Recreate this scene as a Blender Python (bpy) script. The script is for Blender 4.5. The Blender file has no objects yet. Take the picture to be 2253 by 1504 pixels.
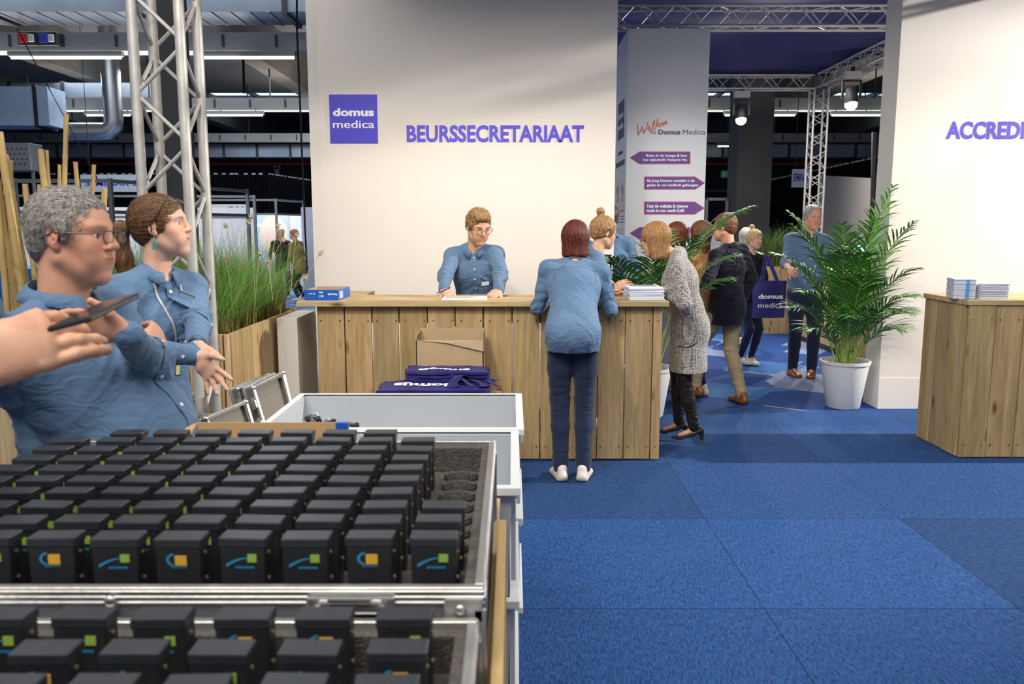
import bpy, math, random
import numpy as np
from mathutils import Vector, Matrix
from mathutils.bvhtree import BVHTree
random.seed(7); np.random.seed(7)
sc = bpy.context.scene
col = sc.collection
PI = math.pi
R = math.radians

# ------------------------------------------------------------------ camera
FOC, PITCH, CAMH = 1800.0, R(8.03), 1.62
cam_d = bpy.data.cameras.new('camera'); cam = bpy.data.objects.new('camera', cam_d); col.objects.link(cam)
cam.location = (0, 0, CAMH); cam.rotation_euler = (R(90) - PITCH, 0, 0)
cam_d.sensor_width = 36; cam_d.lens = FOC / 2253 * 36; cam_d.clip_start = .05; cam_d.clip_end = 200
cam_d.dof.use_dof = True; cam_d.dof.focus_distance = 5.6; cam_d.dof.aperture_fstop = 5.6
sc.camera = cam
sc.view_settings.view_transform = 'Standard'; sc.view_settings.look = 'None'
sc.view_settings.exposure = 0.0; sc.view_settings.gamma = 1.0
try: sc.view_settings.use_curve_mapping = False
except Exception: pass
_c, _s = math.cos(PITCH), math.sin(PITCH)
def ray(px, py):
    u = (px - 1126.5) / FOC; v = (752 - py) / FOC
    return Vector((u, _c + v * _s, -_s + v * _c))
def at(px, py, Y):
    r = ray(px, py); t = Y / r.y; return Vector((0, 0, CAMH)) + r * t
def onz(px, py, z):
    r = ray(px, py); t = (z - CAMH) / r.z; return Vector((0, 0, CAMH)) + r * t

# ------------------------------------------------------------------ world, hall lights and added ceiling fill
W = bpy.data.worlds.new('world'); sc.world = W; W.use_nodes = True
W.node_tree.nodes['Background'].inputs[0].default_value = (.86, .90, 1, 1)
W.node_tree.nodes['Background'].inputs[1].default_value = .34
def area(name, loc, size, power, color, sy=None, target=None):
    l = bpy.data.lights.new(name, 'AREA'); l.energy = power; l.color = color; l.size = size
    if sy: l.shape = 'RECTANGLE'; l.size_y = sy
    o = bpy.data.objects.new(name, l); o.location = loc; col.objects.link(o)
    if target: o.rotation_euler = (Vector(target) - Vector(loc)).to_track_quat('-Z', 'Y').to_euler()
    return o
def spot(name, loc, target, power, color, angle, blend=.6, r=.06):
    l = bpy.data.lights.new(name, 'SPOT'); l.energy = power; l.color = color
    l.spot_size = R(angle); l.spot_blend = blend; l.shadow_soft_size = r
    o = bpy.data.objects.new(name, l); o.location = loc; col.objects.link(o)
    o.rotation_euler = (Vector(target) - Vector(loc)).to_track_quat('-Z', 'Y').to_euler()
    return o
WARM = (1, .84, .66); NEU = (1, .95, .88); COOL = (.86, .93, 1)
area('hall_light_near', (-1.5, -.5, 6.0), 5, 420, NEU, 3, (-.6, 3, 1))
area('hall_light_right', (3.5, 2.5, 6.2), 4, 150, NEU, 3)
area('hall_light_left_far', (-7, 14, 6.0), 8, 500, COOL, 6)
area('hall_light_booths', (-8, 24, 5.4), 8, 700, COOL, 6)
area('lounge_light', (3.2, 11, 3.6), 2.5, 140, NEU, 3)
for i_, (x_, y_) in enumerate(((-9, 15), (-8, 22), (-3, 28), (8, 22))): a_ = area('ceiling_fill', (x_, y_, 4.4), 9, 170, NEU, 2); a_.rotation_euler = (PI, 0, 0)  # upward lamps added to brighten the ceiling and beams; no such fixtures
spot('wall_spot_center', (-.3, 4.5, 4.2), (-.15, 7.2, 2.3), 330, WARM, 82, 1)
spot('wall_spot_right', (4.9, 4.5, 4.2), (5.0, 7.2, 2.3), 370, WARM, 88, 1)
spot('cross_spot', (8.6, 5.9, 4.6), (1.0, 6.0, .4), 3800, NEU, 50, .5, .05)
spot('counter_spot', (-1.2, 2.2, 4.6), (0.0, 5.7, .6), 330, NEU, 70, .8, .12)
spot('pillar_spot', (2.5, 5.3, 3.7), (1.5, 8.3, 1.5), 190, NEU, 42, .9)

# ------------------------------------------------------------------ naming helpers
def tag(o, label=None, cat=None, group=None, kind=None):
    if label: o['label'] = label
    if cat: o['category'] = cat
    if group: o['group'] = group
    if kind: o['kind'] = kind
    return o
def empty(name, loc=(0, 0, 0), rz=0, label=None, cat=None, group=None):
    o = bpy.data.objects.new(name, None); o.empty_display_size = .1
    o.location = loc; o.rotation_euler = (0, 0, rz); col.objects.link(o)
    return tag(o, label, cat, group)
def copy_tree(o, parent=None):
    c = o.copy(); col.objects.link(c); c.parent = parent
    for ch in list(o.children): copy_tree(ch, c)
    return c

# ------------------------------------------------------------------ materials
def newmat(name):
    m = bpy.data.materials.new(name); m.use_nodes = True
    nt = m.node_tree; return m, nt, nt.nodes['Principled BSDF']
def N(nt, t, **kw):
    n = nt.nodes.new(t)
    for k, v in kw.items():
        if hasattr(n, k): setattr(n, k, v)
        else: n.inputs[k].default_value = v
    return n
def c4(c): return (c[0], c[1], c[2], 1)
def coords(nt, scale=(1, 1, 1), kind='Object', rot=(0, 0, 0)):
    tc = N(nt, 'ShaderNodeTexCoord'); mp = N(nt, 'ShaderNodeMapping')
    mp.inputs['Scale'].default_value = scale; mp.inputs['Rotation'].default_value = rot
    nt.links.new(tc.outputs[kind], mp.inputs[0]); return mp.outputs[0]
def mat(name, c, rough=.5, metal=0, var=0, vs=8, bump=0, bs=60, scale=(1, 1, 1), tint=False, spec=.5, emit=0, alpha=1, sheen=0, c2=None, sss=0):
    m, nt, b = newmat(name)
    b.inputs['Roughness'].default_value = rough; b.inputs['Metallic'].default_value = metal
    b.inputs['Specular IOR Level'].default_value = spec
    b.inputs['Base Color'].default_value = c4(c)
    if sheen: b.inputs['Sheen Weight'].default_value = sheen
    if sss:
        b.inputs['Subsurface Weight'].default_value = sss; b.inputs['Subsurface Radius'].default_value = (.012, .005, .003)
        b.inputs['Subsurface Scale'].default_value = 1
    out = None
    if var or c2:
        vec = coords(nt, scale)
        n = N(nt, 'ShaderNodeTexNoise', Scale=vs, Detail=4); nt.links.new(vec, n.inputs['Vector'])
        r = N(nt, 'ShaderNodeValToRGB'); nt.links.new(n.outputs['Fac'], r.inputs[0])
        r.color_ramp.elements[0].position = .3; r.color_ramp.elements[1].position = .7
        ca = c2 if c2 else tuple(x * (1 - var) for x in c); cb = c if c2 else tuple(min(1, x * (1 + var)) for x in c)
        r.color_ramp.elements[0].color = c4(ca); r.color_ramp.elements[1].color = c4(cb); out = r.outputs[0]
    if tint:
        a = N(nt, 'ShaderNodeVertexColor'); a.layer_name = 'tint'
        mx = N(nt, 'ShaderNodeMix', data_type='RGBA', blend_type='MULTIPLY'); mx.inputs[0].default_value = 1
        if out: nt.links.new(out, mx.inputs[6])
        else: mx.inputs[6].default_value = c4(c)
        nt.links.new(a.outputs[0], mx.inputs[7]); out = mx.outputs[2]
    if out: nt.links.new(out, b.inputs['Base Color'])
    if bump:
        vec = coords(nt, scale)
        n = N(nt, 'ShaderNodeTexNoise', Scale=bs, Detail=3); nt.links.new(vec, n.inputs['Vector'])
        bp = N(nt, 'ShaderNodeBump', Strength=bump, Distance=.01); nt.links.new(n.outputs['Fac'], bp.inputs['Height'])
        nt.links.new(bp.outputs[0], b.inputs['Normal'])
    if emit:
        b.inputs['Emission Color'].default_value = c4(c); b.inputs['Emission Strength'].default_value = emit
    if alpha < 1: b.inputs['Alpha'].default_value = alpha
    return m
def wood_mat(name, c1, c2, along='z', knots=True, sc_=1.0):
    m, nt, b = newmat(name); b.inputs['Roughness'].default_value = .75; b.inputs['Specular IOR Level'].default_value = .25
    s = {'z': (9, 9, .7), 'x': (.7, 9, 9), 'y': (9, .7, 9)}[along]
    a = N(nt, 'ShaderNodeVertexColor'); a.layer_name = 'tint'
    tc = N(nt, 'ShaderNodeTexCoord')
    ad = N(nt, 'ShaderNodeVectorMath', operation='MULTIPLY_ADD'); nt.links.new(a.outputs[0], ad.inputs[0]); ad.inputs[1].default_value = (37, 53, 71)
    nt.links.new(tc.outputs['Object'], ad.inputs[2])
    mp = N(nt, 'ShaderNodeMapping'); mp.inputs['Scale'].default_value = [x * sc_ for x in s]; nt.links.new(ad.outputs[0], mp.inputs[0])
    n1 = N(nt, 'ShaderNodeTexNoise', Scale=1.2, Detail=5, Distortion=.6); nt.links.new(mp.outputs[0], n1.inputs['Vector'])
    w = N(nt, 'ShaderNodeTexNoise', Scale=7, Detail=3, Distortion=.3); nt.links.new(mp.outputs[0], w.inputs['Vector'])
    r1 = N(nt, 'ShaderNodeValToRGB'); nt.links.new(n1.outputs['Fac'], r1.inputs[0])
    r1.color_ramp.elements[0].position = .3; r1.color_ramp.elements[1].position = .68
    r1.color_ramp.elements[0].color = c4(c2); r1.color_ramp.elements[1].color = c4(c1)
    mx = N(nt, 'ShaderNodeMix', data_type='RGBA', blend_type='MULTIPLY'); mx.inputs[0].default_value = 1
    mr = N(nt, 'ShaderNodeMapRange'); nt.links.new(w.outputs['Fac'], mr.inputs[0]); mr.inputs[1].default_value = .3; mr.inputs[2].default_value = .7; mr.inputs[3].default_value = .78; mr.inputs[4].default_value = 1.1
    nt.links.new(r1.outputs[0], mx.inputs[6]); nt.links.new(mr.outputs[0], mx.inputs[7])
    o = mx.outputs[2]
    if knots:
        mp2 = N(nt, 'ShaderNodeMapping'); mp2.inputs['Scale'].default_value = {'z': (7, 7, 2.6), 'x': (2.6, 7, 7), 'y': (7, 2.6, 7)}[along]
        nt.links.new(ad.outputs[0], mp2.inputs[0])
        v = N(nt, 'ShaderNodeTexVoronoi', Scale=1.0); nt.links.new(mp2.outputs[0], v.inputs['Vector'])
        r2 = N(nt, 'ShaderNodeValToRGB'); nt.links.new(v.outputs['Distance'], r2.inputs[0])
        r2.color_ramp.elements[0].position = .05; r2.color_ramp.elements[1].position = .17
        r2.color_ramp.elements[0].color = (.25, .12, .05, 1); r2.color_ramp.elements[1].color = (1, 1, 1, 1)
        m3 = N(nt, 'ShaderNodeMix', data_type='RGBA', blend_type='MULTIPLY'); m3.inputs[0].default_value = .85
        nt.links.new(o, m3.inputs[6]); nt.links.new(r2.outputs[0], m3.inputs[7]); o = m3.outputs[2]
    m4 = N(nt, 'ShaderNodeMix', data_type='RGBA', blend_type='MULTIPLY'); m4.inputs[0].default_value = 1
    nt.links.new(o, m4.inputs[6]); nt.links.new(a.outputs[0], m4.inputs[7])
    nt.links.new(m4.outputs[2], b.inputs['Base Color'])
    bp = N(nt, 'ShaderNodeBump', Strength=.35, Distance=.004); nt.links.new(n1.outputs['Fac'], bp.inputs['Height']); nt.links.new(bp.outputs[0], b.inputs['Normal'])
    return m

M = {}
M['wall'] = mat('painted_panel', (.76, .71, .655), .7, var=.02, vs=1.2)
M['plinth'] = mat('painted_plinth', (.72, .68, .60), .6, var=.03)
M['pine'] = wood_mat('scaffold_pine', (.56, .41, .225), (.38, .255, .12))
M['pine_x'] = wood_mat('scaffold_pine_top', (.62, .46, .26), (.44, .31, .16), 'x')
M['pine_y'] = wood_mat('pine_board', (.62, .44, .20), (.50, .34, .15), 'y', False)
M['alu'] = mat('brushed_aluminium', (.52, .51, .49), .42, .85, var=.12, vs=14, bump=.1, bs=120)
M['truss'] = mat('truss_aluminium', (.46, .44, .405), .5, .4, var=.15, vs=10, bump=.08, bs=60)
M['truss_far_lit'] = mat('truss_aluminium_far_lit', (.62, .61, .60), .4, .3)  # colour raised in place of warm light falling on the canopy trusses
M['black'] = mat('black_plastic', (.020, .021, .025), .42, var=.15, vs=30, bump=.05, bs=300)
M['blackcap'] = mat('black_cap', (.028, .030, .036), .38, bump=.06, bs=400)
M['greypl'] = mat('grey_crate_plastic', (.46, .49, .52), .45, var=.03, vs=3, bump=.02, bs=200)
M['rim'] = mat('crate_rim', (.66, .67, .68), .45)
M['foam'] = mat('charcoal_foam', (.10, .09, .08), .95, var=.3, vs=90, bump=.8, bs=220)
M['card'] = mat('cardboard', (.56, .36, .17), .85, var=.05, vs=6, bump=.05, bs=90)
M['card2'] = mat('pale_cardboard', (.48, .34, .20), .85, var=.05, vs=6)
M['white'] = mat('white_plastic', (.74, .72, .69), .45)
M['paper'] = mat('paper', (.80, .80, .82), .7)
M['steel'] = mat('steel', (.55, .55, .54), .3, .9)
M['blueink'] = mat('blue_lettering', (.085, .065, .62), .5)
M['logo_blue'] = mat('logo_blue', (.055, .045, .55), .45)
M['whiteink'] = mat('white_lettering', (.85, .85, .88), .6)
M['darkwall'] = mat('dark_hall_wall', (.010, .012, .022), .8, var=.2, vs=.4)
M['conc'] = mat('dark_concrete', (.055, .058, .062), .85, var=.15, vs=2)
M['ceilm'] = mat('hall_ceiling', (.20, .195, .18), .85, var=.12, vs=.6)
M['galv'] = mat('galvanised_duct', (.22, .26, .32), .35, .6, var=.15, vs=1.5)
M['tray'] = mat('cable_tray', (.20, .215, .22), .4, .6)
M['tube'] = mat('fluorescent', (1, .97, .85), .4, emit=3.2)
M['sky'] = mat('skylight', (.62, .80, 1), .4, emit=1.5)
M['fabric'] = mat('navy_ceiling_fabric', (.034, .038, .17), .8, var=.22, vs=2.2, bump=.6, bs=3)
M['curtain'] = mat('black_curtain', (.003, .003, .005), .95, spec=.05)
M['red'] = mat('red_paint', (.45, .03, .03), .5)
M['pot'] = mat('white_planter', (.70, .69, .66), .5, var=.03)
M['soil'] = mat('soil', (.03, .02, .012), .95, bump=1, bs=60, var=.4, vs=60)
M['bagblue'] = mat('navy_bag', (.022, .018, .14), .45, bump=.4, bs=16, var=.2)
M['lampw'] = mat('lamp_glow', (1, .88, .68), .4, emit=30)
M['darkmetal'] = mat('dark_metal', (.03, .03, .035), .45, .4)
M['purple'] = mat('purple_arrow', (.16, .065, .30), .6)
M['pink'] = mat('coral_edge', (.80, .22, .20), .6)
M['greyink'] = mat('grey_lettering', (.13, .13, .17), .6)
M['wire'] = mat('matte_black_wire', (.012, .012, .012), 1, spec=0)
M['screen'] = mat('lit_screen', (.35, .65, 1), .3, emit=1.6)

# ------------------------------------------------------------------ mesh builder
class MB:
    def __init__(s): s.v = []; s.f = []; s.t = []; s.T = None; s.tint = (1, 1, 1); s.mi = []; s.m = 0
    def add(s, vs, fs):
        n = len(s.v)
        for p in vs:
            p = Vector(p); s.v.append(s.T @ p if s.T is not None else p); s.t.append(s.tint)
        for f in fs: s.f.append([i + n for i in f]); s.mi.append(s.m)
        return s
    def box(s, x0, x1, y0, y1, z0, z1):
        vs = [(x, y, z) for x in (x0, x1) for y in (y0, y1) for z in (z0, z1)]
        return s.add(vs, [(0, 1, 3, 2), (4, 6, 7, 5), (0, 4, 5, 1), (2, 3, 7, 6), (0, 2, 6, 4), (1, 5, 7, 3)])
    def bar(s, a, b, w, h=None, up=(0, 0, 1)):
        a, b = Vector(a), Vector(b); h = h or w; d = (b - a).normalized(); up = Vector(up)
        if abs(d.dot(up)) > .99: up = Vector((1, 0, 0))
        x = d.cross(up).normalized(); y = x.cross(d)
        vs = [p + x * w / 2 * i + y * h / 2 * j for p in (a, b) for i, j in ((-1, -1), (1, -1), (1, 1), (-1, 1))]
        return s.add(vs, [(0, 1, 2, 3)[::-1], (4, 5, 6, 7), (0, 1, 5, 4), (1, 2, 6, 5), (2, 3, 7, 6), (3, 0, 4, 7)])
    def tube(s, pts, r, n=10, cap=True, closed=False):
        pts = [Vector(p) for p in pts]; rs = r if isinstance(r, (list, tuple)) else [r] * len(pts)
        vs = []; px = None; L = len(pts)
        for i, p in enumerate(pts):
            if closed: d = (pts[(i + 1) % L] - pts[i - 1])
            else: d = (pts[min(i + 1, L - 1)] - pts[max(i - 1, 0)])
            d = d.normalized() if d.length > 1e-9 else Vector((0, 0, 1))
            if px is None:
                u = Vector((0, 0, 1)) if abs(d.z) < .9 else Vector((1, 0, 0)); px = d.cross(u).normalized()
            else: px = (px - d * px.dot(d)).normalized()
            py = d.cross(px)
            for k in range(n):
                a = 2 * PI * k / n; vs.append(p + (px * math.cos(a) + py * math.sin(a)) * rs[i])
        fs = []
        for i in range(L if closed else L - 1):
            j = (i + 1) % L
            for k in range(n): fs.append((i * n + k, i * n + (k + 1) % n, j * n + (k + 1) % n, j * n + k))
        if cap and not closed: fs.append(tuple(range(n))[::-1]); fs.append(tuple((L - 1) * n + k for k in range(n)))
        return s.add(vs, fs)
    def lathe(s, prof, c=(0, 0, 0), n=32):
        vs = [(c[0] + r * math.cos(2 * PI * k / n), c[1] + r * math.sin(2 * PI * k / n), c[2] + z) for r, z in prof for k in range(n)]
        fs = [(i * n + k, i * n + (k + 1) % n, (i + 1) * n + (k + 1) % n, (i + 1) * n + k) for i in range(len(prof) - 1) for k in range(n)]
        if prof[0][0] > 1e-6: fs.append(tuple(range(n))[::-1])
        if prof[-1][0] > 1e-6: fs.append(tuple((len(prof) - 1) * n + k for k in range(n)))
        return s.add(vs, fs)
    def prism(s, poly, o, ax, ay, az, depth):
        """poly in (ax, ay) plane at o, extruded along az"""
        o, ax, ay, az = Vector(o), Vector(ax), Vector(ay), Vector(az); n = len(poly)
        vs = [o + ax * p[0] + ay * p[1] for p in poly] + [o + ax * p[0] + ay * p[1] + az * depth for p in poly]
        fs = [tuple(range(n)), tuple(range(n, 2 * n))[::-1]] + [(i, i + n, (i + 1) % n + n, (i + 1) % n) for i in range(n)]
        return s.add(vs, fs)
    def sphere(s, c, r, n=12, sc_=(1, 1, 1)):
        prof = [(max(1e-5, math.sin(PI * i / n)) * r, -math.cos(PI * i / n) * r) for i in range(n + 1)]
        vs = [(c[0] + q * math.cos(2 * PI * k / n) * sc_[0], c[1] + q * math.sin(2 * PI * k / n) * sc_[1], c[2] + z * sc_[2]) for q, z in prof for k in range(n)]
        fs = [(i * n + k, i * n + (k + 1) % n, (i + 1) * n + (k + 1) % n, (i + 1) * n + k) for i in range(n) for k in range(n)]
        return s.add(vs, fs)
    def build(s, name, m, parent=None, smooth=False, bevel=0, loc=None, fix=True, segs=2):
        me = bpy.data.meshes.new(name); me.from_pydata([tuple(p) for p in s.v], [], s.f)
        ca = me.color_attributes.new('tint', 'FLOAT_COLOR', 'POINT')
        buf = np.ones((len(s.v), 4), np.float32)
        if s.t: buf[:, :3] = np.array(s.t, np.float32)
        ca.data.foreach_set('color', buf.ravel())
        ms = m if isinstance(m, (list, tuple)) else [m]
        for q in ms: me.materials.append(q)
        if len(ms) > 1: me.polygons.foreach_set('material_index', s.mi)
        if fix:
            import bmesh
            bm = bmesh.new(); bm.from_mesh(me); bmesh.ops.recalc_face_normals(bm, faces=bm.faces); bm.to_mesh(me); bm.free()
        if smooth:
            me.shade_smooth()
            try: me.set_sharp_from_angle(angle=R(40))
            except Exception: pass
        o = bpy.data.objects.new(name, me); col.objects.link(o)
        if parent is not None: o.parent = parent
        if loc is not None: o.location = loc
        if bevel:
            b = o.modifiers.new('bevel', 'BEVEL'); b.width = bevel; b.segments = segs; b.limit_method = 'ANGLE'
        return o
def boxo(name, m, b, parent=None, bevel=0):
    q = MB(); q.box(*b); return q.build(name, m, parent, bevel=bevel)

def text_mesh(txt, size, sx=1.0, bold=0.0, shear=0.0, align='LEFT', depth=.0015, spacing=1.0, lh=1.0):
    cu = bpy.data.curves.new('t', 'FONT'); cu.body = txt; cu.size = size; cu.offset = bold; cu.shear = shear
    cu.align_x = align; cu.extrude = depth; cu.space_character = spacing; cu.space_line = lh; cu.resolution_u = 3
    o = bpy.data.objects.new('t', cu); col.objects.link(o); bpy.context.view_layer.update()
    me = bpy.data.meshes.new_from_object(o.evaluated_get(bpy.context.evaluated_depsgraph_get()))
    bpy.data.objects.remove(o); bpy.data.curves.remove(cu)
    for v in me.vertices: v.co.x *= sx
    return me
def lettering(txt, m, loc, ax, ay, size=None, width=None, parent=None, name='lettering', height=None, **kw):
    """text whose x axis is ax and y axis is ay; width and height rescale it exactly; loc = left bottom"""
    me = text_mesh(txt, size or .1, **kw)
    xs = [v.co.x for v in me.vertices]; ys = [v.co.y for v in me.vertices]
    if not xs: return None
    x0, x1, y0, y1 = min(xs), max(xs), min(ys), max(ys)
    kx = width / (x1 - x0) if width else 1; ky = height / (y1 - y0) if height else (kx if width and not size else 1)
    ax, ay = Vector(ax).normalized(), Vector(ay).normalized(); az = ax.cross(ay)
    for v in me.vertices:
        v.co = Vector(loc) + ax * (v.co.x - x0) * kx + ay * (v.co.y - y0) * ky + az * (v.co.z + .0015)
    me.materials.clear(); me.materials.append(m)
    o = bpy.data.objects.new(name, me); col.objects.link(o)
    if parent is not None: o.parent = parent
    return o
def struct(name, m, b, bevel=0, parent=None):
    o = boxo(name, m, b, parent, bevel)
    if parent is None: o['kind'] = 'structure'
    return o
# ------------------------------------------------------------------ floor: blue carpet tiles
def carpet():
    m, nt, b = newmat('blue_carpet_tiles'); b.inputs['Roughness'].default_value = .92; b.inputs['Specular IOR Level'].default_value = .15
    b.inputs['Sheen Weight'].default_value = .03
    L = nt.links.new
    tc = N(nt, 'ShaderNodeTexCoord'); mp = N(nt, 'ShaderNodeMapping'); mp.inputs['Scale'].default_value = (1 / 1.09, 1 / 1.09, 1)
    mp.inputs['Location'].default_value = (0.01, -3.31 / 1.09, 0); L(tc.outputs['Object'], mp.inputs[0])
    fl = N(nt, 'ShaderNodeVectorMath', operation='FLOOR'); L(mp.outputs[0], fl.inputs[0])
    fr = N(nt, 'ShaderNodeVectorMath', operation='FRACTION'); L(mp.outputs[0], fr.inputs[0])
    wn = N(nt, 'ShaderNodeTexWhiteNoise'); wn.noise_dimensions = '2D'; L(fl.outputs[0], wn.inputs['Vector'])
    # pile direction alternates per tile
    mxy = []
    for s in ((60, 380, 1), (380, 60, 1)):
        q = N(nt, 'ShaderNodeMapping'); q.inputs['Scale'].default_value = s; L(tc.outputs['Object'], q.inputs[0])
        n = N(nt, 'ShaderNodeTexNoise', Scale=.55, Detail=2, Distortion=.8); L(q.outputs[0], n.inputs['Vector']); mxy.append(n)
    gt = N(nt, 'ShaderNodeMath', operation='GREATER_THAN'); L(wn.outputs['Value'], gt.inputs[0]); gt.inputs[1].default_value = .45
    mx = N(nt, 'ShaderNodeMix', data_type='FLOAT'); L(gt.outputs[0], mx.inputs[0]); L(mxy[0].outputs['Fac'], mx.inputs[2]); L(mxy[1].outputs['Fac'], mx.inputs[3])
    r = N(nt, 'ShaderNodeValToRGB'); L(mx.outputs[0], r.inputs[0])
    r.color_ramp.elements[0].position = .32; r.color_ramp.elements[1].position = .70
    r.color_ramp.elements[0].color = (.003, .015, .072, 1); r.color_ramp.elements[1].color = (.018, .085, .255, 1)
    hs = N(nt, 'ShaderNodeHueSaturation'); L(r.outputs[0], hs.inputs['Color'])
    mr = N(nt, 'ShaderNodeMapRange'); L(wn.outputs['Value'], mr.inputs[0]); mr.inputs[3].default_value = .82; mr.inputs[4].default_value = 1.28; L(mr.outputs[0], hs.inputs['Value'])
    # lounge area further back: mosaic pattern that also paints in the floor shadows
    sp = N(nt, 'ShaderNodeSeparateXYZ'); L(tc.outputs['Object'], sp.inputs[0])
    far = N(nt, 'ShaderNodeMath', operation='GREATER_THAN'); L(sp.outputs[1], far.inputs[0]); far.inputs[1].default_value = 7.12
    mp2 = N(nt, 'ShaderNodeMapping'); mp2.inputs['Scale'].default_value = (1.3, 1.3, 1); mp2.inputs['Rotation'].default_value = (0, 0, .6); L(tc.outputs['Object'], mp2.inputs[0])
    vo = N(nt, 'ShaderNodeTexVoronoi', Scale=1.0); vo.distance = 'CHEBYCHEV'; vo.inputs['Randomness'].default_value = .6; L(mp2.outputs[0], vo.inputs['Vector'])
    r2 = N(nt, 'ShaderNodeValToRGB'); r2.color_ramp.interpolation = 'CONSTANT'; L(vo.outputs['Color'], r2.inputs[0])
    r2.color_ramp.elements[0].color = (.008, .04, .17, 1); e = r2.color_ramp.elements[1]; e.position = .4; e.color = (.028, .11, .30, 1)
    e = r2.color_ramp.elements.new(.62); e.color = (.15, .19, .30, 1)
    m2 = N(nt, 'ShaderNodeMix', data_type='RGBA'); L(far.outputs[0], m2.inputs[0]); L(hs.outputs[0], m2.inputs[6]); L(r2.outputs[0], m2.inputs[7])
    # seams
    sf = N(nt, 'ShaderNodeSeparateXYZ'); L(fr.outputs[0], sf.inputs[0])
    lo = N(nt, 'ShaderNodeMath', operation='MINIMUM'); L(sf.outputs[0], lo.inputs[0]); L(sf.outputs[1], lo.inputs[1])
    lt = N(nt, 'ShaderNodeMath', operation='LESS_THAN'); L(lo.outputs[0], lt.inputs[0]); lt.inputs[1].default_value = .004
    m3 = N(nt, 'ShaderNodeMix', data_type='RGBA'); L(lt.outputs[0], m3.inputs[0]); L(m2.outputs[2], m3.inputs[6]); m3.inputs[7].default_value = (.002, .01, .05, 1)
    L(m3.outputs[2], b.inputs['Base Color'])
    bp = N(nt, 'ShaderNodeBump', Strength=.35, Distance=.004); L(mx.outputs[0], bp.inputs['Height']); L(bp.outputs[0], b.inputs['Normal'])
    return m
struct('floor', carpet(), (-24, 24, -4, 41, -.05, 0))

# ------------------------------------------------------------------ hall shell
def ceiling_mat():
    m = M['ceilm']; return m
struct('ceiling', M['ceilm'], (-24, 24, 10, 31.2, 6.5, 6.8))
struct('trim_1', M['conc'], (-24, 24, 33.4, 41, 6.5, 6.8))
sk = MB(); sk.box(-24, 24, 31.2, 33.4, 6.75, 6.8); o = sk.build('window_1', M['sky']); o['kind'] = 'structure'
fr = MB()
for i in range(-12, 13): fr.box(i * 2 - .04, i * 2 + .04, 31.2, 33.4, 6.6, 6.75)
fr.build('window_frame', M['conc'], o)
struct('wall_back', M['darkwall'], (-24, 24, 40, 40.3, 0, 9))
struct('wall_left', M['darkwall'], (-24.3, -24, 5, 40.3, 0, 9))
struct('wall_right', M['darkwall'], (24, 24.3, 5, 40.3, 0, 9))

beam_xs = [-22.2, -16.9, -11.6, -6.3, -1.0, 4.3, 9.6, 14.9]
beam_words = ['leftmost by the bamboo side of the hall', 'second from the left above the silver ducts', 'running above the bamboo poles', 'just left of the white logo wall', 'hidden mostly by the white logo wall', 'above the seminar curtain on the right', 'near the right hand spotlight', 'far right above the palm']
for x, w in zip(beam_xs, beam_words):
    q = MB(); q.add([(x - .25, 12, 5.6), (x + .25, 12, 5.6), (x + .45, 12, 6.5), (x - .45, 12, 6.5), (x - .25, 40, 5.6), (x + .25, 40, 5.6), (x + .45, 40, 6.5), (x - .45, 40, 6.5)],
                    [(0, 1, 2, 3), (7, 6, 5, 4), (0, 4, 5, 1), (1, 5, 6, 2), (2, 6, 7, 3), (3, 7, 4, 0)])
    o = q.build('concrete_beam', mat('beam_concrete', (.17, .15, .125), .85, var=.2, vs=1.5)); o['kind'] = 'structure'
    o.name = 'trim_%d' % (2 + beam_xs.index(x))

# dark concrete columns
def column(px, w, Y, label, d=.6):
    x = at(px, 300, Y).x
    q = MB(); q.box(x - w / 2, x + w / 2, Y, Y + d, 0, 6.5); q.box(x - w / 2 - .03, x + w / 2 + .03, Y - .03, Y + d + .03, 0, .12)
    return tag(q.build('concrete_column', M['conc'], bevel=.02), label, 'column')
column(372, .30, 9.5, 'dark grey concrete column standing behind the tall aluminium truss tower', .36)
column(1664, .62, 15.0, 'dark grey concrete column behind the navy canopy and its left spotlight', .7)

# cable trays with fluorescent strips across the hall
def tray_row(Y, z, px_lights, words):
    root = empty('cable_tray', (0, Y, z), 0, 'long grey cable tray with slotted side ' + words, 'cable tray', 'cable trays under the hall ceiling')
    q = MB(); q.box(-22, 22, -.02, 0, -.14, .14); q.box(-22, 22, -.02, .35, -.16, -.14); q.box(-22, 22, .33, .35, -.14, .14); q.build('tray_body', M['tray'], root)
    s = MB()
    for i in range(int(44 / .9)): x = -22 + i * .9; s.box(x, x + .05, -.03, -.018, -.10, .10)
    s.build('slots', M['darkmetal'], root)
    for i in range(-6, 7): h = MB(); h.tube([(i * 3.1, .15, -.14), (i * 3.1, .15, 6.51 - z)], .02, 6); h.build('hanger_rod', M['darkmetal'], root)
    for a, b_, w in px_lights:
        xa = at(a, 240, Y - .3).x; xb = at(b_, 240, Y - .3).x
        L = empty('strip_light', ((xa + xb) / 2, Y - .3, z - .33), 0, 'lit white fluorescent strip ' + w, 'light', 'fluorescent strips hanging in the hall')
        hl = (xb - xa) / 2
        boxo('housing', M['tray'], (-hl, hl, -.05, .05, .02, .10), L)
        t = MB(); t.tube([(-hl + .03, 0, 0), (hl - .03, 0, 0)], .022, 8); t.build('tube', M['tube'], L)
        for k in (-.6, .6): boxo('hanger', M['darkmetal'], (k * hl - .01, k * hl + .01, -.01, .33, .09, .11), L); boxo('hanger', M['darkmetal'], (k * hl - .01, k * hl + .01, .30, .32, .10, .22), L)
tray_row(14.4, 4.72, [(30, 278, 'under the nearest tray left of the truss tower'), (440, 655, 'under the nearest tray between truss tower and logo wall')], 'nearest the camera, carrying red and blue sockets')
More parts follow.
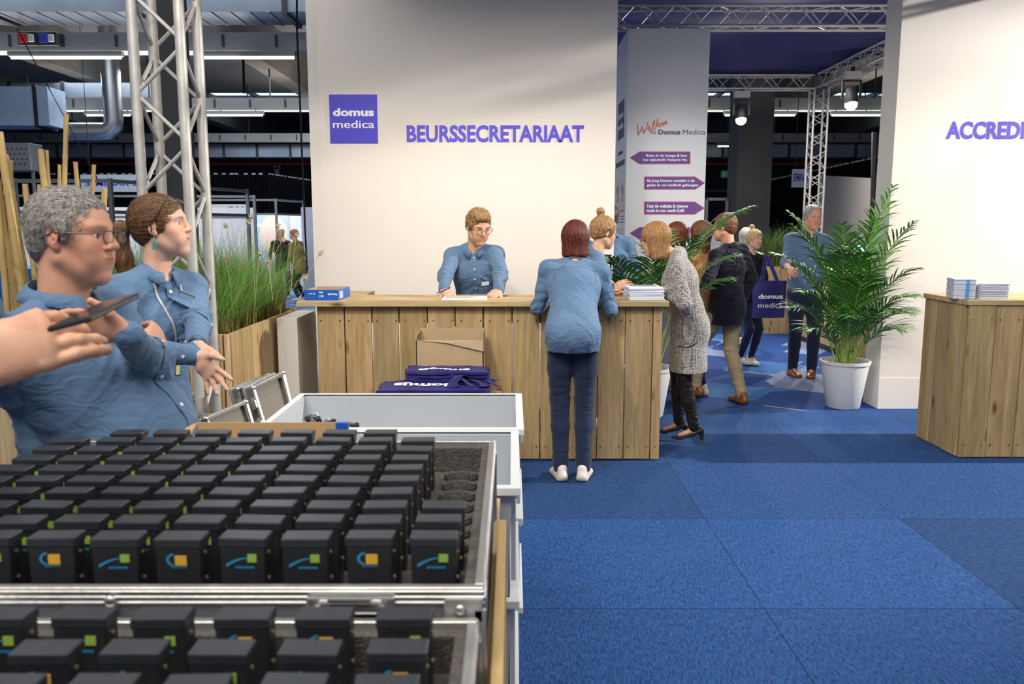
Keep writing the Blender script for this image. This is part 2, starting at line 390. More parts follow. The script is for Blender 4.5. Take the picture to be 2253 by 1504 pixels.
tray_row(21.5, 4.72, [(-60, 112, 'at the far left edge below the second tray'), (186, 288, 'below the second tray just left of the truss tower'), (450, 580, 'below the second tray right of the truss tower'), (1593, 1626, 'seen left of the dark column under the canopy'), (1700, 1752, 'seen right of the dark column under the canopy'), (1828, 1940, 'seen right of the small truss tower beside the white wall')], 'second from the camera above the air conditioning unit')
tray_row(29.5, 4.72, [(1580, 1620, 'farthest small strip behind the left canopy spotlight')], 'farthest away near the dark back wall')
# wall sockets on the tray
def socket(px, cA, cB, label):
    p = at(px, 56, 14.3)
    r = empty('power_socket', (p.x, 14.36, 4.72), 0, label, 'socket')
    boxo('housing', M['black'], (-.16, .16, -.12, .02, -.10, .12), r, .01)
    boxo('cover', mat('socket_cover', cA, .4), (-.13, .02, -.15, -.12, -.06, .09), r, .01)
    boxo('plug', mat('socket_plug', cB, .4), (.03, .12, -.16, -.12, -.05, .07), r, .01)
socket(62, (.6, .03, .03), (.7, .7, .7), 'red and white industrial power socket box on the nearest cable tray')
socket(106, (.03, .06, .5), (.7, .7, .75), 'blue and white industrial power socket box on the nearest cable tray')

# big rectangular duct at the top
def duct(y0, y1, z0, z1, x0, x1, label, step=2.4, ribs=True, m=None):
    r = empty('air_duct', (0, y0, z0), 0, label, 'duct', None)
    q = MB(); q.box(x0, x1, 0, y1 - y0, 0, z1 - z0); q.build('duct_body', m or M['galv'], r)
    x = x0
    while x < x1: boxo('flange', M['darkmetal'], (x - .04, x + .04, -.04, y1 - y0 + .04, -.05, z1 - z0 + .04), r); x += step
    if ribs:
        g = MB(); x = x0 + .1
        while x < x1: g.box(x, x + .06, 0, y1 - y0, -.015, 0); x += .3
        g.build('ribs', M['galv'], r)
    return r
duct(13.2, 14.05, 4.90, 5.7, -15, -2.6, 'large galvanised rectangular air duct along the top left of the hall', 2.3)
duct(30.2, 31.0, 4.1, 4.55, -20, 18, 'long low galvanised duct crossing the far end of the hall', 1.2, False)
duct(20, 20.8, 4.0, 4.9, -14.5, -11.0, 'boxy pale blue air handling unit at the far left above the bamboo', 1.6, False, mat('pale_unit', (.42, .55, .72), .4, .3, var=.08))
duct(22.2, 23.1, 5.0, 5.35, -16, -9, 'flat duct slung under the beams above the bamboo poles', 1.4, False)
q = MB()
p0 = at(152, 290, 20.4); p1 = at(215, 290, 20.4); p2 = at(240, 282, 20.4); p3 = at(250, 262, 20.4)
q.tube([p0, p1, p1 * .4 + p2 * .6 + Vector((.08, 0, -.04)), p2 + Vector((.1, 0, .05)), p3, Vector((p3.x, p3.y, 6.51))], .22, 16)
tag(q.build('spiral_duct', mat('spiral_steel', (.5, .52, .54), .3, .8, var=.1, vs=20, scale=(6, 1, 1)), smooth=True), 'silver round duct with an elbow bending up beside the air handling unit', 'duct')
q = MB(); q.tube([(-24, 39.5, 4.55), (24, 39.5, 4.55)], .07, 8); tag(q.build('red_pipe', M['red']), 'thin red sprinkler pipe along the dark back wall', 'pipe')
q = MB(); q.tube([(-24, 39.6, 3.3), (24, 39.6, 3.3)], .05, 8); tag(q.build('grey_rail', M['tray']), 'thin grey rail running along the dark back wall below the red pipe', 'rail')
q = MB(); pa = at(590, 330, 38); q.box(pa.x - .1, pa.x + .1, 39.3, 39.5, 3.6, 4.4); q.box(pa.x - .16, pa.x + .16, 39.3, 39.5, 4.3, 4.45)
tag(q.build('wall_bracket', M['tray']), 'small grey bracket on the dark back wall right of the truss tower', 'bracket')
# perforated box and blue lit reflector on left
r = empty('loudspeaker_box', tuple(at(22, 350, 18.2)), 0, 'grey perforated box hanging at the far left of the hall behind the bamboo', 'equipment')
boxo('case', M['tray'], (-.7, .45, 0, .5, -.25, .35), r, .02)
g = MB()
for i in range(10):
    for j in range(4): g.box(-.6 + i * .1 + (j % 2) * .05, -.57 + i * .1 + (j % 2) * .05, -.01, 0, -.12 + j * .11, -.09 + j * .11)
g.build('perforation', M['darkmetal'], r)
boxo('support', M['tray'], (.38, .43, .1, .15, -1.8, -.25), r)

# hanging cables
def wire(name, pts, rad, label, m='wire', cat='cable'):
    q = MB(); q.tube(pts, rad, 6); return tag(q.build(name, M[m]), label, cat)
wire('hanging_cable', [at(x, y, 6.9) for x, y in ((653, -40), (653, 60), (657, 150), (661, 250), (664, 330), (668, 420), (672, 520), (676, 600))], .008, 'dark cable hanging down just left of the white logo wall')
wire('guy_wire', [at(36, 60, 14.30), at(222, 408, 10.5)], .009, 'thin dark wire slanting down behind the bamboo poles')
wire('suspension_rod', [at(535, 120, 20), at(537, 205, 20)], .03, 'short dark rod hanging from the ceiling right of the truss tower', cat='rod')

# ------------------------------------------------------------------ white partition walls
wc = struct('wall_center', M['wall'], (-1.735, .89, 7.2, 7.5, 0, 4.4))
wr = struct('wall_front_right', M['wall'], (3.283, 8.2, 7.2, 7.5, 0, 4.4))
boxo('skirting', M['wall'], (3.283, 8.2, 7.196, 7.2, 0, .28), wr)
YW = 7.2
def wl(px, py): return at(px, py, YW)
a = wl(895, 313); b_ = wl(1285, 275)
lettering('BEURSSECRETARIAAT', M['blueink'], (a.x, YW, a.z), (1, 0, 0), (0, 0, 1), width=b_.x - a.x, height=wl(1000, 275).z - wl(1000, 313).z, parent=wc, size=.1, bold=.0035)
a = wl(2081, 306); h_ = wl(2100, 267).z - a.z
lettering('ACCREDITATIE', M['blueink'], (a.x, YW, a.z), (1, 0, 0), (0, 0, 1), width=(wl(2253, 300).x - a.x) * 12 / 7.35, height=h_, parent=wr, size=.1, bold=.0035)
a = wl(724, 208); b_ = wl(832, 315)
lg = empty('logo_panel', (0, 0, 0)); lg.parent = wc
boxo('panel', M['logo_blue'], (a.x, b_.x, YW - .006, YW, b_.z, a.z), lg)
t0 = wl(733, 258); t1 = wl(823, 238)
lettering('domus', M['whiteink'], (t0.x, YW - .006, wl(733, 256).z), (1, 0, 0), (0, 0, 1), width=t1.x - t0.x, height=wl(733, 238).z - wl(733, 256).z, parent=lg, size=.1, bold=.004)
t0 = wl(733, 283)
lettering('medica', M['whiteink'], (t0.x, YW - .006, wl(733, 282).z), (1, 0, 0), (0, 0, 1), width=t1.x - t0.x, height=wl(733, 265).z - wl(733, 282).z, parent=lg, size=.1, bold=.001)

# ------------------------------------------------------------------ welcome pillar
PY = 8.3
pl = at(1383, 62, PY); pr = at(1563, 62, PY)
rt = empty('welcome_pillar', (0, 0, 0), 0, 'tall square white welcome pillar with purple arrow signs under the navy canopy', 'pillar')
boxo('pillar_body', mat('pillar_white', (.74, .76, .80), .6, var=.02, vs=1), (pl.x, pr.x, PY, PY + .85, 0, pl.z), rt, .004)
def pp(px, py): p = at(px, py, PY); return p
def ptext(txt, m, x0, x1, ytop, ybot, sx=None, **kw):
    a = pp(x0, ybot); b2 = pp(x1, ytop)
    return lettering(txt, m, (a.x, PY - kw.pop('off', .001), a.z), (1, 0, 0), (0, 0, 1), width=b2.x - a.x, height=b2.z - a.z, parent=kw.pop('par', rt), size=.1, **kw)
ptext('bij', M['greyink'], 1431, 1442, 284, 297)
ptext('Domus', M['greyink'], 1448, 1497, 285, 296, bold=.004)
ptext('Medica', M['greyink'], 1502, 1552, 285, 296)
# handwritten Welkom as a brush stroke
def stroke(pts, rad, m, parent, name='handwriting'):
    q = MB(); q.tube([Vector((pp(x, y).x, PY - .004, pp(x, y).z)) for x, y in pts], rad, 6); return q.build(name, m, parent, smooth=True)
wk = MB(); rr = .0055
for s_ in [[(1402, 271), (1403, 280), (1404, 296), (1409, 286), (1413, 276), (1415, 286), (1417, 292), (1422, 280), (1426, 268)],
           [(1424, 284), (1430, 281), (1431, 276), (1427, 277), (1426, 284), (1429, 288), (1434, 284)],
           [(1434, 284), (1440, 272), (1441, 264), (1437, 270), (1436, 282), (1439, 285)],
           [(1442, 284), (1447, 266), (1448, 261)], [(1444, 279), (1450, 272), (1446, 277), (1451, 281)],
           [(1455, 272), (1452, 276), (1454, 280), (1458, 276), (1455, 271)],
           [(1459, 279), (1461, 271), (1460, 278), (1464, 270), (1464, 277), (1467, 269), (1466, 277)]]:
    wk.tube([Vector((pp(x, y - .22 * (x - 1430)).x, PY - .004, pp(x, y - .10 * (x - 1430)).z)) for x, y in s_], rr, 6)
wk.build('handwriting', mat('coral_ink', (.80, .24, .15), .6), rt, smooth=True)
def arrow(x0, x1, y0, y1, right, lines, lx0, lx1):
    e = empty('arrow_sign', (0, 0, 0)); e.parent = rt
    tipw = (x1 - x0) * .16
    def poly(g):
        if right: P = [(x0 - g, y0 - g), (x1 - tipw + g * .4, y0 - g), (x1 + g * 1.3, (y0 + y1) / 2), (x1 - tipw + g * .4, y1 + g), (x0 - g, y1 + g)]
        else: P = [(x1 + g, y0 - g), (x0 + tipw - g * .4, y0 - g), (x0 - g * 1.3, (y0 + y1) / 2), (x0 + tipw - g * .4, y1 + g), (x1 + g, y1 + g)]
        return [(pp(x, y).x, pp(x, y).z) for x, y in P]
    q = MB(); q.prism(poly(1.2), (0, PY - .002, 0), (1, 0, 0), (0, 0, 1), (0, 1, 0), .002); q.build('outline', M['pink'], e)
    q = MB(); q.prism(poly(0), (0, PY - .004, 0), (1, 0, 0), (0, 0, 1), (0, 1, 0), .002); q.build('arrow_face', M['purple'], e)
    n = len(lines); h = (y1 - y0)
    for i, (t, xa, xb) in enumerate(lines):
        yt = y0 + h * (.20 + .36 * i)
        ptext(t, M['whiteink'], xa, xb, yt, yt + h * .27, par=e, off=.004, bold=.003)
arrow(1386, 1518, 334, 360, False, [('Relax in de lounge & lees', 1421, 1511), ('het tijdschrift Huisarts Nu', 1415, 1511)], 0, 0)
arrow(1418, 1550, 389, 416, True, [('Bij Jong Domus ontdekt u de', 1423, 1528), ('gaten in uw medisch geheugen', 1423, 1536)], 0, 0)
arrow(1418, 1549, 444, 471, True, [('Test de website & nieuwe', 1422, 1513), ('tools in ons medi-Café', 1422, 1505)], 0, 0)
arrow(1386, 1518, 500, 526, False, [], 0, 0)
# left face of the pillar (narrow, seen at a grazing angle)
XL = pl.x
def side(y0, y1, z0, z1, m, off=.002, par=rt, name='printed_block'):
    return boxo(name, m, (XL - off, XL, PY + y0, PY + y1, z0, z1), par)
sl = empty('side_logo', (0, 0, 0)); sl.parent = rt
side(.20, .66, 2.52, 2.90, mat('navy_print', (.02, .02, .10), .6), .003, sl, 'panel')
for t, z in (('domus', 2.73), ('medica', 2.62)):
    lettering(t, M['whiteink'], (XL - .003, PY + .62, z), (0, -1, 0), (0, 0, 1), width=.38, height=.06, parent=sl, size=.1, bold=.002)
lettering('HUISARTSENZORG', M['greyink'], (XL - .001, PY + .60, 2.36), (0, -1, 0), (0, 0, 1), width=.34, height=.035, parent=rt, size=.1)
lettering('TIEN COMPETENTIES', M['greyink'], (XL - .001, PY + .78, 2.24), (0, -1, 0), (0, 0, 1), width=.68, height=.055, parent=rt, size=.1, bold=.002)
cream = mat('cream_print', (.78, .66, .58), .6)
for k, (ya, yb) in enumerate(((.06, .36), (.42, .76))):
    for z1 in (2.10, 1.60):
        side(ya, yb, z1 - .30, z1, cream, name='picture_card'); side(ya, yb, z1 - .335, z1 - .31, M['pink'], name='red_bar')
        for j in range(3): side(ya + .02, yb - .04, z1 - .38 - j * .03, z1 - .37 - j * .03, M['greyink'], name='caption_line')
        g = MB(); cy = PY + (ya + yb) / 2
        g.tube([(XL - .003, cy + .05 * math.cos(t), z1 - .14 + .08 * math.sin(t)) for t in np.linspace(0, 5.2, 12)], .004, 5); g.build('picture_outline', M['greyink'], rt)

# ------------------------------------------------------------------ canopy and trusses
q = MB(); nx, ny = 40, 50; x0, x1, y0, y1 = -1.2, 4.95, 4.9, 13.3
vs = []; 
for i in range(nx + 1):
    for j in range(ny + 1):
        x = x0 + (x1 - x0) * i / nx; y = y0 + (y1 - y0) * j / ny
        vs.append((x, y, 3.98 + .03 * math.sin(y * 5 + math.sin(x * 1.3)) + .02 * math.sin(x * 3.1 + y)))
q.add(vs, [(i * (ny + 1) + j, (i + 1) * (ny + 1) + j, (i + 1) * (ny + 1) + j + 1, i * (ny + 1) + j + 1) for i in range(nx) for j in range(ny)])
o = q.build('canopy_fabric', M['fabric'], smooth=True); sm = o.modifiers.new('s', 'SOLIDIFY'); sm.thickness = .01
tag(o, 'stretched dark blue fabric canopy over the passage between the white walls', 'canopy')

def truss(name, a, b_, size, up, label, m, pitch=None, chord=.05, lace=.02, zig=True, base=False):
    """square truss from a to b_"""
    a, b_ = Vector(a), Vector(b_); L = (b_ - a).length; d = (b_ - a).normalized()
    up = Vector(up); x = d.cross(up).normalized(); y = x.cross(d)
    r = empty(name, tuple(a), 0, label, 'truss')
    h = size / 2; cs = [(-h, -h), (h, -h), (h, h), (-h, h)]
    c_ = [x * i + y * j for i, j in cs]
    for q_ in c_:
        q = MB(); q.tube([q_, q_ + d * L], chord / 2, 14 if chord > .045 and lace > .015 else 8); q.build('chord', m, r, smooth=True)
    pitch = pitch or size
    for k in range(4):
        A, B = c_[k], c_[(k + 1) % 4]; q = MB(); n = max(1, int(L / pitch)); st = L / n
        off = st / 2 if k % 2 else 0
        for i in range(n):
            s0, s1 = d * (i * st + .02), d * ((i + .5) * st); s2 = d * ((i + 1) * st - .02)
            if k % 2: q.tube([B + s0, A + s1], lace / 2, 7); q.tube([A + s1, B + s2], lace / 2, 7)
            else: q.tube([A + s0, B + s1], lace / 2, 7); q.tube([B + s1, A + s2], lace / 2, 7)
        q.build('lacing', m, r, smooth=True)
    if base: boxo('base_plate', m, (-.3, .3, -.3, .3, -.0, .012), r)
    return r
# main tower left
yt = 4.42; xa = at(287, 0, yt).x; xb = at(392, 0, yt).x
ts = (xb - xa)
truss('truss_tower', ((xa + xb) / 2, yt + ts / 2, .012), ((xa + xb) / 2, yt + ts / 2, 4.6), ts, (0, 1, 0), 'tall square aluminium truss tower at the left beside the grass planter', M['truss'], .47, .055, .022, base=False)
# tower under the canopy
pt = at(1783, 400, 13.1)
truss('truss_tower', (4.80, 13.2, 0), (4.80, 13.2, 3.75), .22, (0, 1, 0), 'slim aluminium truss tower at the far corner of the navy canopy', M['truss_far_lit'], .3, .035, .016)
truss('truss_beam', (-1.2, 8.95, 3.78), (4.6, 8.95, 3.78), .2, (0, 0, 1), 'horizontal aluminium truss beam across the front of the canopy behind the welcome pillar', M['truss_far_lit'], .4, .035, .016)
truss('truss_beam', (-1.2, 13.2, 3.84), (4.68, 13.2, 3.84), .2, (0, 0, 1), 'horizontal aluminium truss beam along the far edge of the navy canopy', M['truss_far_lit'], .4, .035, .016)
truss('truss_beam', (4.80, 13.0, 3.84), (4.80, 5.0, 3.84), .2, (0, 0, 1), 'aluminium truss beam running toward the camera along the right edge of the canopy', M['truss_far_lit'], .4, .035, .016)

def spotlight(px, py, Y, top, label):
    p = at(px, py, Y)
    r = empty('spotlight', (p.x, p.y, p.z), 0, label, 'spotlight')
    q = MB(); q.lathe([(.075, .02), (.085, 0), (.09, .06), (.07, .2), (.05, .22)], n=20); q.build('housing', M['darkmetal'], r, smooth=True)
    q = MB(); q.sphere((0, -.01, -.01), .082, 14); q.build('bulb', M['lampw'], r, smooth=True)
    q = MB(); q.bar((-.12, 0, .06), (-.12, 0, .3), .02, .03); q.bar((.12, 0, .06), (.12, 0, .3), .02, .03); q.bar((-.13, 0, .3), (.13, 0, .3), .03, .02); q.build('yoke', M['darkmetal'], r)
    boxo('ballast', M['white'], (-.12, .12, -.06, .06, .32, .42), r, .006)
    q = MB(); q.bar((0, 0, .42), (0, 0, top - p.z), .04); q.build('clamp', M['darkmetal'], r)
    return p
p = spotlight(1630, 262, 13.12, 3.76, 'lit round spotlight hanging from the far truss beside the dark column')
spot('canopy_spot', (p.x, p.y - .15, p.z - .1), (2.4, 8.5, 0), 380, NEU, 110, .6, .05)
p = spotlight(1872, 228, 11.5, 3.76, 'brightly lit round spotlight hanging from the right truss near the white wall')
spot('canopy_spot', (p.x - .1, p.y - .15, p.z - .1), (2.2, 7.4, 0), 420, NEU, 110, .6, .05)
# ------------------------------------------------------------------ smooth solid modelling on a grid
_lat = np.random.RandomState(3).rand(32, 32, 32).astype(np.float32)
def vnoise(p):
    i = np.floor(p).astype(np.int64); f = (p - i).astype(np.float32); f = f * f * (3 - 2 * f)
    out = 0
    for a in (0, 1):
        for b in (0, 1):
            for c in (0, 1):
                w = (f[:, 0] if a else 1 - f[:, 0]) * (f[:, 1] if b else 1 - f[:, 1]) * (f[:, 2] if c else 1 - f[:, 2])
                out = out + w * _lat[(i[:, 0] + a) % 32, (i[:, 1] + b) % 32, (i[:, 2] + c) % 32]
    return out
V3 = lambda *a: np.array(a if len(a) == 3 else a[0], float)
def unit(v): v = np.asarray(v, float); return v / max(1e-9, np.linalg.norm(v))
class Sdf:
    def __init__(s): s.p = []; s.fine = []
    def ec(s, a, b, ra, rb=None, u=None, k=.02, op='u', cap=None):
        """elliptic cone from a to b; ra=(ru,rv); u = side direction"""
        ra = ra if isinstance(ra, tuple) else (ra, ra); rb = rb if rb is not None else ra
        rb = rb if isinstance(rb, tuple) else (rb, rb)
        s.p.append((V3(a), V3(b), ra, rb, None if u is None else unit(u), k, op, cap)); return s
    def el(s, c, r, fr=None, k=.02, op='u'):
        """ellipsoid radii r in frame columns fr"""
        fr = np.eye(3) if fr is None else fr
        c = V3(c); s.p.append((c - fr[:, 2] * 1e-4, c + fr[:, 2] * 1e-4, (r[0], r[1]), (r[0], r[1]), fr[:, 0], k, op, r[2])); return s
    def cut(s, pt, n): s.p.append((V3(pt), unit(n), None, None, None, 0, 'cut', None)); return s
    def mesh(s, h=.006, fine=None, hf=.003, lo=None, hi=None):
        us = [q for q in s.p if q[6] == 'u']
        L = np.min([np.minimum(q[0], q[1]) - max(q[2] + q[3] + (q[7] or 0,)) for q in us], 0) - .02 if lo is None else V3(lo)
        H = np.max([np.maximum(q[0], q[1]) + max(q[2] + q[3] + (q[7] or 0,)) for q in us], 0) + .02 if hi is None else V3(hi)
        axs = []
        for d in range(3):
            pts = [L[d]]; x = L[d]
            while x < H[d]:
                st = h
                for (c0, c1) in (fine or []):
                    if c0[d] - 1e-9 <= x < c1[d]: st = hf
                    elif x < c0[d] < x + st: st = c0[d] - x + 1e-6
                x += st; pts.append(x)
            axs.append(np.array(pts, np.float32))
        X, Y, Z = axs; D = np.full((len(X), len(Y), len(Z)), .2, np.float32)
        for (a, b, ra, rb, u, k, op, cap) in s.p:
            if op == 'cut':
                g = (X - a[0])[:, None, None] * b[0] + (Y - a[1])[None, :, None] * b[1] + (Z - a[2])[None, None, :] * b[2]
                np.maximum(D, g, out=D); continue
            m = max(ra + rb + ((cap,) if cap else ())) + k + .012
            lo_, hi_ = np.minimum(a, b) - m, np.maximum(a, b) + m
            sl = tuple(slice(max(0, np.searchsorted(A, lo_[d]) - 1), np.searchsorted(A, hi_[d]) + 1) for d, A in enumerate(axs))
            x, y, z = X[sl[0]], Y[sl[1]], Z[sl[2]]
            if not (len(x) and len(y) and len(z)): continue
            w = b - a; ln = float(np.linalg.norm(w)); w = w / max(ln, 1e-9)
            if u is None: u = np.cross(w, [0, 0, 1.]) if abs(w[2]) < .9 else np.cross(w, [1., 0, 0])
            u = unit(u - w * np.dot(u, w)); v = np.cross(w, u)
            px = (x - a[0])[:, None, None]; py = (y - a[1])[None, :, None]; pz = (z - a[2])[None, None, :]
            W_ = px * w[0] + py * w[1] + pz * w[2]
            t = np.clip(W_ / max(ln, 1e-6), 0, 1).astype(np.float32)
            over = (W_ - t * ln).astype(np.float32)
            U_ = (px * u[0] + py * u[1] + pz * u[2]).astype(np.float32); V_ = (px * v[0] + py * v[1] + pz * v[2]).astype(np.float32)
            ru = ra[0] + (rb[0] - ra[0]) * t; rv = ra[1] + (rb[1] - ra[1]) * t
            rw = cap if cap else np.minimum(ru, rv)
            A = U_ / ru; B = V_ / rv; C = over / rw
            k0 = np.sqrt(A * A + B * B + C * C) + 1e-6; k1 = np.sqrt((A / ru) ** 2 + (B / rv) ** 2 + (C / rw) ** 2) + 1e-6
            d_ = k0 * (k0 - 1) / k1
            cur = D[sl]
            if op == 'u':
                hh = np.maximum(k - np.abs(cur - d_), 0) / k if k > 0 else 0
                D[sl] = np.minimum(cur, d_) - hh * hh * k * .25
            else:
                d_ = -d_; hh = np.maximum(k - np.abs(cur - d_), 0) / k if k > 0 else 0
                D[sl] = np.maximum(cur, d_) + hh * hh * k * .25
        S = D < 0; nx, ny, nz = D.shape
        ids, pos, quads = [], [], []
        cid = lambda i, j, q: (i * ny + j) * nz + q
        for ax in range(3):
            sa = [slice(None)] * 3; sb = [slice(None)] * 3; sa[ax] = slice(0, -1); sb[ax] = slice(1, None)
            ch = np.nonzero(S[tuple(sa)] != S[tuple(sb)])
            I = np.stack(ch, 1)
            ok = np.all([(I[:, d] > 0) & (I[:, d] < D.shape[d] - 1) for d in range(3) if d != ax], 0); I = I[ok]
            J = I.copy(); J[:, ax] += 1
            d0 = D[tuple(I.T)]; d1 = D[tuple(J.T)]; t = d0 / (d0 - d1)
            P = np.stack([axs[d][I[:, d]] for d in range(3)], 1); P[:, ax] += t * (axs[ax][J[:, ax]] - axs[ax][I[:, ax]])
            b_, c_ = [(1, 2), (2, 0), (0, 1)][ax]
            q4 = []
            for (ob, oc) in ((0, 0), (1, 0), (1, 1), (0, 1)):
                K = I.copy(); K[:, b_] -= ob; K[:, c_] -= oc
                c = cid(K[:, 0], K[:, 1], K[:, 2]); q4.append(c); ids.append(c); pos.append(P)
            q4 = np.stack(q4, 1); flip = d0 > 0
            q4[flip] = q4[flip][:, ::-1]; quads.append(q4)
        ids = np.concatenate(ids); pos = np.concatenate(pos); quads = np.concatenate(quads)
        uq, inv = np.unique(ids, return_inverse=True)
        cnt = np.bincount(inv); VV = np.stack([np.bincount(inv, pos[:, d]) / cnt for d in range(3)], 1)
        F = np.searchsorted(uq, quads)
        return VV, F
def smooth_v(VV, F, it=1):
    for _ in range(it):
        acc = np.zeros_like(VV); cnt = np.zeros(len(VV))
        for k in range(4):
            a, b = F[:, k], F[:, (k + 1) % 4]
            for d in range(3): acc[:, d] += np.bincount(a, VV[b, d], len(VV)) + np.bincount(b, VV[a, d], len(VV))
            cnt += np.bincount(a, minlength=len(VV)) + np.bincount(b, minlength=len(VV))
        VV = VV * .5 + acc / cnt[:, None] * .5
    return VV
def vnormals(VV, F):
    n = np.cross(VV[F[:, 2]] - VV[F[:, 0]], VV[F[:, 3]] - VV[F[:, 1]]); out = np.zeros_like(VV)
    for k in range(4):
        for d in range(3): out[:, d] += np.bincount(F[:, k], n[:, d], len(VV))
    return out / np.maximum(np.linalg.norm(out, axis=1), 1e-9)[:, None]
def np_obj(name, VV, F, m, parent=None, tint=None):
    me = bpy.data.meshes.new(name); me.vertices.add(len(VV)); me.vertices.foreach_set('co', VV.astype(np.float32).ravel())
    F = np.asarray(F); k = F.shape[1]; me.loops.add(F.size); me.loops.foreach_set('vertex_index', F.astype(np.int32).ravel())
    me.polygons.add(len(F)); me.polygons.foreach_set('loop_start', np.arange(0, F.size, k, dtype=np.int32))
    try: me.polygons.foreach_set('loop_total', np.full(len(F), k, np.int32))
    except Exception: pass
    me.update(calc_edges=True); me.validate()
    ca = me.color_attributes.new('tint', 'FLOAT_COLOR', 'POINT'); buf = np.ones((len(VV), 4), np.float32)
    if tint is not None: buf[:, :3] = tint
    ca.data.foreach_set('color', buf.ravel())
    me.materials.append(m); me.shade_smooth()
    o = bpy.data.objects.new(name, me); col.objects.link(o)
    if parent is not None: o.parent = parent
    return o

# ------------------------------------------------------------------ people
def skin_mat(name, c):
    return mat(name, c, .52, var=.05, vs=30, bump=.05, bs=500, tint=True, sss=.12, spec=.35)
def hair_mat(name, c):
    m, nt, b = newmat(name); b.inputs['Roughness'].default_value = .5; b.inputs['Specular IOR Level'].default_value = .35
    v = coords(nt, (1, 1, .22)); n = N(nt, 'ShaderNodeTexNoise', Scale=150, Detail=3, Distortion=1.0); nt.links.new(v, n.inputs['Vector'])
    r = N(nt, 'ShaderNodeValToRGB'); nt.links.new(n.outputs['Fac'], r.inputs[0]); r.color_ramp.elements[0].position = .33; r.color_ramp.elements[1].position = .7
    r.color_ramp.elements[0].color = c4([x * .45 for x in c]); r.color_ramp.elements[1].color = c4([min(1, x * 1.5) for x in c])
    a = N(nt, 'ShaderNodeVertexColor'); a.layer_name = 'tint'
    mx = N(nt, 'ShaderNodeMix', data_type='RGBA', blend_type='MULTIPLY'); mx.inputs[0].default_value = 1
    nt.links.new(r.outputs[0], mx.inputs[6]); nt.links.new(a.outputs[0], mx.inputs[7]); nt.links.new(mx.outputs[2], b.inputs['Base Color'])
    bp = N(nt, 'ShaderNodeBump', Strength=.6, Distance=.004); nt.links.new(n.outputs['Fac'], bp.inputs['Height']); nt.links.new(bp.outputs[0], b.inputs['Normal'])
    return m
def cloth_mat(name, c, amt=.12, weave=900, bump=.12, rough=.85, sheen=.15):
    m, nt, b = newmat(name); b.inputs['Roughness'].default_value = rough; b.inputs['Sheen Weight'].default_value = sheen; b.inputs['Specular IOR Level'].default_value = .2
    v = coords(nt); n = N(nt, 'ShaderNodeTexNoise', Scale=weave, Detail=1); nt.links.new(v, n.inputs['Vector'])
    n2 = N(nt, 'ShaderNodeTexNoise', Scale=9, Detail=3); nt.links.new(v, n2.inputs['Vector'])
    ad = N(nt, 'ShaderNodeMath', operation='ADD'); nt.links.new(n.outputs['Fac'], ad.inputs[0]); nt.links.new(n2.outputs['Fac'], ad.inputs[1])
    r = N(nt, 'ShaderNodeMapRange'); nt.links.new(ad.outputs[0], r.inputs[0]); r.inputs[1].default_value = .6; r.inputs[2].default_value = 1.4; r.inputs[3].default_value = 1 - amt; r.inputs[4].default_value = 1 + amt
    a = N(nt, 'ShaderNodeVertexColor'); a.layer_name = 'tint'
    m1 = N(nt, 'ShaderNodeVectorMath', operation='SCALE'); nt.links.new(a.outputs[0], m1.inputs[0]); nt.links.new(r.outputs[0], m1.inputs['Scale'])
    mx = N(nt, 'ShaderNodeMix', data_type='RGBA', blend_type='MULTIPLY'); mx.inputs[0].default_value = 1; mx.inputs[6].default_value = c4(c)
    nt.links.new(m1.outputs[0], mx.inputs[7]); nt.links.new(mx.outputs[2], b.inputs['Base Color'])
    # soft creases
    v3 = coords(nt, (1, 1, 1.9), rot=(.3, .5, 0)); n3 = N(nt, 'ShaderNodeTexNoise', Scale=13, Detail=2, Distortion=1.3); nt.links.new(v3, n3.inputs['Vector'])
    b1 = N(nt, 'ShaderNodeBump', Strength=.45, Distance=.02); nt.links.new(n3.outputs['Fac'], b1.inputs['Height'])
    b2 = N(nt, 'ShaderNodeBump', Strength=bump, Distance=.003); nt.links.new(n.outputs['Fac'], b2.inputs['Height']); nt.links.new(b1.outputs[0], b2.inputs['Normal'])
    nt.links.new(b2.outputs[0], b.inputs['Normal'])
    return m
SK = {'fair': skin_mat('fair_skin', (.68, .40, .28)), 'ruddy': skin_mat('ruddy_skin', (.64, .33, .22)), 'warm': skin_mat('warm_skin', (.66, .37, .24))}
HR = {k: hair_mat(k + '_hair', c) for k, c in dict(grey=(.33, .31, .28), chestnut=(.17, .085, .035), auburn=(.13, .028, .016), blond_brown=(.30, .17, .07), golden=(.38, .20, .075), dark=(.06, .035, .02), blonde=(.55, .38, .18), brown=(.14, .06, .03), white=(.55, .50, .42)).items()}
DENIM = cloth_mat('denim_shirt', (.095, .170, .285), .12)
DENIM2 = cloth_mat('denim_shirt_paler', (.110, .190, .31), .10)
JEANS = cloth_mat('dark_jeans', (.014, .024, .055), .3, 500, .3)
NAVY = cloth_mat('navy_trousers', (.010, .014, .04), .2)
LEATHER = cloth_mat('black_coated_trousers', (.012, .011, .011), .2, 300, .2, .35, 0)
CHINO = cloth_mat('beige_chinos', (.42, .32, .19), .08)
BLAZER = cloth_mat('navy_blazer', (.008, .009, .022), .2)
TAN = cloth_mat('tan_coat', (.50, .24, .10), .08)
BLACKC = cloth_mat('black_cloth', (.012, .012, .014), .2)
OLIVE = cloth_mat('ochre_jacket', (.30, .22, .07), .15)
WHITEC = cloth_mat('white_cloth', (.70, .66, .60), .05)
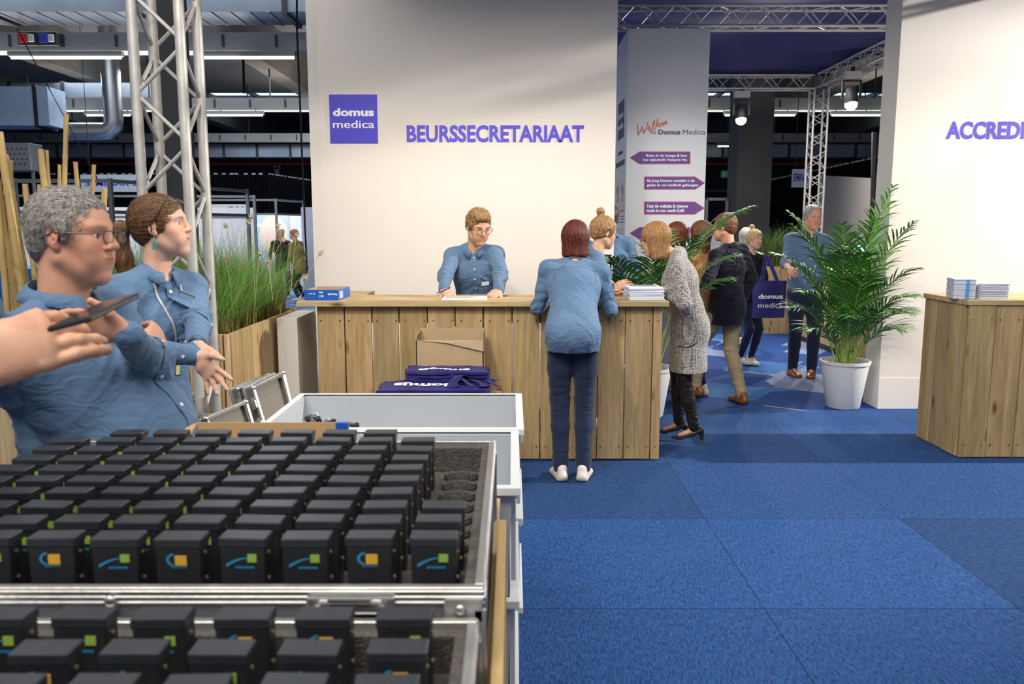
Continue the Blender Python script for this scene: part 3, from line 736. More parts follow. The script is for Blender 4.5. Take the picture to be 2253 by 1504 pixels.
def cardigan_mat():
    m, nt, b = newmat('honeycomb_cardigan'); b.inputs['Roughness'].default_value = .95; b.inputs['Sheen Weight'].default_value = .3
    v = coords(nt, (1, 1, 1)); w = N(nt, 'ShaderNodeTexVoronoi', Scale=95); w.inputs['Randomness'].default_value = .35; nt.links.new(v, w.inputs['Vector'])
    r = N(nt, 'ShaderNodeValToRGB'); nt.links.new(w.outputs['Distance'], r.inputs[0]); r.color_ramp.elements[0].position = .25; r.color_ramp.elements[1].position = .6
    r.color_ramp.elements[0].color = (.52, .49, .45, 1); r.color_ramp.elements[1].color = (.10, .095, .09, 1)
    nt.links.new(r.outputs[0], b.inputs['Base Color'])
    bp = N(nt, 'ShaderNodeBump', Strength=.5, Distance=.004); nt.links.new(w.outputs['Distance'], bp.inputs['Height']); nt.links.new(bp.outputs[0], b.inputs['Normal'])
    return m
CARDI = cardigan_mat()
SHOE_W = mat('pale_sneaker', (.66, .62, .55), .6); SHOE_B = mat('brown_leather_shoe', (.22, .075, .022), .35, var=.2); SHOE_K = mat('black_suede', (.012, .011, .012), .6)
SOLE = mat('rubber_sole', (.55, .52, .46), .6); BTN = mat('pearl_button', (.75, .74, .70), .35); STITCH = mat('navy_embroidery', (.015, .018, .07), .7)
EYEW = mat('eye_white', (.75, .72, .70), .15); IRIS = mat('iris', (.10, .10, .09), .15); PUP = mat('pupil', (.005, .005, .005), .1)
SPEC = mat('spectacle_frame', (.035, .022, .02), .3); LENS = mat('spectacle_lens', (.9, .95, 1), .05, alpha=.05, spec=.5)
EARR = mat('green_earring', (.02, .28, .20), .3); STRAP = mat('beige_lanyard', (.52, .50, .44), .7)

def rotm(yaw=0, pitch=0, roll=0):
    """columns right, forward, up; yaw turns left (counter clockwise seen from above), pitch>0 looks up"""
    return np.array((Matrix.Rotation(R(yaw), 3, 'Z') @ Matrix.Rotation(R(pitch), 3, 'X') @ Matrix.Rotation(R(roll), 3, 'Y')))
def ik(S, Wp, l1, l2, hint):
    d = Wp - S; L = np.linalg.norm(d)
    if L > (l1 + l2) * .995: Wp = S + d / L * (l1 + l2) * .995; d = Wp - S; L = np.linalg.norm(d)
    a = (l1 * l1 - l2 * l2 + L * L) / (2 * L); h = math.sqrt(max(0, l1 * l1 - a * a)); w = d / L
    hp = unit(hint - w * np.dot(hint, w)); return S + w * a + hp * h, Wp
def hand_prims(B, Wp, fd, pn, thumb, curl=(25, 30, 35, 40), bend=.5, sc_=1.0, tdir=None, spread=.03, flat=False):
    """Wp wrist, fd finger direction, pn palm normal (toward palm side), thumb = +1/-1 side of the thumb along cross(fd,pn)"""
    fd = unit(fd); pn = unit(pn - fd * np.dot(pn, fd)); sd = unit(np.cross(fd, pn)) * thumb; q = sc_
    B.ec(Wp + fd * .008, Wp + fd * .045 * q, (.027 * q, .018 * q), (.037 * q, .017 * q), u=sd, k=.012)
    B.ec(Wp + fd * .045 * q, Wp + fd * .088 * q, (.037 * q, .017 * q), (.040 * q, .0125 * q), u=sd, k=.012)
    for i, (off, ln) in enumerate(((.030, .074), (.010, .083), (-.0105, .077), (-.030, .060))):
        K = Wp + fd * (.086 - .004 * abs(i - 1)) * q + sd * off * q; d = unit(fd + sd * (1.2 - i) * spread * 2); ax = unit(np.cross(fd, pn)); r = .0092 * q if i < 3 else .0080 * q
        ang = R(curl[i]); cur = d
        for j, fr_ in enumerate((.46, .30, .24)):
            c_, s_ = math.cos(ang), math.sin(ang); new = unit(d * math.cos(sum_ang(curl[i], j)) + pn * math.sin(sum_ang(curl[i], j)))
            E_ = K + new * ln * fr_ * q; B.ec(K, E_, r * (1 - .07 * j), r * (.93 - .09 * j), k=.0045); K = E_
        B.nails.append((K, new, pn, r))
    T0 = Wp + fd * .022 * q + sd * .024 * q; td = unit(sd * .75 + fd * .65 + pn * .35) if tdir is None else unit(tdir)
    T1 = T0 + td * .036 * q; T2 = T1 + unit(td + fd * .4) * .030 * q; T3 = T2 + unit(td + fd * .6) * .022 * q
    B.ec(T0, T1, .0150 * q, .0120 * q, k=.014); B.ec(T1, T2, .0118 * q, .0105 * q, k=.005); B.ec(T2, T3, .0105 * q, .0085 * q, k=.005)
def sum_ang(c, j): return R(c * (1, 2.0, 2.6)[j])

def head_prims(B, C, F, s, fem=False, k0=.5, nose=1.0, age=0):
    """C head centre, F frame (right, forward, up)"""
    L = lambda x, y, z: C + F @ (V3(x, y, z) * s); r_, f_, u_ = F[:, 0], F[:, 1], F[:, 2]
    B.el(L(0, -.012, .034), (.0745 * s, .094 * s, .082 * s), F, k=.02)
    B.ec(L(0, .022, .02), L(0, .036, -.068), (.064 * s, .060 * s), (.044 * s if not fem else .039 * s, .046 * s), u=r_, k=.03)
    jw = .052 if not fem else .045
    for q in (-1, 1):
        B.ec(L(q * jw, .0, -.050), L(q * .016, .064, -.094), .017 * s, .015 * s, k=.03)
        B.el(L(q * .040, .060, -.020), (.019 * s, .017 * s, .018 * s), F, k=.03)
        B.el(L(q * .030, .066, -.052), (.022 * s, .018 * s, .024 * s), F, k=.03)
        B.ec(L(q * .012, .080, .028), L(q * .042, .066, .028), .0085 * s, .0085 * s, k=.016)
        B.el(L(q * .0320, .097, .0085), (.0175 * s, .016 * s, .0125 * s), F, k=.012, op='s')
        B.ec(L(q * .020, .0735, .0188), L(q * .044, .0660, .0175), .0060 * s, .0055 * s, k=.004)     # upper lid
        B.ec(L(q * .020, .0715, -.0052), L(q * .044, .0645, -.0035), .0058 * s, .0055 * s, k=.007)   # lower lid
        ef = F @ np.array(Matrix.Rotation(R(-q * 20), 3, 'Z'))
        B.el(L(q * .0745, -.010, .004), (.0075 * s, .018 * s, .030 * s), ef, k=.010)
        B.el(L(q * .083, -.004, .006), (.006 * s, .010 * s, .018 * s), ef, k=.004, op='s')
        B.el(L(q * .079, -.004, .000), (.004 * s, .005 * s, .008 * s), ef, k=.004)
        B.el(L(q * .0725, -.002, -.022), (.007 * s, .009 * s, .011 * s), F, k=.006)
        B.el(L(q * .0115 * nose, .0935, -.0225), (.0075 * s, .010 * s, .0068 * s), F, k=.006)
    B.ec(L(0, .079, .024), L(0, .097 + .004 * nose, -.014), (.0065 * s, .009 * s), (.0085 * s * nose, .010 * s), u=r_, k=.014)
    B.el(L(0, .1005 + .003 * nose, -.0185), (.0088 * s * nose, .0085 * s, .0075 * s), F, k=.007)
    B.el(L(0, .066, -.094), (.021 * s, .019 * s, .016 * s), F, k=.022)
    B.el(L(0, .075, -.053), (.026 * s, .015 * s, .020 * s), F, k=.02)
    B.ec(L(-.016, .0855, -.0480), L(.016, .0855, -.0480), (.0055 * s, .0036 * s), u=f_, k=.005)
    B.ec(L(-.014, .0850, -.0570), L(.014, .0850, -.0570), (.0060 * s, .0042 * s), u=f_, k=.006)
    B.ec(L(-.021, .0935, -.0525), L(.021, .0935, -.0525), (.0042 * s, .0010 * s), u=f_, k=.002, op='s')

def person(label, feet, hc, s=None, H=1.75, yaw=0, head=(0, 0, 0), hands=(None, None), hints=((.6, -.3, -.6), (-.6, -.3, -.6)),
           skin='fair', hair=('short', 'dark'), top=DENIM, legs=JEANS, shoe='sneaker', fem=False, wide=1.0, belly=0, res=.007, hres=.0045,
           footpos=None, hem=.12, legw=1.0, slouch=.0, coat=0, collar=True, group=None, glasses=None, detail=True, sleeve=1.0, bust=0, twist=0,
           hs=1.0, hand_pose=None, nose=1.0, handres=None, shoulder=1.0, strands=0, name='person', badge=True, loose=0, skirtflare=.0, walk=False, nf=0, armlen=1, clift=.006):
    """feet=(x,y) world, hc = head centre in world; all else local (x right, y forward, z up) unless noted"""
    s = s or H / 1.75
    root = empty(name, (feet[0], feet[1], 0), R(yaw), label, 'person', group)
    Rm = rotm(yaw); inv = Rm.T; O = V3(feet[0], feet[1], 0)
    toL = lambda p: inv @ (V3(tuple(p)) - O)
    HC = toL(hc); hsz = s * hs
    HF = rotm(head[0], head[1], head[2])
    P = V3(0, 0, .93 * s)
    NB = HC - HF[:, 2] * .10 * hsz - HF[:, 1] * (.035 + nf) * hsz - V3(0, 0, (.072 - nf * .45) * s)      # neck base
    u = unit(NB - P); L0 = np.linalg.norm(NB - P); want = .545 * s
    if L0 > want * 1.03 or L0 < want * .9:
        dz = NB[2] - P[2]; hor = np.linalg.norm((NB - P)[:2]); need = math.sqrt(max(.01, want ** 2 - min(hor, want * .9) ** 2))
        P = V3(0, 0, NB[2] - need)
        if hor > want * .9: P[:2] = (NB - unit(V3(NB[0], NB[1], 0)) * want * .9)[:2]
        u = unit(NB - P)
    tl = np.linalg.norm(NB - P)
    Tz = np.array(Matrix.Rotation(R(twist), 3, 'Z'))
    r = unit(np.cross(Tz @ V3(0, 1, 0), u)); f = np.cross(u, r); T = np.stack([r, f, u], 1)
    w = (.88 if fem else 1.0) * wide * s; dd = (.90 if fem else 1.0) * wide * s
    up = lambda t, x=0, y=0: P + u * tl * t + r * x + f * y
    SH = [up(.885, q * .176 * w * shoulder, -.005 - slouch * .03) for q in (1, -1)]
    arms = []
    la, lb = .285 * s * armlen, .25 * s * armlen
    for i, q in enumerate((1, -1)):
        hp = hands[i]
        if hp is None: Wt = SH[i] + V3(q * .07, .06, -.51 * s)
        else: Wt = toL(hp)
        hint = V3(hints[i]); E_, Wt = ik(SH[i], Wt, la, lb, hint); arms.append((E_, Wt))
    if footpos is None: footpos = [(.10 * s, .0, .08 * s, 8), (-.10 * s, .0, .08 * s, -8)]
    HJ = [P + r * q * .085 * w + V3(0, 0, -.035 * s) for q in (1, -1)]
    knees = []
    for i in range(2):
        A = V3(*footpos[i][:3]); dl = np.linalg.norm(HJ[i] - A) / 1.99; q_ = min(max(dl * 1.004, .40 * s), .50 * s) if not walk else .425 * s
        K, A = ik(HJ[i], A, q_ * .99, q_ * 1.01, V3(0, 1, 0.0)); knees.append((K, A))
    # ---- body (one continuous skin)
    B = Sdf(); B.nails = []
    B.ec(up(-.08), up(.12), (.135 * w, .095 * dd), (.115 * w, .085 * dd), u=r, k=.05)
    B.ec(up(.12), up(.62), (.115 * w, .08 * dd), (.140 * w, .095 * dd), u=r, k=.05)
    B.ec(up(.62), up(.9), (.140 * w, .09 * dd), (.09 * w, .055 * s), u=r, k=.05)
    B.ec(SH[0], SH[1], .042 * s, k=.03)
    nk = .053 * s * (.86 if fem else 1.0) * (1.0 + .12 * (belly > .05))
    top_n = HC - HF[:, 2] * .040 * hsz - HF[:, 1] * .022 * hsz
    B.ec(up(.93), top_n, (nk * 1.12, nk * 1.12), (nk, nk * 1.02), u=r, k=.03)
    for i, q in enumerate((1, -1)):
        E_, Wt = arms[i]
        B.ec(SH[i], E_, .040 * s, .033 * s, k=.03); B.ec(E_, E_ * .45 + Wt * .55, .034 * s, .031 * s, k=.02); B.ec(E_ * .45 + Wt * .55, Wt, .031 * s, (.026 * s, .021 * s), k=.015)
        K, A = knees[i]
        B.ec(HJ[i], K, .062 * s, .042 * s, k=.04); B.ec(K, A, .044 * s, .030 * s, k=.02)
        B.ec(A, A + V3(math.sin(R(-footpos[i][3])) * .1, math.cos(R(footpos[i][3])) * .1, -.045 * s), .028 * s, .022 * s, k=.02)
        pose = (hand_pose or (None, None))[i] or {}
        fd = unit(Wt - E_) if 'fd' not in pose else inv @ unit(V3(pose['fd']))
        pn = V3(-q * .9, .1, -.4) if 'pn' not in pose else inv @ unit(V3(pose['pn']))
        pn = unit(pn - fd * np.dot(pn, fd))
        # right hand (q=1): thumb on the side cross(pn, fd)*... chosen so that thumb points forward or up
        th = pose.get('thumb'); sd0 = np.cross(fd, pn)
        if th is None: th = 1 if q == -1 else -1
        hand_prims(B, Wt, fd, pn, th, pose.get('curl', (22, 26, 30, 34)), sc_=s * pose.get('sc', 1) * (.92 if fem else 1.0), tdir=None if 'tdir' not in pose else inv @ unit(V3(pose['tdir'])), spread=pose.get('spread', .03))
    head_prims(B, HC, HF, hsz, fem, nose=nose)
    fine = [(HC - .15 * hsz, HC + .15 * hsz)]
    if detail:
        for i in range(2):
            if hands[i] is not None:
                c = arms[i][1]; fine.append((c - .13, c + .13))
    VV, F_ = B.mesh(res, fine, hres)
    if hres > .0028: VV = smooth_v(VV, F_, 1)
    # tint: lips, brows, blush
    ti = np.ones((len(VV), 3), np.float32); q_ = (VV - HC) @ HF / hsz
    lip = np.exp(-(((q_[:, 2] + .0525) / .0082) ** 4 + (q_[:, 0] / .024) ** 4)) * (q_[:, 1] > .07)
    ti = ti * (1 - lip[:, None]) + lip[:, None] * np.array([.80, .42, .42])
    brow = np.exp(-(((q_[:, 2] - .0295 + .12 * np.abs(np.abs(q_[:, 0]) - .03)) / .0042) ** 4 + ((np.abs(q_[:, 0]) - .031) / .0175) ** 4)) * (q_[:, 1] > .05)
    hc_ = {'grey': (.6, .6, .6), 'white': (.7, .7, .7)}.get(hair[1], (.30, .22, .18))
    ti = ti * (1 - .75 * brow[:, None]) + .75 * brow[:, None] * np.array(hc_)
    bl = np.exp(-(((np.abs(q_[:, 0]) - .045) / .02) ** 2 + ((q_[:, 2] + .025) / .02) ** 2)) * (q_[:, 1] > .03) + np.exp(-((q_[:, 0] / .014) ** 2 + ((q_[:, 2] + .02) / .015) ** 2)) * (q_[:, 1] > .09)
    bl = bl + (np.abs(q_[:, 0]) > .073) * (np.abs(q_[:, 2]) < .04) * .8
    ti = ti * (1 - .5 * bl[:, None]) + .5 * bl[:, None] * np.array([1, .72, .68])
    body = np_obj('body', VV, F_, SK[skin], root, ti)
    # ---- eyes
    for q in (-1, 1):
        c = HC + HF @ (V3(q * .0320, .0682, .0080) * hsz); ra_ = .0125 * hsz
        e = MB(); nn = 14; e.T = Matrix.Translation(Vector(c)) @ Matrix(((*HF[0], 0), (*HF[1], 0), (*HF[2], 0), (0, 0, 0, 1))).to_4x4() @ Matrix.Rotation(R(-90), 4, 'X')
        prof = [(max(1e-5, math.sin(PI * i / nn)) * ra_, -math.cos(PI * i / nn) * ra_) for i in range(nn + 1)]
        n = 16; e.add([(a_ * math.cos(2 * PI * k / n), a_ * math.sin(2 * PI * k / n), z) for a_, z in prof for k in range(n)], [])
        for i in range(nn):
            e.m = 0
            for k in range(n):
                e.f.append([i * n + k, i * n + (k + 1) % n, (i + 1) * n + (k + 1) % n, (i + 1) * n + k]); e.mi.append(0 if i < nn - 3 else (1 if i < nn - 1 else 2))
        e.build('eye', [EYEW, IRIS, PUP], root, smooth=True)
    # ---- hair
    build_hair(root, hair[0], HR[hair[1]], HC, HF, hsz, NB, T, strands, hres)
    # ---- top garment
    G = Sdf(); e0 = .012 + loose
    hemz = hem / tl * s
    fl = skirtflare
    G.ec(P - V3(0, 0, hem * s), up(.10), ((.160 + fl) * w + loose, (.122 + fl * .5) * dd + loose), (.140 * w + loose, .108 * dd + loose), u=r, k=.05)
    G.ec(up(.10), up(.62), (.138 * w + loose, .104 * dd + loose), (.160 * w + loose, .118 * dd + loose * .5), u=r, k=.06)
    G.ec(up(.62), up(.90), (.158 * w + loose * .5, .112 * dd), (.095 * w, .066 * s), u=r, k=.06)
    if hem > .08:
        for q in (-1, 1): G.el(up(-.13, q * .072 * w, -.050 * dd), (.092 * w, .080 * dd, .105 * s), T, k=.06); G.el(up(-.10, q * .075 * w, .015 * dd), (.096 * w, .118 * dd, .14 * s), T, k=.05)
        if hem > .3: G.ec(HJ[0] * .5 + HJ[1] * .5, HJ[0] * .5 + HJ[1] * .5 - V3(0, 0, .30 * s), (.155 * w, .125 * dd), (.155 * w, .13 * dd), u=r, k=.05)
    if belly:
        G.el(up(.20, 0, belly * .75), (.165 * w, (.10 + belly) * 1.0, .20 * s), T, k=.08)
        G.el(up(.45, 0, belly * .45), (.150 * w, .10, .17 * s), T, k=.08)
    if bust:
        for q in (-1, 1): G.el(up(.64, q * .065 * w, .075 * dd), (.060 * w, .045 + bust, .060 * s), T, k=.05)
    for i, q in enumerate((1, -1)):
        E_, Wt = arms[i]
        G.ec(SH[i] + u * .004, up(1.0, q * .046 * w, -.012), .048 * s, .040 * s, k=.05)
        G.ec(SH[i], E_, .053 * s + loose * .5, .046 * s + loose * .4, k=.055)
        cuff = E_ + (Wt - E_) * (sleeve if sleeve <= 1 else 1)
        if sleeve > .15: G.ec(E_, cuff - unit(Wt - E_) * .012, .046 * s + loose * .4, .034 * s + loose * .3, k=.02)
    G.ec(SH[0] - u * .01, SH[1] - u * .01, .050 * s, k=.03)
    if hem > .08: G.el(up(-.16, 0, -.04 * dd), (.10 * w, .078 * dd, .10 * s), T, k=.06)
    G.cut(P - V3(0, 0, hem * s), (0, 0, -1))
    VV, F_ = G.mesh(res, [] if res <= .005 else None, res)
    nm = vnormals(VV, F_); loc = (VV - P) @ T
    # folds: ridges on sleeves and waist
    qn = np.stack([loc[:, 0] * 7 + loc[:, 2] * 5, loc[:, 1] * 7, loc[:, 2] * 15 + np.abs(loc[:, 0]) * 12], 1) + len(label)
    fd_ = 1 - np.abs(vnoise(qn + 50) * 2 - 1) ** .8 + .5 * (1 - np.abs(vnoise(qn * 1.9 + 9) * 2 - 1))
    fd_ = fd_ + .9 * (vnoise(np.stack([loc[:, 0] * 11 + loc[:, 2] * 3, loc[:, 1] * 9, loc[:, 2] * 4.5], 1) + 31) - .5)
    armm = np.zeros(len(VV))
    for i in range(2):
        E_, Wt = arms[i]; d = np.linalg.norm(VV - E_, axis=1); armm += np.exp(-(d / (.11 * s)) ** 2)
    amp = .0070 * (1 + 1.6 * np.clip(armm, 0, 1)) * np.clip((1.05 * tl - loc[:, 2]) * 10, .1, 1) * (1 if coat == 0 else .8)
    VV = VV + nm * ((fd_ - .9) * amp)[:, None]
    for i in range(2):
        E_, Wt = arms[i]; last = 0
        for (A_, B_, t0_) in ((SH[i], E_, 0), (E_, Wt, 1)):
            ax = B_ - A_; ln_ = np.linalg.norm(ax); ax = ax / ln_; rel = VV - A_; tt_ = rel @ ax; rad_ = rel - tt_[:, None] * ax; rr_ = np.linalg.norm(rad_, axis=1)
            mk = (tt_ > -.02) & (tt_ < ln_ + .02) & (rr_ < .085 * s); e1 = unit(np.cross(ax, [.3, .2, 1.])); e2 = np.cross(ax, e1); an = np.arctan2(rad_ @ e2, rad_ @ e1)
            de = np.linalg.norm(VV - E_, axis=1); nz = vnoise(VV * 11 + 5 * i + len(label))
            wv = np.sin(2 * PI * (tt_ * 17 + .55 * np.sin(an + i) + nz * 1.6)); wv = np.where(wv > 0, wv ** 1.5, wv * .4) if False else np.sign(wv) * np.abs(wv) ** 1.3
            VV = VV + nm * (mk * wv * .0028 * s * (.35 + 1.1 * np.exp(-(de / .11) ** 2)) * np.clip((.08 * s - rr_) * 40, 0, 1))[:, None]
    VV = smooth_v(VV, F_, 1)
    shirt = np_obj('shirt' if not coat else {1: 'cardigan', 2: 'blazer', 3: 'coat'}[coat], VV, F_, top, root)
    ctx = dict(root=root, P=P, u=u, r=r, f=f, T=T, tl=tl, w=w, dd=dd, up=up, NB=NB, HC=HC, HF=HF, s=s, hsz=hsz, arms=arms, SH=SH, Rm=Rm, inv=inv, O=O, toL=toL, knees=knees, HJ=HJ, nk=nk)
    ctx['bvh'] = BVHTree.FromPolygons([tuple(v) for v in VV], [tuple(int(i) for i in q) for q in F_])
    # ---- collar
    ctx['clift'] = clift
    if collar: make_collar(ctx, top)
    # ---- trousers
    G = Sdf(); lw = legw
    G.ec(up(-.14), up(.10), (.148 * w, .105 * dd), (.128 * w, .092 * dd), u=r, k=.05)
    for i, q in enumerate((1, -1)):
        K, A = knees[i]
        G.el(up(-.13, q * .072 * w, -.055 * dd), (.078 * w, .070 * dd, .085 * s), T, k=.05)
        G.ec(HJ[i] - V3(0, 0, .02), HJ[i] * .45 + K * .55, (.086 * s * lw, .090 * s), .072 * s * lw, k=.03); G.ec(HJ[i] * .45 + K * .55, K, .072 * s * lw, .056 * s * lw, k=.02)
        G.ec(K, K * .6 + A * .4, .056 * s * lw, .054 * s * lw, k=.02); G.ec(K * .6 + A * .4, A + V3(0, 0, .012), .054 * s * lw, .040 * s * (lw ** 1.6), k=.02)
    VV, F_ = G.mesh(max(res, .006)); nm = vnormals(VV, F_)
    kf = np.zeros(len(VV))
    for K, A in knees: kf += np.exp(-((VV[:, 2] - K[2]) / .09) ** 2) + 1.3 * np.exp(-((VV[:, 2] - A[2] - .05) / .08) ** 2)
    qn = VV * np.array([9, 9, 38]) + 3; VV = VV + nm * ((1 - np.abs(vnoise(qn) * 2 - 1) - .5) * .006 * np.clip(kf + .15, 0, 1.3))[:, None]
    np_obj('trousers', VV, F_, legs, root)
    # ---- shoes
    for i, q in enumerate((1, -1)):
        A = knees[i][1]; a_ = R(footpos[i][3]); fw = V3(-math.sin(a_), math.cos(a_), 0); sd = V3(math.cos(a_), math.sin(a_), 0)
        pit = R(footpos[i][4]) if len(footpos[i]) > 4 else 0
        fw = fw * math.cos(pit) + V3(0, 0, -math.sin(pit)); uu = np.cross(sd, fw)
        Z0 = -.075 * s; S_ = Sdf(); pt = lambda y, z, x=0: A + fw * y * s + uu * (Z0 + z * s) + sd * x * s
        if shoe == 'pump':
            lift = .045
            S_.ec(pt(-.045, .035 + lift), pt(.02, .022 + lift * .6), (.030 * s, .026 * s), (.034 * s, .018 * s), u=sd, k=.02)
            S_.ec(pt(.02, .022 + lift * .6), pt(.11, .014), (.034 * s, .020 * s), (.040 * s, .016 * s), u=sd, k=.02)
            S_.ec(pt(.11, .014), pt(.165, .012), (.038 * s, .014 * s), (.018 * s, .010 * s), u=sd, k=.02)
            S_.el(pt(.02, .075 + lift * .5), (.030 * s, .070 * s, .032 * s), np.stack([sd, fw, uu], 1), k=.006, op='s')
            S_.ec(pt(-.055, .03 + lift), pt(-.060, .008), .020 * s, .014 * s, k=.01)
        else:
            S_.ec(pt(-.055, .035), pt(.03, .040), (.034 * s, .035 * s), (.040 * s, .032 * s), u=sd, k=.02)
            S_.ec(pt(.0, .06), pt(-.035, .085), (.030 * s, .034 * s), (.034 * s, .032 * s), u=sd, k=.03)
            S_.ec(pt(.03, .038), pt(.145, .022), (.042 * s, .030 * s), (.038 * s, .020 * s), u=sd, k=.03)
            S_.ec(pt(-.05, .015), pt(.15, .012), (.038 * s, .018 * s), (.040 * s, .016 * s), u=sd, k=.02)
        S_.cut(pt(0, 0.002), -uu)
        VV, F_ = S_.mesh(.005); sh = np_obj('shoe', VV, F_, {'sneaker': SHOE_W, 'brown': SHOE_B, 'pump': SHOE_K}[shoe], root)
        if shoe != 'pump':
            q2 = Sdf(); q2.ec(pt(-.05, .008), pt(.14, .008), (.041 * s, .016 * s), (.043 * s, .016 * s), u=sd, k=.01); q2.cut(pt(0, 0.0), -uu); q2.cut(pt(0, .017), uu)
            VV, F_ = q2.mesh(.005); np_obj('sole', VV, F_, SOLE if shoe == 'sneaker' else SHOE_K, sh)
    if glasses: make_glasses(ctx, glasses)
    return ctx

def build_hair(root, style, m, C, F, s, NB, T, strands, hres):
    L = lambda x, y, z: C + F @ (V3(x, y, z) * s); r_ = F[:, 0]
    G = Sdf(); long_ = style in ('bob', 'long', 'long2')
    vol = {'short': .010, 'grey': .003, 'curly': .006, 'pony': .008, 'bob': .020, 'long': .016, 'bun': .012, 'thin': .006, 'long2': .018}.get(style, .01)
    G.el(L(0, -.014, .036), ((.0745 + vol) * s, (.094 + vol) * s, (.083 + vol * 1.1) * s), F, k=.01)
    if style in ('short', 'grey', 'curly', 'thin'):
        if style == 'curly': G.el(L(.008, .022, .092), (.062 * s, .068 * s, .036 * s), F, k=.03)
        G.el(L(0, -.065, -.015), (.060 * s, (.038 if style != 'grey' else .032) * s, .055 * s), F, k=.02)
        for q in (-1, 1): G.ec(L(q * .071, .012, .035), L(q * .072, .016, -.004), (.009 * s, .015 * s), (.005 * s, .010 * s), u=r_, k=.008)
        G.el(L(0, .128, {'grey': -.002, 'curly': -.002}.get(style, -.012)), (.10 * s, .088 * s, .088 * s), F, k=.012, op='s')
        if style in ('thin',): G.el(L(0, .10, .07), (.05 * s, .06 * s, .03 * s), F, k=.02, op='s')
        G.ec(L(-.2, -.02, -.115), L(.2, -.02, -.115), (.06 * s, .10 * s), u=F[:, 2], k=.01, op='s')
        for q in (-1, 1): G.el(L(q * .090, .000, -.018), (.024 * s, .026 * s, .040 * s), F, k=.006, op='s'); G.el(L(q * .085, .055, -.06), (.03 * s, .05 * s, .055 * s), F, k=.006, op='s')
    elif style in ('pony', 'bun'):
        G.el(L(0, -.060, -.010), (.058 * s, .042 * s, .055 * s), F, k=.02)
        G.el(L(0, .130, -.018), (.11 * s, .088 * s, .094 * s), F, k=.010, op='s')
        G.ec(L(-.2, -.02, -.125), L(.2, -.02, -.125), (.07 * s, .10 * s), u=F[:, 2], k=.01, op='s')
        for q in (-1, 1): G.el(L(q * .092, .004, -.012), (.026 * s, .024 * s, .036 * s), F, k=.006, op='s')
        if style == 'pony':
            tie = L(0, -.115, .012)
            pts = [tie, L(0, -.150, .010), L(.0, -.168, -.04), L(0, -.160, -.10), L(0, -.150, -.155), L(0, -.155, -.20)]
            rr = [.016, .030, .036, .034, .026, .008]
            for i in range(len(pts) - 1): G.ec(pts[i], pts[i + 1], rr[i] * s, rr[i + 1] * s, k=.012)
        else:
            G.ec(L(0, -.055, .125), L(0, -.062, .150), .024 * s, .026 * s, k=.012); G.el(L(.0, -.066, .158), (.032 * s, .030 * s, .024 * s), F, k=.006)
    elif long_:
        low = {'bob': -.095, 'long': -.12, 'long2': -.17}[style]
        for q in (-1, 1):
            G.ec(L(q * .062, .012, .03), L(q * .066, .0, low), (.030 * s, .045 * s), (.026 * s, .040 * s), u=r_, k=.02)
            G.ec(L(q * .060, .032, .055), L(q * .070, .016, low * .6), (.018 * s, .030 * s), (.014 * s, .025 * s), u=r_, k=.02)
        G.ec(L(0, -.05, .03), L(0, -.055, low - .02), (.080 * s, .055 * s), (.075 * s, .040 * s), u=r_, k=.03)
        G.el(L(0, .135, -.045), (.060 * s, .085 * s, .105 * s), F, k=.012, op='s')
        G.cut(L(0, 0, low - .025), -F[:, 2])
    VV, F_ = G.mesh(max(.0035, hres)); nm = vnormals(VV, F_); q = (VV - C) @ F / s
    if style in ('curly', 'bun'): d = (vnoise(q * 60) + .6 * vnoise(q * 120)) * .0085
    elif style in ('short', 'grey', 'thin'): d = (vnoise(q * np.array([70, 45, 60])) + .7 * vnoise(q * np.array([150, 80, 140]))) * .0055
    else:
        ang = np.arctan2(q[:, 0], -q[:, 1]); d = (vnoise(np.stack([ang * 16, q[:, 2] * 6, ang * 0], 1) + 7) + .6 * vnoise(np.stack([ang * 40, q[:, 2] * 14, ang * 0], 1))) * .008
        if style == 'pony':
            a2 = np.arctan2(q[:, 0], q[:, 2] - .02); d = (vnoise(np.stack([a2 * 14, q[:, 1] * 8, q[:, 2] * 8], 1) + 7) + .5 * vnoise(np.stack([a2 * 40, q[:, 1] * 20, q[:, 2] * 20], 1))) * .005
    VV = VV + nm * ((d - .003) * s)[:, None]
    o = np_obj('hair', VV, F_, m, root)
    if strands:
        add_strands(root, o, VV, F_, nm, m, C, F, s, style, strands)
    if style == 'pony':
        b = MB(); b.tube([L(.018 * math.cos(t), -.128, .012 + .018 * math.sin(t)) for t in np.linspace(0, 2 * PI, 12)[:-1]], .005 * s, 6, closed=True); b.build('hair_tie', SHOE_K, o, smooth=True)
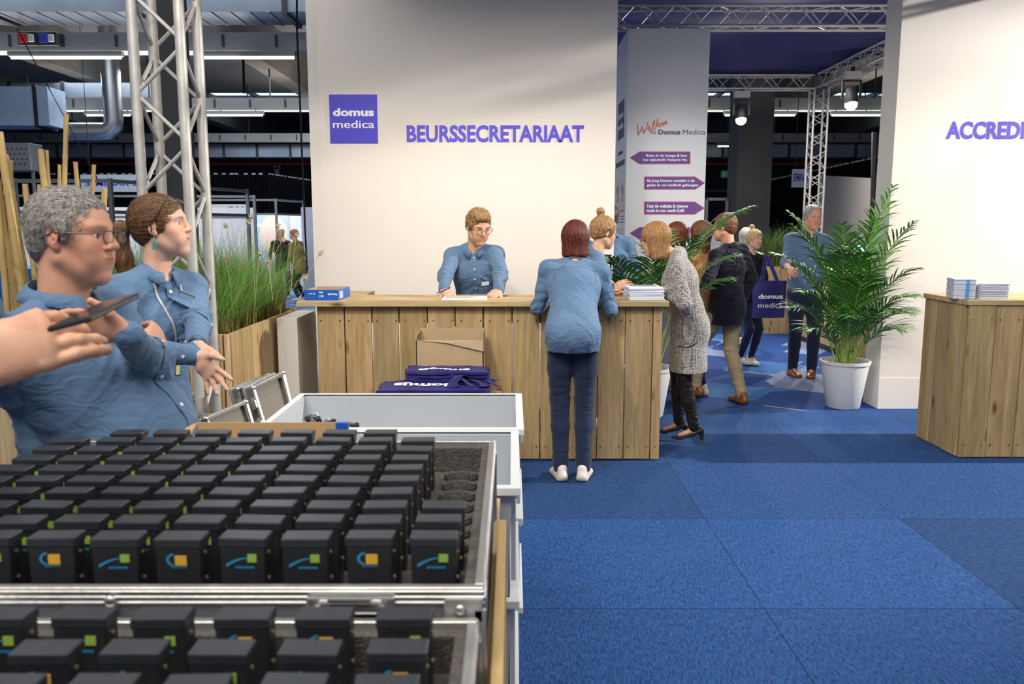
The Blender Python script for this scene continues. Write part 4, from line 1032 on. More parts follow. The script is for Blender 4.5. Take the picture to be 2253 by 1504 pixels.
def add_strands(root, o, VV, F_, nm, m, C, F, s, style, n):
    rs = np.random.RandomState(5); idx = rs.randint(0, len(VV), n)
    bv = BVHTree.FromPolygons([tuple(v) for v in VV], [tuple(int(i) for i in q) for q in F_])
    vs, fs = [], []
    for i in idx:
        p = VV[i].copy(); nn = nm[i]; b0 = len(vs); jit = rs.randn(3)
        Ln = {'pony': .06, 'bob': .06, 'long': .06, 'long2': .06, 'grey': .020}.get(style, .020) * (.6 + rs.rand() * .8) * s
        w_ = (.00055 + .0003 * rs.rand()) * s; lift = .0008 + .0022 * rs.rand()
        for j in range(5):
            q = F.T @ (p - C) / s
            if style == 'pony' and q[1] > -.10: d = F @ V3(-q[0], -.125 - q[1], .012 - q[2]); k_ = .02
            elif style == 'pony': d = F @ V3(0, -.1, -1.0); k_ = .10
            elif style in ('bob', 'long', 'long2'): d = F @ V3(q[0] * 4, q[1] * 2 - .1, -1 if q[2] < .07 else -.15); k_ = .05
            elif style == 'grey': d = F @ V3(q[0] * 3, -.7, -.6 if q[2] < .07 else -.1); k_ = .22
            else: d = F @ V3(q[0] * 4 + .4, .5 if q[2] > .07 else -.6, -.5); k_ = .30
            d = unit(unit(d) + jit * k_); d = unit(d - nn * np.dot(d, nn)); sd = np.cross(d, nn); ww = w_ * (1 - j / 4 * .75)
            c = p + nn * lift * (1 + j * .25) * s; vs += [c + sd * ww, c - sd * ww]
            h = bv.find_nearest(Vector(p + d * Ln / 4)); p = np.array(h[0]); nn = np.array(h[1]); nn = nn if np.dot(nn, p - C) > 0 or style == 'pony' else -nn
        for j in range(4): fs.append((b0 + 2 * j, b0 + 2 * j + 1, b0 + 2 * j + 3, b0 + 2 * j + 2))
    tt = np.repeat(.7 + .6 * rs.rand(len(idx)), 10)[:, None] * np.ones(3)
    np_obj('hair_strands', np.array(vs), np.array(fs), m, o, tt)['kind'] = 'stuff'

def make_collar(c, m):
    N0, up_, f, r, s, nk = c['NB'], unit(c['u'] * .6 + unit(c['HC'] - c['NB']) * .4), c['f'], c['r'], c['s'], c['nk']
    lf_ = c.get('clift', 0); N0 = N0 + up_ * lf_; nk = nk * (1 + lf_ * 4)
    q = MB(); rows = []; n = 28; half = PI - .30
    f = unit(f - up_ * np.dot(f, up_)); 
    for k in range(n + 1):
        a = -half + 2 * half * k / n          # 0 = back
        dirv = -f * math.cos(a) + r * math.sin(a); fr_ = abs(a) / half
        tip = max(0, (fr_ - .72) / .28)
        lo = N0 - up_ * .012 * s - f * .0; 
        rows.append([N0 - up_ * (.005 + .03 * fr_) * s + dirv * nk * 1.22, N0 + up_ * (.034 - .036 * fr_) * s + dirv * nk * 1.16,
                     N0 + up_ * (.030 - .038 * fr_) * s + dirv * nk * 1.26,
                     N0 - up_ * (.000 + .028 * fr_ + .030 * tip) * s + dirv * (nk * 1.42 + .012 * s) + f * .006 * tip])
    vs = [p for row in rows for p in row]
    fs = [(i * 4 + j, (i + 1) * 4 + j, (i + 1) * 4 + j + 1, i * 4 + j + 1) for i in range(n) for j in range(3)]
    q.add(vs, fs); o = q.build('collar', m, c['root'], smooth=True, fix=True)
    sm = o.modifiers.new('s', 'SOLIDIFY'); sm.thickness = .003; sm.offset = 1
    return o
def hit(c, x, t, off=.002, back=False, yfar=.5):
    """point on the garment front at height fraction t, lateral x"""
    p = c['up'](t, x, 0); f = c['f'] * (-1 if back else 1)
    h = c['bvh'].ray_cast(Vector(p + f * yfar), Vector(-f))
    if h[0] is None: return p + f * .1, f
    n = np.array(h[1]); n = n if np.dot(n, f) > 0 else -n
    return np.array(h[0]) + n * off, n
def ribbon(c, pts, wdt, m, name, th=.002, parent=None, yfar=.5):
    """flat band on the garment; pts = [(x, t)]"""
    q = MB(); P_ = [hit(c, x, t, .0015, yfar=yfar) for x, t in pts]; vs = []
    for i, (p, n) in enumerate(P_):
        d = P_[min(i + 1, len(P_) - 1)][0] - P_[max(i - 1, 0)][0]; sd = unit(np.cross(d, n))
        vs += [p - sd * wdt / 2, p - sd * wdt / 2 + n * th, p + sd * wdt / 2 + n * th, p + sd * wdt / 2]
    fs = [(i * 4 + j, (i + 1) * 4 + j, (i + 1) * 4 + (j + 1) % 4, i * 4 + (j + 1) % 4) for i in range(len(P_) - 1) for j in range(4)]
    q.add(vs, fs); return q.build(name, m, c['root'] if parent is None else parent, smooth=True)
def shirt_front(c, m, x0=0, n=6, t0=.96, t1=-.1, badge=None, logo=True, bs=.0058):
    ribbon(c, [(x0, t0 + (t1 - t0) * i / 24) for i in range(25)], .030 * c['s'], m, 'placket', .0022)
    for i in range(n):
        t = t0 - .03 + (t1 - t0) * (i + .2) / n; p, nn = hit(c, x0, t, .004)
        q = MB(); z = unit(nn); q.tube([p, p + z * .0025], bs, 12); q.build('button', BTN, c['root'])
    if logo:
        p, nn = hit(c, -.085 * c['w'], .66, .003); ax = unit(-c['r'] - nn * np.dot(-c['r'], nn))
        q = MB()
        for k, (a, b_, z) in enumerate(((0, .052, 0), (.030, .052, -.012))):
            for j in range(int((b_ - a) / .006)):
                cc = p + ax * (a + j * .006 - .026) + c['u'] * z; q.bar(cc, cc + ax * .0042, .0016, .0055, up=nn)
        q.bar(p + ax * .028, p + ax * .036, .002, .008, up=nn)
        q.build('embroidery', STITCH, c['root'])
    if badge:
        p, nn = hit(c, badge[0], badge[1], .004); ax = unit(-c['r'] - nn * np.dot(-c['r'], nn)); ay = unit(np.cross(nn, ax)) * 1.0
        if np.dot(ay, c['u']) < 0: ay = -ay
        q = MB(); q.prism([(-.029, -.015), (.029, -.015), (.029, .015), (-.029, .015)], p, ax, ay, nn, .002); q.build('name_badge', M['paper'], c['root'])
def make_glasses(c, kind):
    C, F, s, root = c['HC'], c['HF'], c['hsz'], c['root']
    L = (lambda x, y, z: C + F @ (V3(x, y, z) * s))
    if kind == 'onhead': L = lambda x, y, z: C + F @ (V3(x * 1.08, y * .62 - (z - .01) * .78, .014 + y * .78 + (z - .01) * .62) * s)
    g = MB(); r = .0018 * s if kind != 'thin' else .0012 * s
    for q in (-1, 1):
        if kind == 'round': pts = [L(q * .033 + .021 * math.cos(t), .107 - .004 * abs(math.cos(t)), .004 + .018 * math.sin(t)) for t in np.linspace(0, 2 * PI, 21)[:-1]]
        else: pts = [L(q * .034 + .024 * np.sign(math.cos(t)) * abs(math.cos(t)) ** .6, .105, .006 + .014 * np.sign(math.sin(t)) * abs(math.sin(t)) ** .6) for t in np.linspace(0, 2 * PI, 21)[:-1]]
        g.tube(pts, r, 6, closed=True)
        g.tube([L(q * .057, .103, .012), L(q * .070, .090, .014), L(q * .079, .04, .012), L(q * .082, -.005, .012), L(q * .080, -.03, -.002)], r * 1.3, 6)
    g.tube([L(-.012, .108, .010), L(0, .111, .012), L(.012, .108, .010)], r, 6)
    o = g.build('glasses', SPEC, root, smooth=True)
    for q in (-1, 1):
        l = MB(); l.T = None; n = 20
        pts = [L(q * .033 + .020 * math.cos(t), .106, .005 + .015 * math.sin(t)) for t in np.linspace(0, 2 * PI, n + 1)[:-1]]
        l.add(pts + [p + F[:, 1] * .001 for p in pts], [tuple(range(n)), tuple(range(n, 2 * n))[::-1]] + [(i, (i + 1) % n, (i + 1) % n + n, i + n) for i in range(n)])
        l.build('lens', LENS, o)
# ------------------------------------------------------------------ the people in the photo
import sys
def HCp(px, py, Y): p = at(px, py, Y); return (p.x, p.y, p.z)
DOWN = (0, 0, -1)
# woman seen from behind at the counter
E = person('woman with auburn bob seen from behind leaning on the wooden counter in dark jeans', (.385, 5.12), HCp(1266, 528, 5.50), H=1.63, yaw=-2, head=(-8, -8, 0),
    hands=(HCp(1318, 652, 5.66), HCp(1212, 655, 5.66)), hints=((.35, -.2, -1), (-.35, -.2, -1)), hair=('bob', 'auburn'), top=DENIM2, legs=JEANS, legw=1.17, fem=True, wide=1.22, shoulder=1.0, loose=.006,
    hem=.16, footpos=[(.075, 0, .075, -14), (-.07, .0, .075, 14)], strands=900, res=.006, skin='fair')
# young man writing behind the counter
c = person('young man with glasses and short blond hair in denim shirt writing behind the left counter', (-.27, 6.46), HCp(1052, 499, 6.24), H=1.80, yaw=180, head=(28, -22, 0),
    hands=(HCp(975, 641, 5.80), HCp(1098, 640, 5.82)), hints=((.8, .3, -1), (-.8, .3, -1)), hair=('curly', 'blond_brown'), top=DENIM, legs=NAVY, skin='warm', shoe='brown',
    res=.006, hres=.0035, hs=1.06, strands=900, glasses='round', loose=.012, shoulder=.93,
    hand_pose=({'fd': (.4, -.6, -.25), 'pn': (.2, .3, -1), 'curl': (38, 40, 42, 44)}, {'fd': (-.5, -.6, -.4), 'pn': (-.1, .5, -1), 'curl': (36, 40, 42, 44)}))
shirt_front(c, DENIM, n=6, t1=.1, badge=(-.075, .53)); YM = c
# woman with bun
c = person('woman with curly hair in a top bun and denim shirt writing behind the counter', (.62, 6.60), HCp(1328, 512, 6.30), H=1.70, yaw=-68, head=(0, -12, 0),
    hands=(HCp(1352, 632, 5.92), HCp(1340, 640, 5.95)), hints=((.5, -.6, -.6), (-1, -.3, -.6)), hair=('bun', 'blond_brown'), top=DENIM, legs=NAVY, fem=True, skin='fair', bust=.01, res=.007, hres=.0035, strands=500)
# woman in the cardigan
c = person('woman with golden brown hair in grey cardigan leaning on the counter end', (1.31, 6.0), HCp(1441, 528, 5.93), nf=.10, H=1.66, yaw=76, head=(4, -10, 0),
    hands=(HCp(1462, 640, 5.72), HCp(1452, 640, 5.82)), hints=((.5, -1, -.5), (-.6, -.8, -.4)), hair=('long', 'golden'), top=CARDI, legs=LEATHER, fem=True, wide=1.10, coat=1, collar=False,
    skin='ruddy', shoe='pump', hem=.40, skirtflare=.015, loose=.010, bust=.012, footpos=[(.08, .06, .12, -4), (-.06, -.06, .12, 4)], legw=.95, res=.006, hres=.0035, glasses='rect', strands=900)
G_ = c
# walking man in blazer
c = person('man in dark navy blazer and beige chinos walking away between the counters', (1.97, 7.48), HCp(1594, 500, 7.42), H=1.76, yaw=38, head=(20, -4, 0),
    hands=(HCp(1630, 668, 7.55), HCp(1548, 630, 7.35)), hints=((1, -.8, -.2), (-1, -.8, -.2)), hair=('short', 'brown'), top=BLAZER, legs=CHINO, shoe='brown', coat=2, hem=.20, legw=1.12, loose=.012,
    walk=True, footpos=[(.08, -.14, .08, -20), (-.08, .26, .10, 0, 12)], wide=1.02, res=.007, hres=.005, strands=400, skin='ruddy')
HM = c
# tall man
c = person('tall grey haired man in denim shirt and navy trousers standing behind the potted palm', (3.17, 8.85), HCp(1787, 478, 8.82), H=1.84, yaw=176, head=(14, -8, 0),
    hands=(HCp(1738, 592, 8.5), HCp(1850, 560, 8.45)), hints=((.3, -.5, -1), (-.3, -.5, -1)), hair=('thin', 'grey'), top=DENIM, legs=NAVY, shoe='brown', skin='ruddy', hem=.05, wide=1.04, belly=.02, legw=1.12,
    footpos=[(.09, 0, .08, 10), (-.10, .05, .08, -20)], res=.008, hres=.005, sleeve=.45)
shirt_front(c, DENIM, n=5, t1=.05, logo=False, bs=.007)
# blonde woman
c = person('blonde woman in black leather jacket looking back with a navy tote bag on her shoulder', (2.78, 9.6), HCp(1660, 527, 9.55), H=1.62, yaw=205, head=(5, -2, -4),
    hands=(None, None), hair=('bun', 'blonde'), top=LEATHER, legs=NAVY, fem=True, coat=3, collar=False, skin='fair', hem=.06, legw=.92, res=.008, hres=.005, footpos=[(.09, 0, .08, 30), (-.03, .05, .08, -10)])
BL = c
# woman in the tan coat
c = person('woman with long brown hair in a tan coat standing with her back to the passage', (1.76, 7.75), HCp(1541, 515, 7.74), H=1.62, yaw=30, head=(20, 0, 0),
    hands=(None, None), hair=('long2', 'brown'), top=TAN, legs=NAVY, fem=True, coat=3, collar=False, skin='fair', hem=.30, res=.009, hres=.006, strands=300)
# face behind the palm leaves
c = person('woman with auburn hair facing the tan coated woman, behind the palm leaves', (1.30, 7.78), HCp(1492, 517, 7.76), H=1.60, yaw=-80, head=(10, -4, 0),
    hands=(None, None), hair=('long', 'auburn'), top=BLACKC, legs=NAVY, fem=True, coat=3, collar=False, skin='ruddy', hem=.2, res=.009, hres=.006)
# denim shirted colleague half hidden by the logo wall
c = person('colleague in denim shirt mostly hidden behind the edge of the white logo wall', (.92, 7.76), HCp(1340, 480, 7.75), H=1.78, yaw=12, head=(0, 0, 0),
    hands=(None, None), hair=('short', 'dark'), top=DENIM, legs=NAVY, skin='fair', hem=.1, res=.009, hres=.007)
c = person('white haired person in a cream top far behind the blonde woman', (3.05, 11.2), HCp(1641, 521, 11.2), H=1.60, yaw=10, head=(0, 0, 0),
    hands=(None, None), hair=('bob', 'white'), top=WHITEC, legs=NAVY, skin='fair', hem=.1, res=.010, hres=.008, fem=True)
# far visitors in the left hall
for (px, py, Y, yw, hr, tp, lb) in ((507, 522, 17.5, 60, ('long', 'brown'), OLIVE, 'brown haired visitor in olive jacket far behind the ornamental grass'),
                                    (618, 513, 18.5, -150, ('short', 'grey'), BLACKC, 'grey haired visitor in black jacket far behind the ornamental grass'),
                                    (646, 515, 18.0, 70, ('short', 'blond_brown'), OLIVE, 'visitor in ochre jacket leaning forward far behind the ornamental grass')):
    person(lb, (at(px, py, Y).x - (.0 if yw != 70 else -.12), Y), HCp(px, py, Y), H=1.66, yaw=yw, hands=(None, None), hair=hr, top=tp, legs=BLACKC, skin='ruddy', hem=.2, res=.012, hres=.009, collar=False, coat=3, detail=False)

# ---- foreground people
# woman with ponytail
c = person('woman with a brown ponytail and lanyard in denim shirt standing before the truss tower', (-1.40, 3.12), HCp(355, 500, 3.10), H=1.78, yaw=-118, head=(32, 6, 0),
    hands=(HCp(432, 782, 2.72), HCp(436, 790, 2.66)), hints=((.9, .2, -.8), (-.9, -.2, -.8)), hair=('pony', 'chestnut'), top=DENIM, legs=NAVY, fem=True, skin='fair', bust=.012, hem=.14, skirtflare=.012,
    res=.005, hres=.0028, strands=3500, clift=.014, glasses='onhead', wide=1.05, shoulder=1.0, hs=.98, nose=.95,
    hand_pose=({'fd': (.62, -.15, -.70), 'pn': (-.3, -.9, .1), 'curl': (3, 5, 7, 8), 'spread': .12, 'tdir': (.75, -.4, .10)}, {'fd': (.45, -.2, -.80), 'pn': (.5, .7, .2), 'curl': (6, 8, 9, 12), 'spread': .12, 'tdir': (.9, -.3, -.3)}))
shirt_front(c, DENIM, n=7, t1=-.15, badge=(-.08, .56)); PW = c
# grey haired man with folded arms
c = person('grey haired man with glasses and folded arms in denim shirt in the left foreground', (-1.12, 2.20), HCp(160, 521, 2.17), H=1.74, yaw=-96, head=(6, -3, 0),
    hands=(HCp(312, 770, 2.16), HCp(280, 735, 1.99)), hints=((.3, -.5, -1), (.6, 1, -.7)), hair=('grey', 'grey'), top=DENIM, legs=JEANS, skin='ruddy', belly=.10, wide=1.10, shoulder=1.05, shoe='brown',
    res=.005, hres=.0024, strands=6000, clift=.026, glasses='thin', nose=1.2, hs=1.07, loose=.006, hem=.10,
    hand_pose=({'fd': (.15, .9, .35), 'pn': (-.7, .3, -.1), 'curl': (30, 32, 34, 36)}, {'fd': (-.95, -.15, .30), 'pn': (-.2, -.9, -.2), 'curl': (20, 22, 24, 26)}))
shirt_front(c, DENIM, n=6, t1=-.1, badge=None); GM = c
# person with the phone, almost outside the frame
c = person('person at the left edge of the photo whose hand reaches in holding a dark phone', (-1.42, 1.76), (-1.25, 1.66, 1.66), H=1.92, yaw=-108, head=(-10, -12, 0),
    armlen=1.16, hands=(tuple(at(-58, 795, 1.20)), None), hints=((.5, -.2, -1), (-1, -.3, -.8)), hair=('short', 'dark'), top=DENIM2, legs=JEANS, skin='warm', belly=.05, shoe='brown',
    res=.006, hres=.0026, hem=.14, sleeve=.62, loose=.01,
    hand_pose=({'fd': (.94, .10, .30), 'pn': (.05, .95, -.20), 'curl': (24, 35, 40, 44), 'thumb': -1, 'tdir': (.85, .35, .45), 'sc': 1.12, 'spread': -.03}, None))
PH = c
# ------------------------------------------------------------------ wooden counters
def planks(x0, x1, w, rs, y0, y1, z0, z1, gap=.004, axis='x', q=None, uneven=.004, cols=None):
    q = q or MB(); x = x0
    while x < x1 - .02:
        ww = min(w * rs.uniform(.96, 1.04), x1 - x); g = rs.uniform(.5, 1.6) * gap; d = rs.uniform(-uneven, uneven)
        t = rs.uniform(.82, 1.12); q.tint = (t, t * rs.uniform(.93, 1.03), t * rs.uniform(.82, 1.02))
        if cols: q.tint = cols(rs)
        if axis == 'x': q.box(x + g, x + ww - g, y0 + d, y1 + d, z0, z1)
        else: q.box(y0 + d, y1 + d, x + g, x + ww - g, z0, z1)
        x += ww
    return q
RS = random.Random(11)
def counter(name, x0, x1, y0, y1, top, ov, label, left_face=True):
    r = empty(name, (x0, y0, 0), 0, label, 'counter'); Lx, Ly = x1 - x0, y1 - y0; zt = top - .035
    planks(0, Lx, .192, RS, .0, .022, .012, zt).build('front_panel', M['pine'], r, bevel=.0015)
    planks(.03, Ly, .19, RS, 0, .022, .012, zt, axis='y').build('left_panel', M['pine'], r, bevel=.0015)
    planks(.03, Ly, .19, RS, Lx - .022, Lx, .012, zt, axis='y').build('right_panel', M['pine'], r, bevel=.0015)
    q = MB(); q.tint = (.5, .5, .5); q.box(.05, Lx - .05, .03, .08, zt - .12, zt); q.box(.05, Lx - .05, .03, .08, .05, .15); q.box(.05, Lx - .05, Ly - .06, Ly - .02, zt - .12, zt); q.build('inner_frame', M['pine_x'], r)
    q = MB(); n = 3; yy = -ov
    for i in range(n):
        t = RS.uniform(.95, 1.08); q.tint = (t, t, t * .95); w = (Ly + ov * 1.3) / n
        q.box(-ov if left_face is None else -left_face, Lx + .03, yy + .002, yy + w - .002, zt, top); yy += w
    q.build('countertop', M['pine_x'], r, bevel=.002)
    # screws
    q = MB()
    for i in range(int(Lx / .192) + 1):
        for dx in (.03, .16):
            for z in (.1, zt - .10):
                if i * .192 + dx < Lx: q.tube([(i * .192 + dx, -.0062, z), (i * .192 + dx, .01, z)], .004, 6)
    q.build('screws', M['darkmetal'], r)['kind'] = 'stuff'
    return r
CT = 1.12
counter('counter', -1.335, 1.03, 5.55, 6.05, CT, .055, 'long reclaimed wood counter in front of the white logo wall', .12)
counter('counter', 3.14, 5.9, 5.60, 6.20, CT, .012, 'reclaimed wood counter at the right edge in front of the right white wall', .015)
# small low return behind the left counter
boxo('side_shelf', M['pine_x'], (-1.36, -1.08, 6.08, 6.42, 1.08, 1.12))
o = bpy.data.objects['side_shelf']; tag(o, 'short wooden shelf board end sticking up behind the blue paper box lid', 'shelf')
boxo('support', M['pine'], (-1.34, -1.12, 6.10, 6.40, 0, 1.08), o)

# open blue paper box
pb = at(656, 668, 5.60)
r = empty('paper_box', (-1.42, 5.585, CT), R(-3), 'open blue copy paper box lid with upside down white lettering on the counter', 'box')
w, d, h, t = .235, .32, .072, .003; BLU = mat('blue_print', (.01, .10, .50), .4)
q = MB(); q.box(0, w, 0, t, 0, h); q.box(0, t, t, d, 0, h); q.box(w - t, w, t, d, 0, h); q.box(0, w, d - t, d, 0, h); q.build('printed_side', BLU, r)
q = MB(); q.box(t, w - t, t, d - t, 0, .003); q.box(t, w - t, t, t + .001, .003, h - .001); q.box(t, t + .001, t, d - t, .003, h - .001); q.box(w - t - .001, w - t, t, d - t, .003, h - .001); q.box(t, w - t, d - t - .001, d - t, .003, h - .001)
q.build('cardboard_inside', M['card2'], r)
for txt, x, z, ww, hh in (('Inacopia', .225, .052, .062, .020), ('elite', .130, .060, .028, .014), ('80 g/m²', .075, .052, .045, .012)):
    lettering(txt, M['whiteink'], (x, -.0005, z), (-1, 0, 0), (0, 0, -1), width=ww, height=hh, parent=r, size=.1, bold=.002)
cb = MB()
for i, cc in enumerate(((.2, .6, .7), (.1, .4, .8), (.3, .7, .5), (.8, .8, .8))):
    boxo('colour_mark', mat('mark%d' % i, cc, .5), (.100 + i * .008, .107 + i * .008, -.001, 0, .022, .036), r)
boxo('colour_mark', mat('markr', (.5, .6, .75), .5), (w, w + .001, .03, .12, .01, .06), r)

# papers and booklet stacks
p = at(1025, 655, 5.80)
q = MB(); q.box(-.155, .155, -.09, .09, 0, .012); o = q.build('writing_pad', M['paper'], None, loc=(p.x, 5.69, CT + .0005)); tag(o, 'white pad of forms the young man is writing on', 'paper')
q = MB()
for i in range(9): q.box(-.13, .02 + .1 * ((i * 37) % 10) / 10, -.07 + i * .016, -.068 + i * .016, .012, .0125)
q.build('printed_lines', M['greyink'], o)
def booklets(px, Y, n, wdt, dep, z, label, grp, cols, fan=.004, ang=0, cat='magazine', th=.0042):
    p = at(px, 650, Y); zz = z + .0004; rs = random.Random(px)
    for i in range(n):
        q = MB(); q.box(-wdt / 2, wdt / 2, -dep / 2, dep / 2, 0, th * .96)
        c_ = cols[i % len(cols)]
        o = q.build('magazine', c_, None, bevel=.0006, segs=1); o.location = (p.x + rs.uniform(-1, 1) * fan, Y + rs.uniform(-1, 1) * fan, zz); o.rotation_euler.z = ang + R(rs.uniform(-1, 1) * fan * 300)
        zz += th
        tag(o, label, cat, grp)
        if i == n - 1: return zz, p
PG = [mat('page_a', (.72, .74, .80), .6), mat('page_b', (.60, .64, .74), .6), mat('page_c', (.78, .78, .80), .6)]
zz, p = booklets(1415, 5.68, 20, .235, .30, CT, 'white magazine in the stack at the right end of the left counter', 'magazines stacked on the left counter', PG)
q = MB(); q.box(-.1175, .1175, -.15, .15, 0, .003); o = q.build('magazine', PG[2], None, loc=(p.x + .004, 5.70, zz + .0006)); tag(o, 'topmost printed magazine on the left counter stack with a pale cover picture', 'magazine')
boxo('cover_picture', mat('cover', (.30, .32, .40), .5, var=.5, vs=20), (-.09, .09, -.02, .12, .003, .0034), o)
# right counter: two abutting stacks
zz2, p2 = booklets(2113, 5.80, 30, .14, .22, CT, 'pale magazine in the left pile on the right counter', 'magazines in the left pile on the right counter', PG, .003, R(-16), th=.0046)
zz3, p3 = booklets(2166, 5.76, 26, .19, .26, CT, 'white magazine in the right pile on the right counter', 'magazines in the right pile on the right counter', PG, .005, R(-4), th=.0042)
CY = mat('cyan_spine', (.03, .35, .75), .5)
q = MB(); a_ = at(2131, 650, 5.62)
for i in range(30): q.box(a_.x - .012, a_.x + .012, 5.635, 5.639, CT + .001 + i * .0046, CT + .0046 + i * .0046)
tag(q.build('blue_spines', CY), 'light blue printed spine strip between the two magazine piles on the right counter', 'booklet spines')
# pen
q = MB(); a_ = at(961, 643, 5.74); b_ = at(992, 641, 5.80); a_.z = CT + .035; q.tube([a_, b_ + Vector((0, 0, .03))], .004, 8)
tag(q.build('pen', mat('dark_blue_pen', (.02, .02, .16), .3), smooth=True), 'dark blue pen in the right hand of the young man writing', 'pen')

# ------------------------------------------------------------------ cardboard box and tote bags behind crates
p = at(992, 790, 5.25)
r = empty('cardboard_box', (p.x, 5.32, 0), 0, 'tall open cardboard box standing against the left counter behind the bags', 'box')
w, d, h = .215, .16, .80
hx = at(992, 733, 5.2).z
q = MB(); q.box(-w, w, -d, -d + .006, 0, hx - .04); q.box(-w, w, d - .006, d, 0, hx); q.box(-w, -w + .006, -d, d, 0, hx - .01); q.box(w - .006, w, -d, d, 0, hx); q.box(-w, w, -d, d, 0, .006); q.build('box_body', M['card2'], r)
q = MB(); q.add([(-w, -d - .001, hx - .04), (w, -d - .001, hx - .04), (w, -d - .012, hx - .11), (-w * .1, -d - .010, hx - .055), (-w * .1, -d - .006, hx - .055), (w, -d - .008, hx - .11)], [(0, 1, 2, 3), (0, 3, 4), (1, 5, 2)]); q.build('folded_flap', M['card2'], r)
# pallet-like carton under the bags
p = at(960, 850, 4.75)
zb = at(960, 866, 4.75).z
r = empty('carton', (p.x, 4.80, 0), 0, 'closed cardboard carton under the folded navy tote bags', 'box')
q = MB(); q.box(-.36, .38, -.19, .19, 0, zb - .03); q.build('box_body', M['card2'], r, bevel=.004); boxo('tape', M['card'], (-.36, .38, -.03, .03, zb - .03, zb - .029), r)

def soft_bag(loc, w, d, t, rz, label, text, tx, crumple=.012, seed=1, group=None):
    """folded cloth bag lying flat"""
    r = empty('tote_bag', loc, rz, label, 'bag', group)
    rs = np.random.RandomState(seed); nx, ny = 36, 20; vs = []
    def zf(u, v): 
        e = min(1, min(u, 1 - u, v, 1 - v) * 14)
        n = float(vnoise(np.array([[u * 5 + seed, v * 4, seed * 1.7]]))[0]) - .5; n2 = float(vnoise(np.array([[u * 12 + seed, v * 9, seed * 2.7]]))[0]) - .5
        return t * (.75 + .25 * e) + crumple * (n + .6 * n2) * e
    for i in range(nx + 1):
        for j in range(ny + 1):
            u, v = i / nx, j / ny
            vs.append(((u - .5) * w + .01 * math.sin(v * 9 + seed), (v - .5) * d + .012 * math.sin(u * 11 + seed), zf(u, v)))
    nb = len(vs)
    for i in range(nx + 1):
        for j in range(ny + 1): u, v = i / nx, j / ny; vs.append((vs[i * (ny + 1) + j][0] * .985, vs[i * (ny + 1) + j][1] * .985, 0))
    id_ = lambda i, j: i * (ny + 1) + j
    fs = [(id_(i, j), id_(i + 1, j), id_(i + 1, j + 1), id_(i, j + 1)) for i in range(nx) for j in range(ny)] + [(nb + id_(i, j), nb + id_(i, j + 1), nb + id_(i + 1, j + 1), nb + id_(i + 1, j)) for i in range(nx) for j in range(ny)]
    fs += [(id_(i, 0), nb + id_(i, 0), nb + id_(i + 1, 0), id_(i + 1, 0)) for i in range(nx)] + [(id_(i + 1, ny), nb + id_(i + 1, ny), nb + id_(i, ny), id_(i, ny)) for i in range(nx)]
    fs += [(id_(0, j + 1), nb + id_(0, j + 1), nb + id_(0, j), id_(0, j)) for j in range(ny)] + [(id_(nx, j), nb + id_(nx, j), nb + id_(nx, j + 1), id_(nx, j + 1)) for j in range(ny)]
    q = MB(); q.add(vs, fs); q.build('bag_body', M['bagblue'], r, smooth=True)
    if text:
        me = text_mesh(text[0], .1, bold=.004); xs = [v.co.x for v in me.vertices]; ys = [v.co.y for v in me.vertices]; x0, x1, y0, y1 = min(xs), max(xs), min(ys), max(ys)
        X0, X1, Y0, Y1 = tx
        for v in me.vertices:
            x = X0 + (v.co.x - x0) / (x1 - x0) * (X1 - X0); y = Y0 + (v.co.y - y0) / (y1 - y0) * (Y1 - Y0)
            v.co = (x, y, zf(x / w + .5, y / d + .5) + .004 + (.001 if v.co.z > 0 else 0))
        me.materials.clear(); me.materials.append(M['whiteink']); o = bpy.data.objects.new('lettering', me); col.objects.link(o); o.parent = r
    return r
zt = zb - .03
Z = zt
for i in range(4):
    r = soft_bag((p.x - .02 + .012 * (i % 2), 4.72 + .01 * i, Z), .64, .30, .020, R(-1 + i), 'folded navy tote bag in the lower pile on the carton' if i < 3 else 'folded navy tote bag with upside down white letters, top of the lower pile', ('domus', 0) if i == 3 else None, (.12, -.24, .02, -.08), .010, i + 2, 'navy tote bags in the lower pile' if i < 3 else None)
    if i == 3:
        h_ = MB()
        for k in range(26):
            a0 = .10 + k * .011; pts = [(a0 + .05 * math.sin(k * 1.7 + t * 3), -.12 + t * .22 + .03 * math.sin(k * 2.1), .03 + .045 * abs(math.sin(t * PI)) * (.5 + .5 * math.sin(k * 2.3 + 1)) + .004 * (k % 3)) for t in np.linspace(0, 1, 8)]
            if k % 3 == 0: 
                for a, b_ in zip(pts[:-1], pts[1:]): h_.bar(a, b_, .028, .002)
        h_.build('handles', mat('navy_webbing', (.012, .016, .10), .6), r)
    Z += .022
p2_ = at(985, 812, 4.95)
for i in range(3):
    soft_bag((p2_.x, 4.93, Z + .0 + i * .022), .50, .22, .020, R(2 - i), 'navy tote bag folded in the upper pile on the carton' if i < 2 else 'topmost navy tote bag with white letters, nearest the cardboard box', ('domus', 0) if i == 2 else None, (-.17, .14, -.09, -.01), .014, i + 12, 'navy tote bags in the upper pile' if i < 2 else None)
boxo('carton_back', M['card2'], (-.3, .3, .12, .17, Z - zt, Z - zt), None) if 0 else None

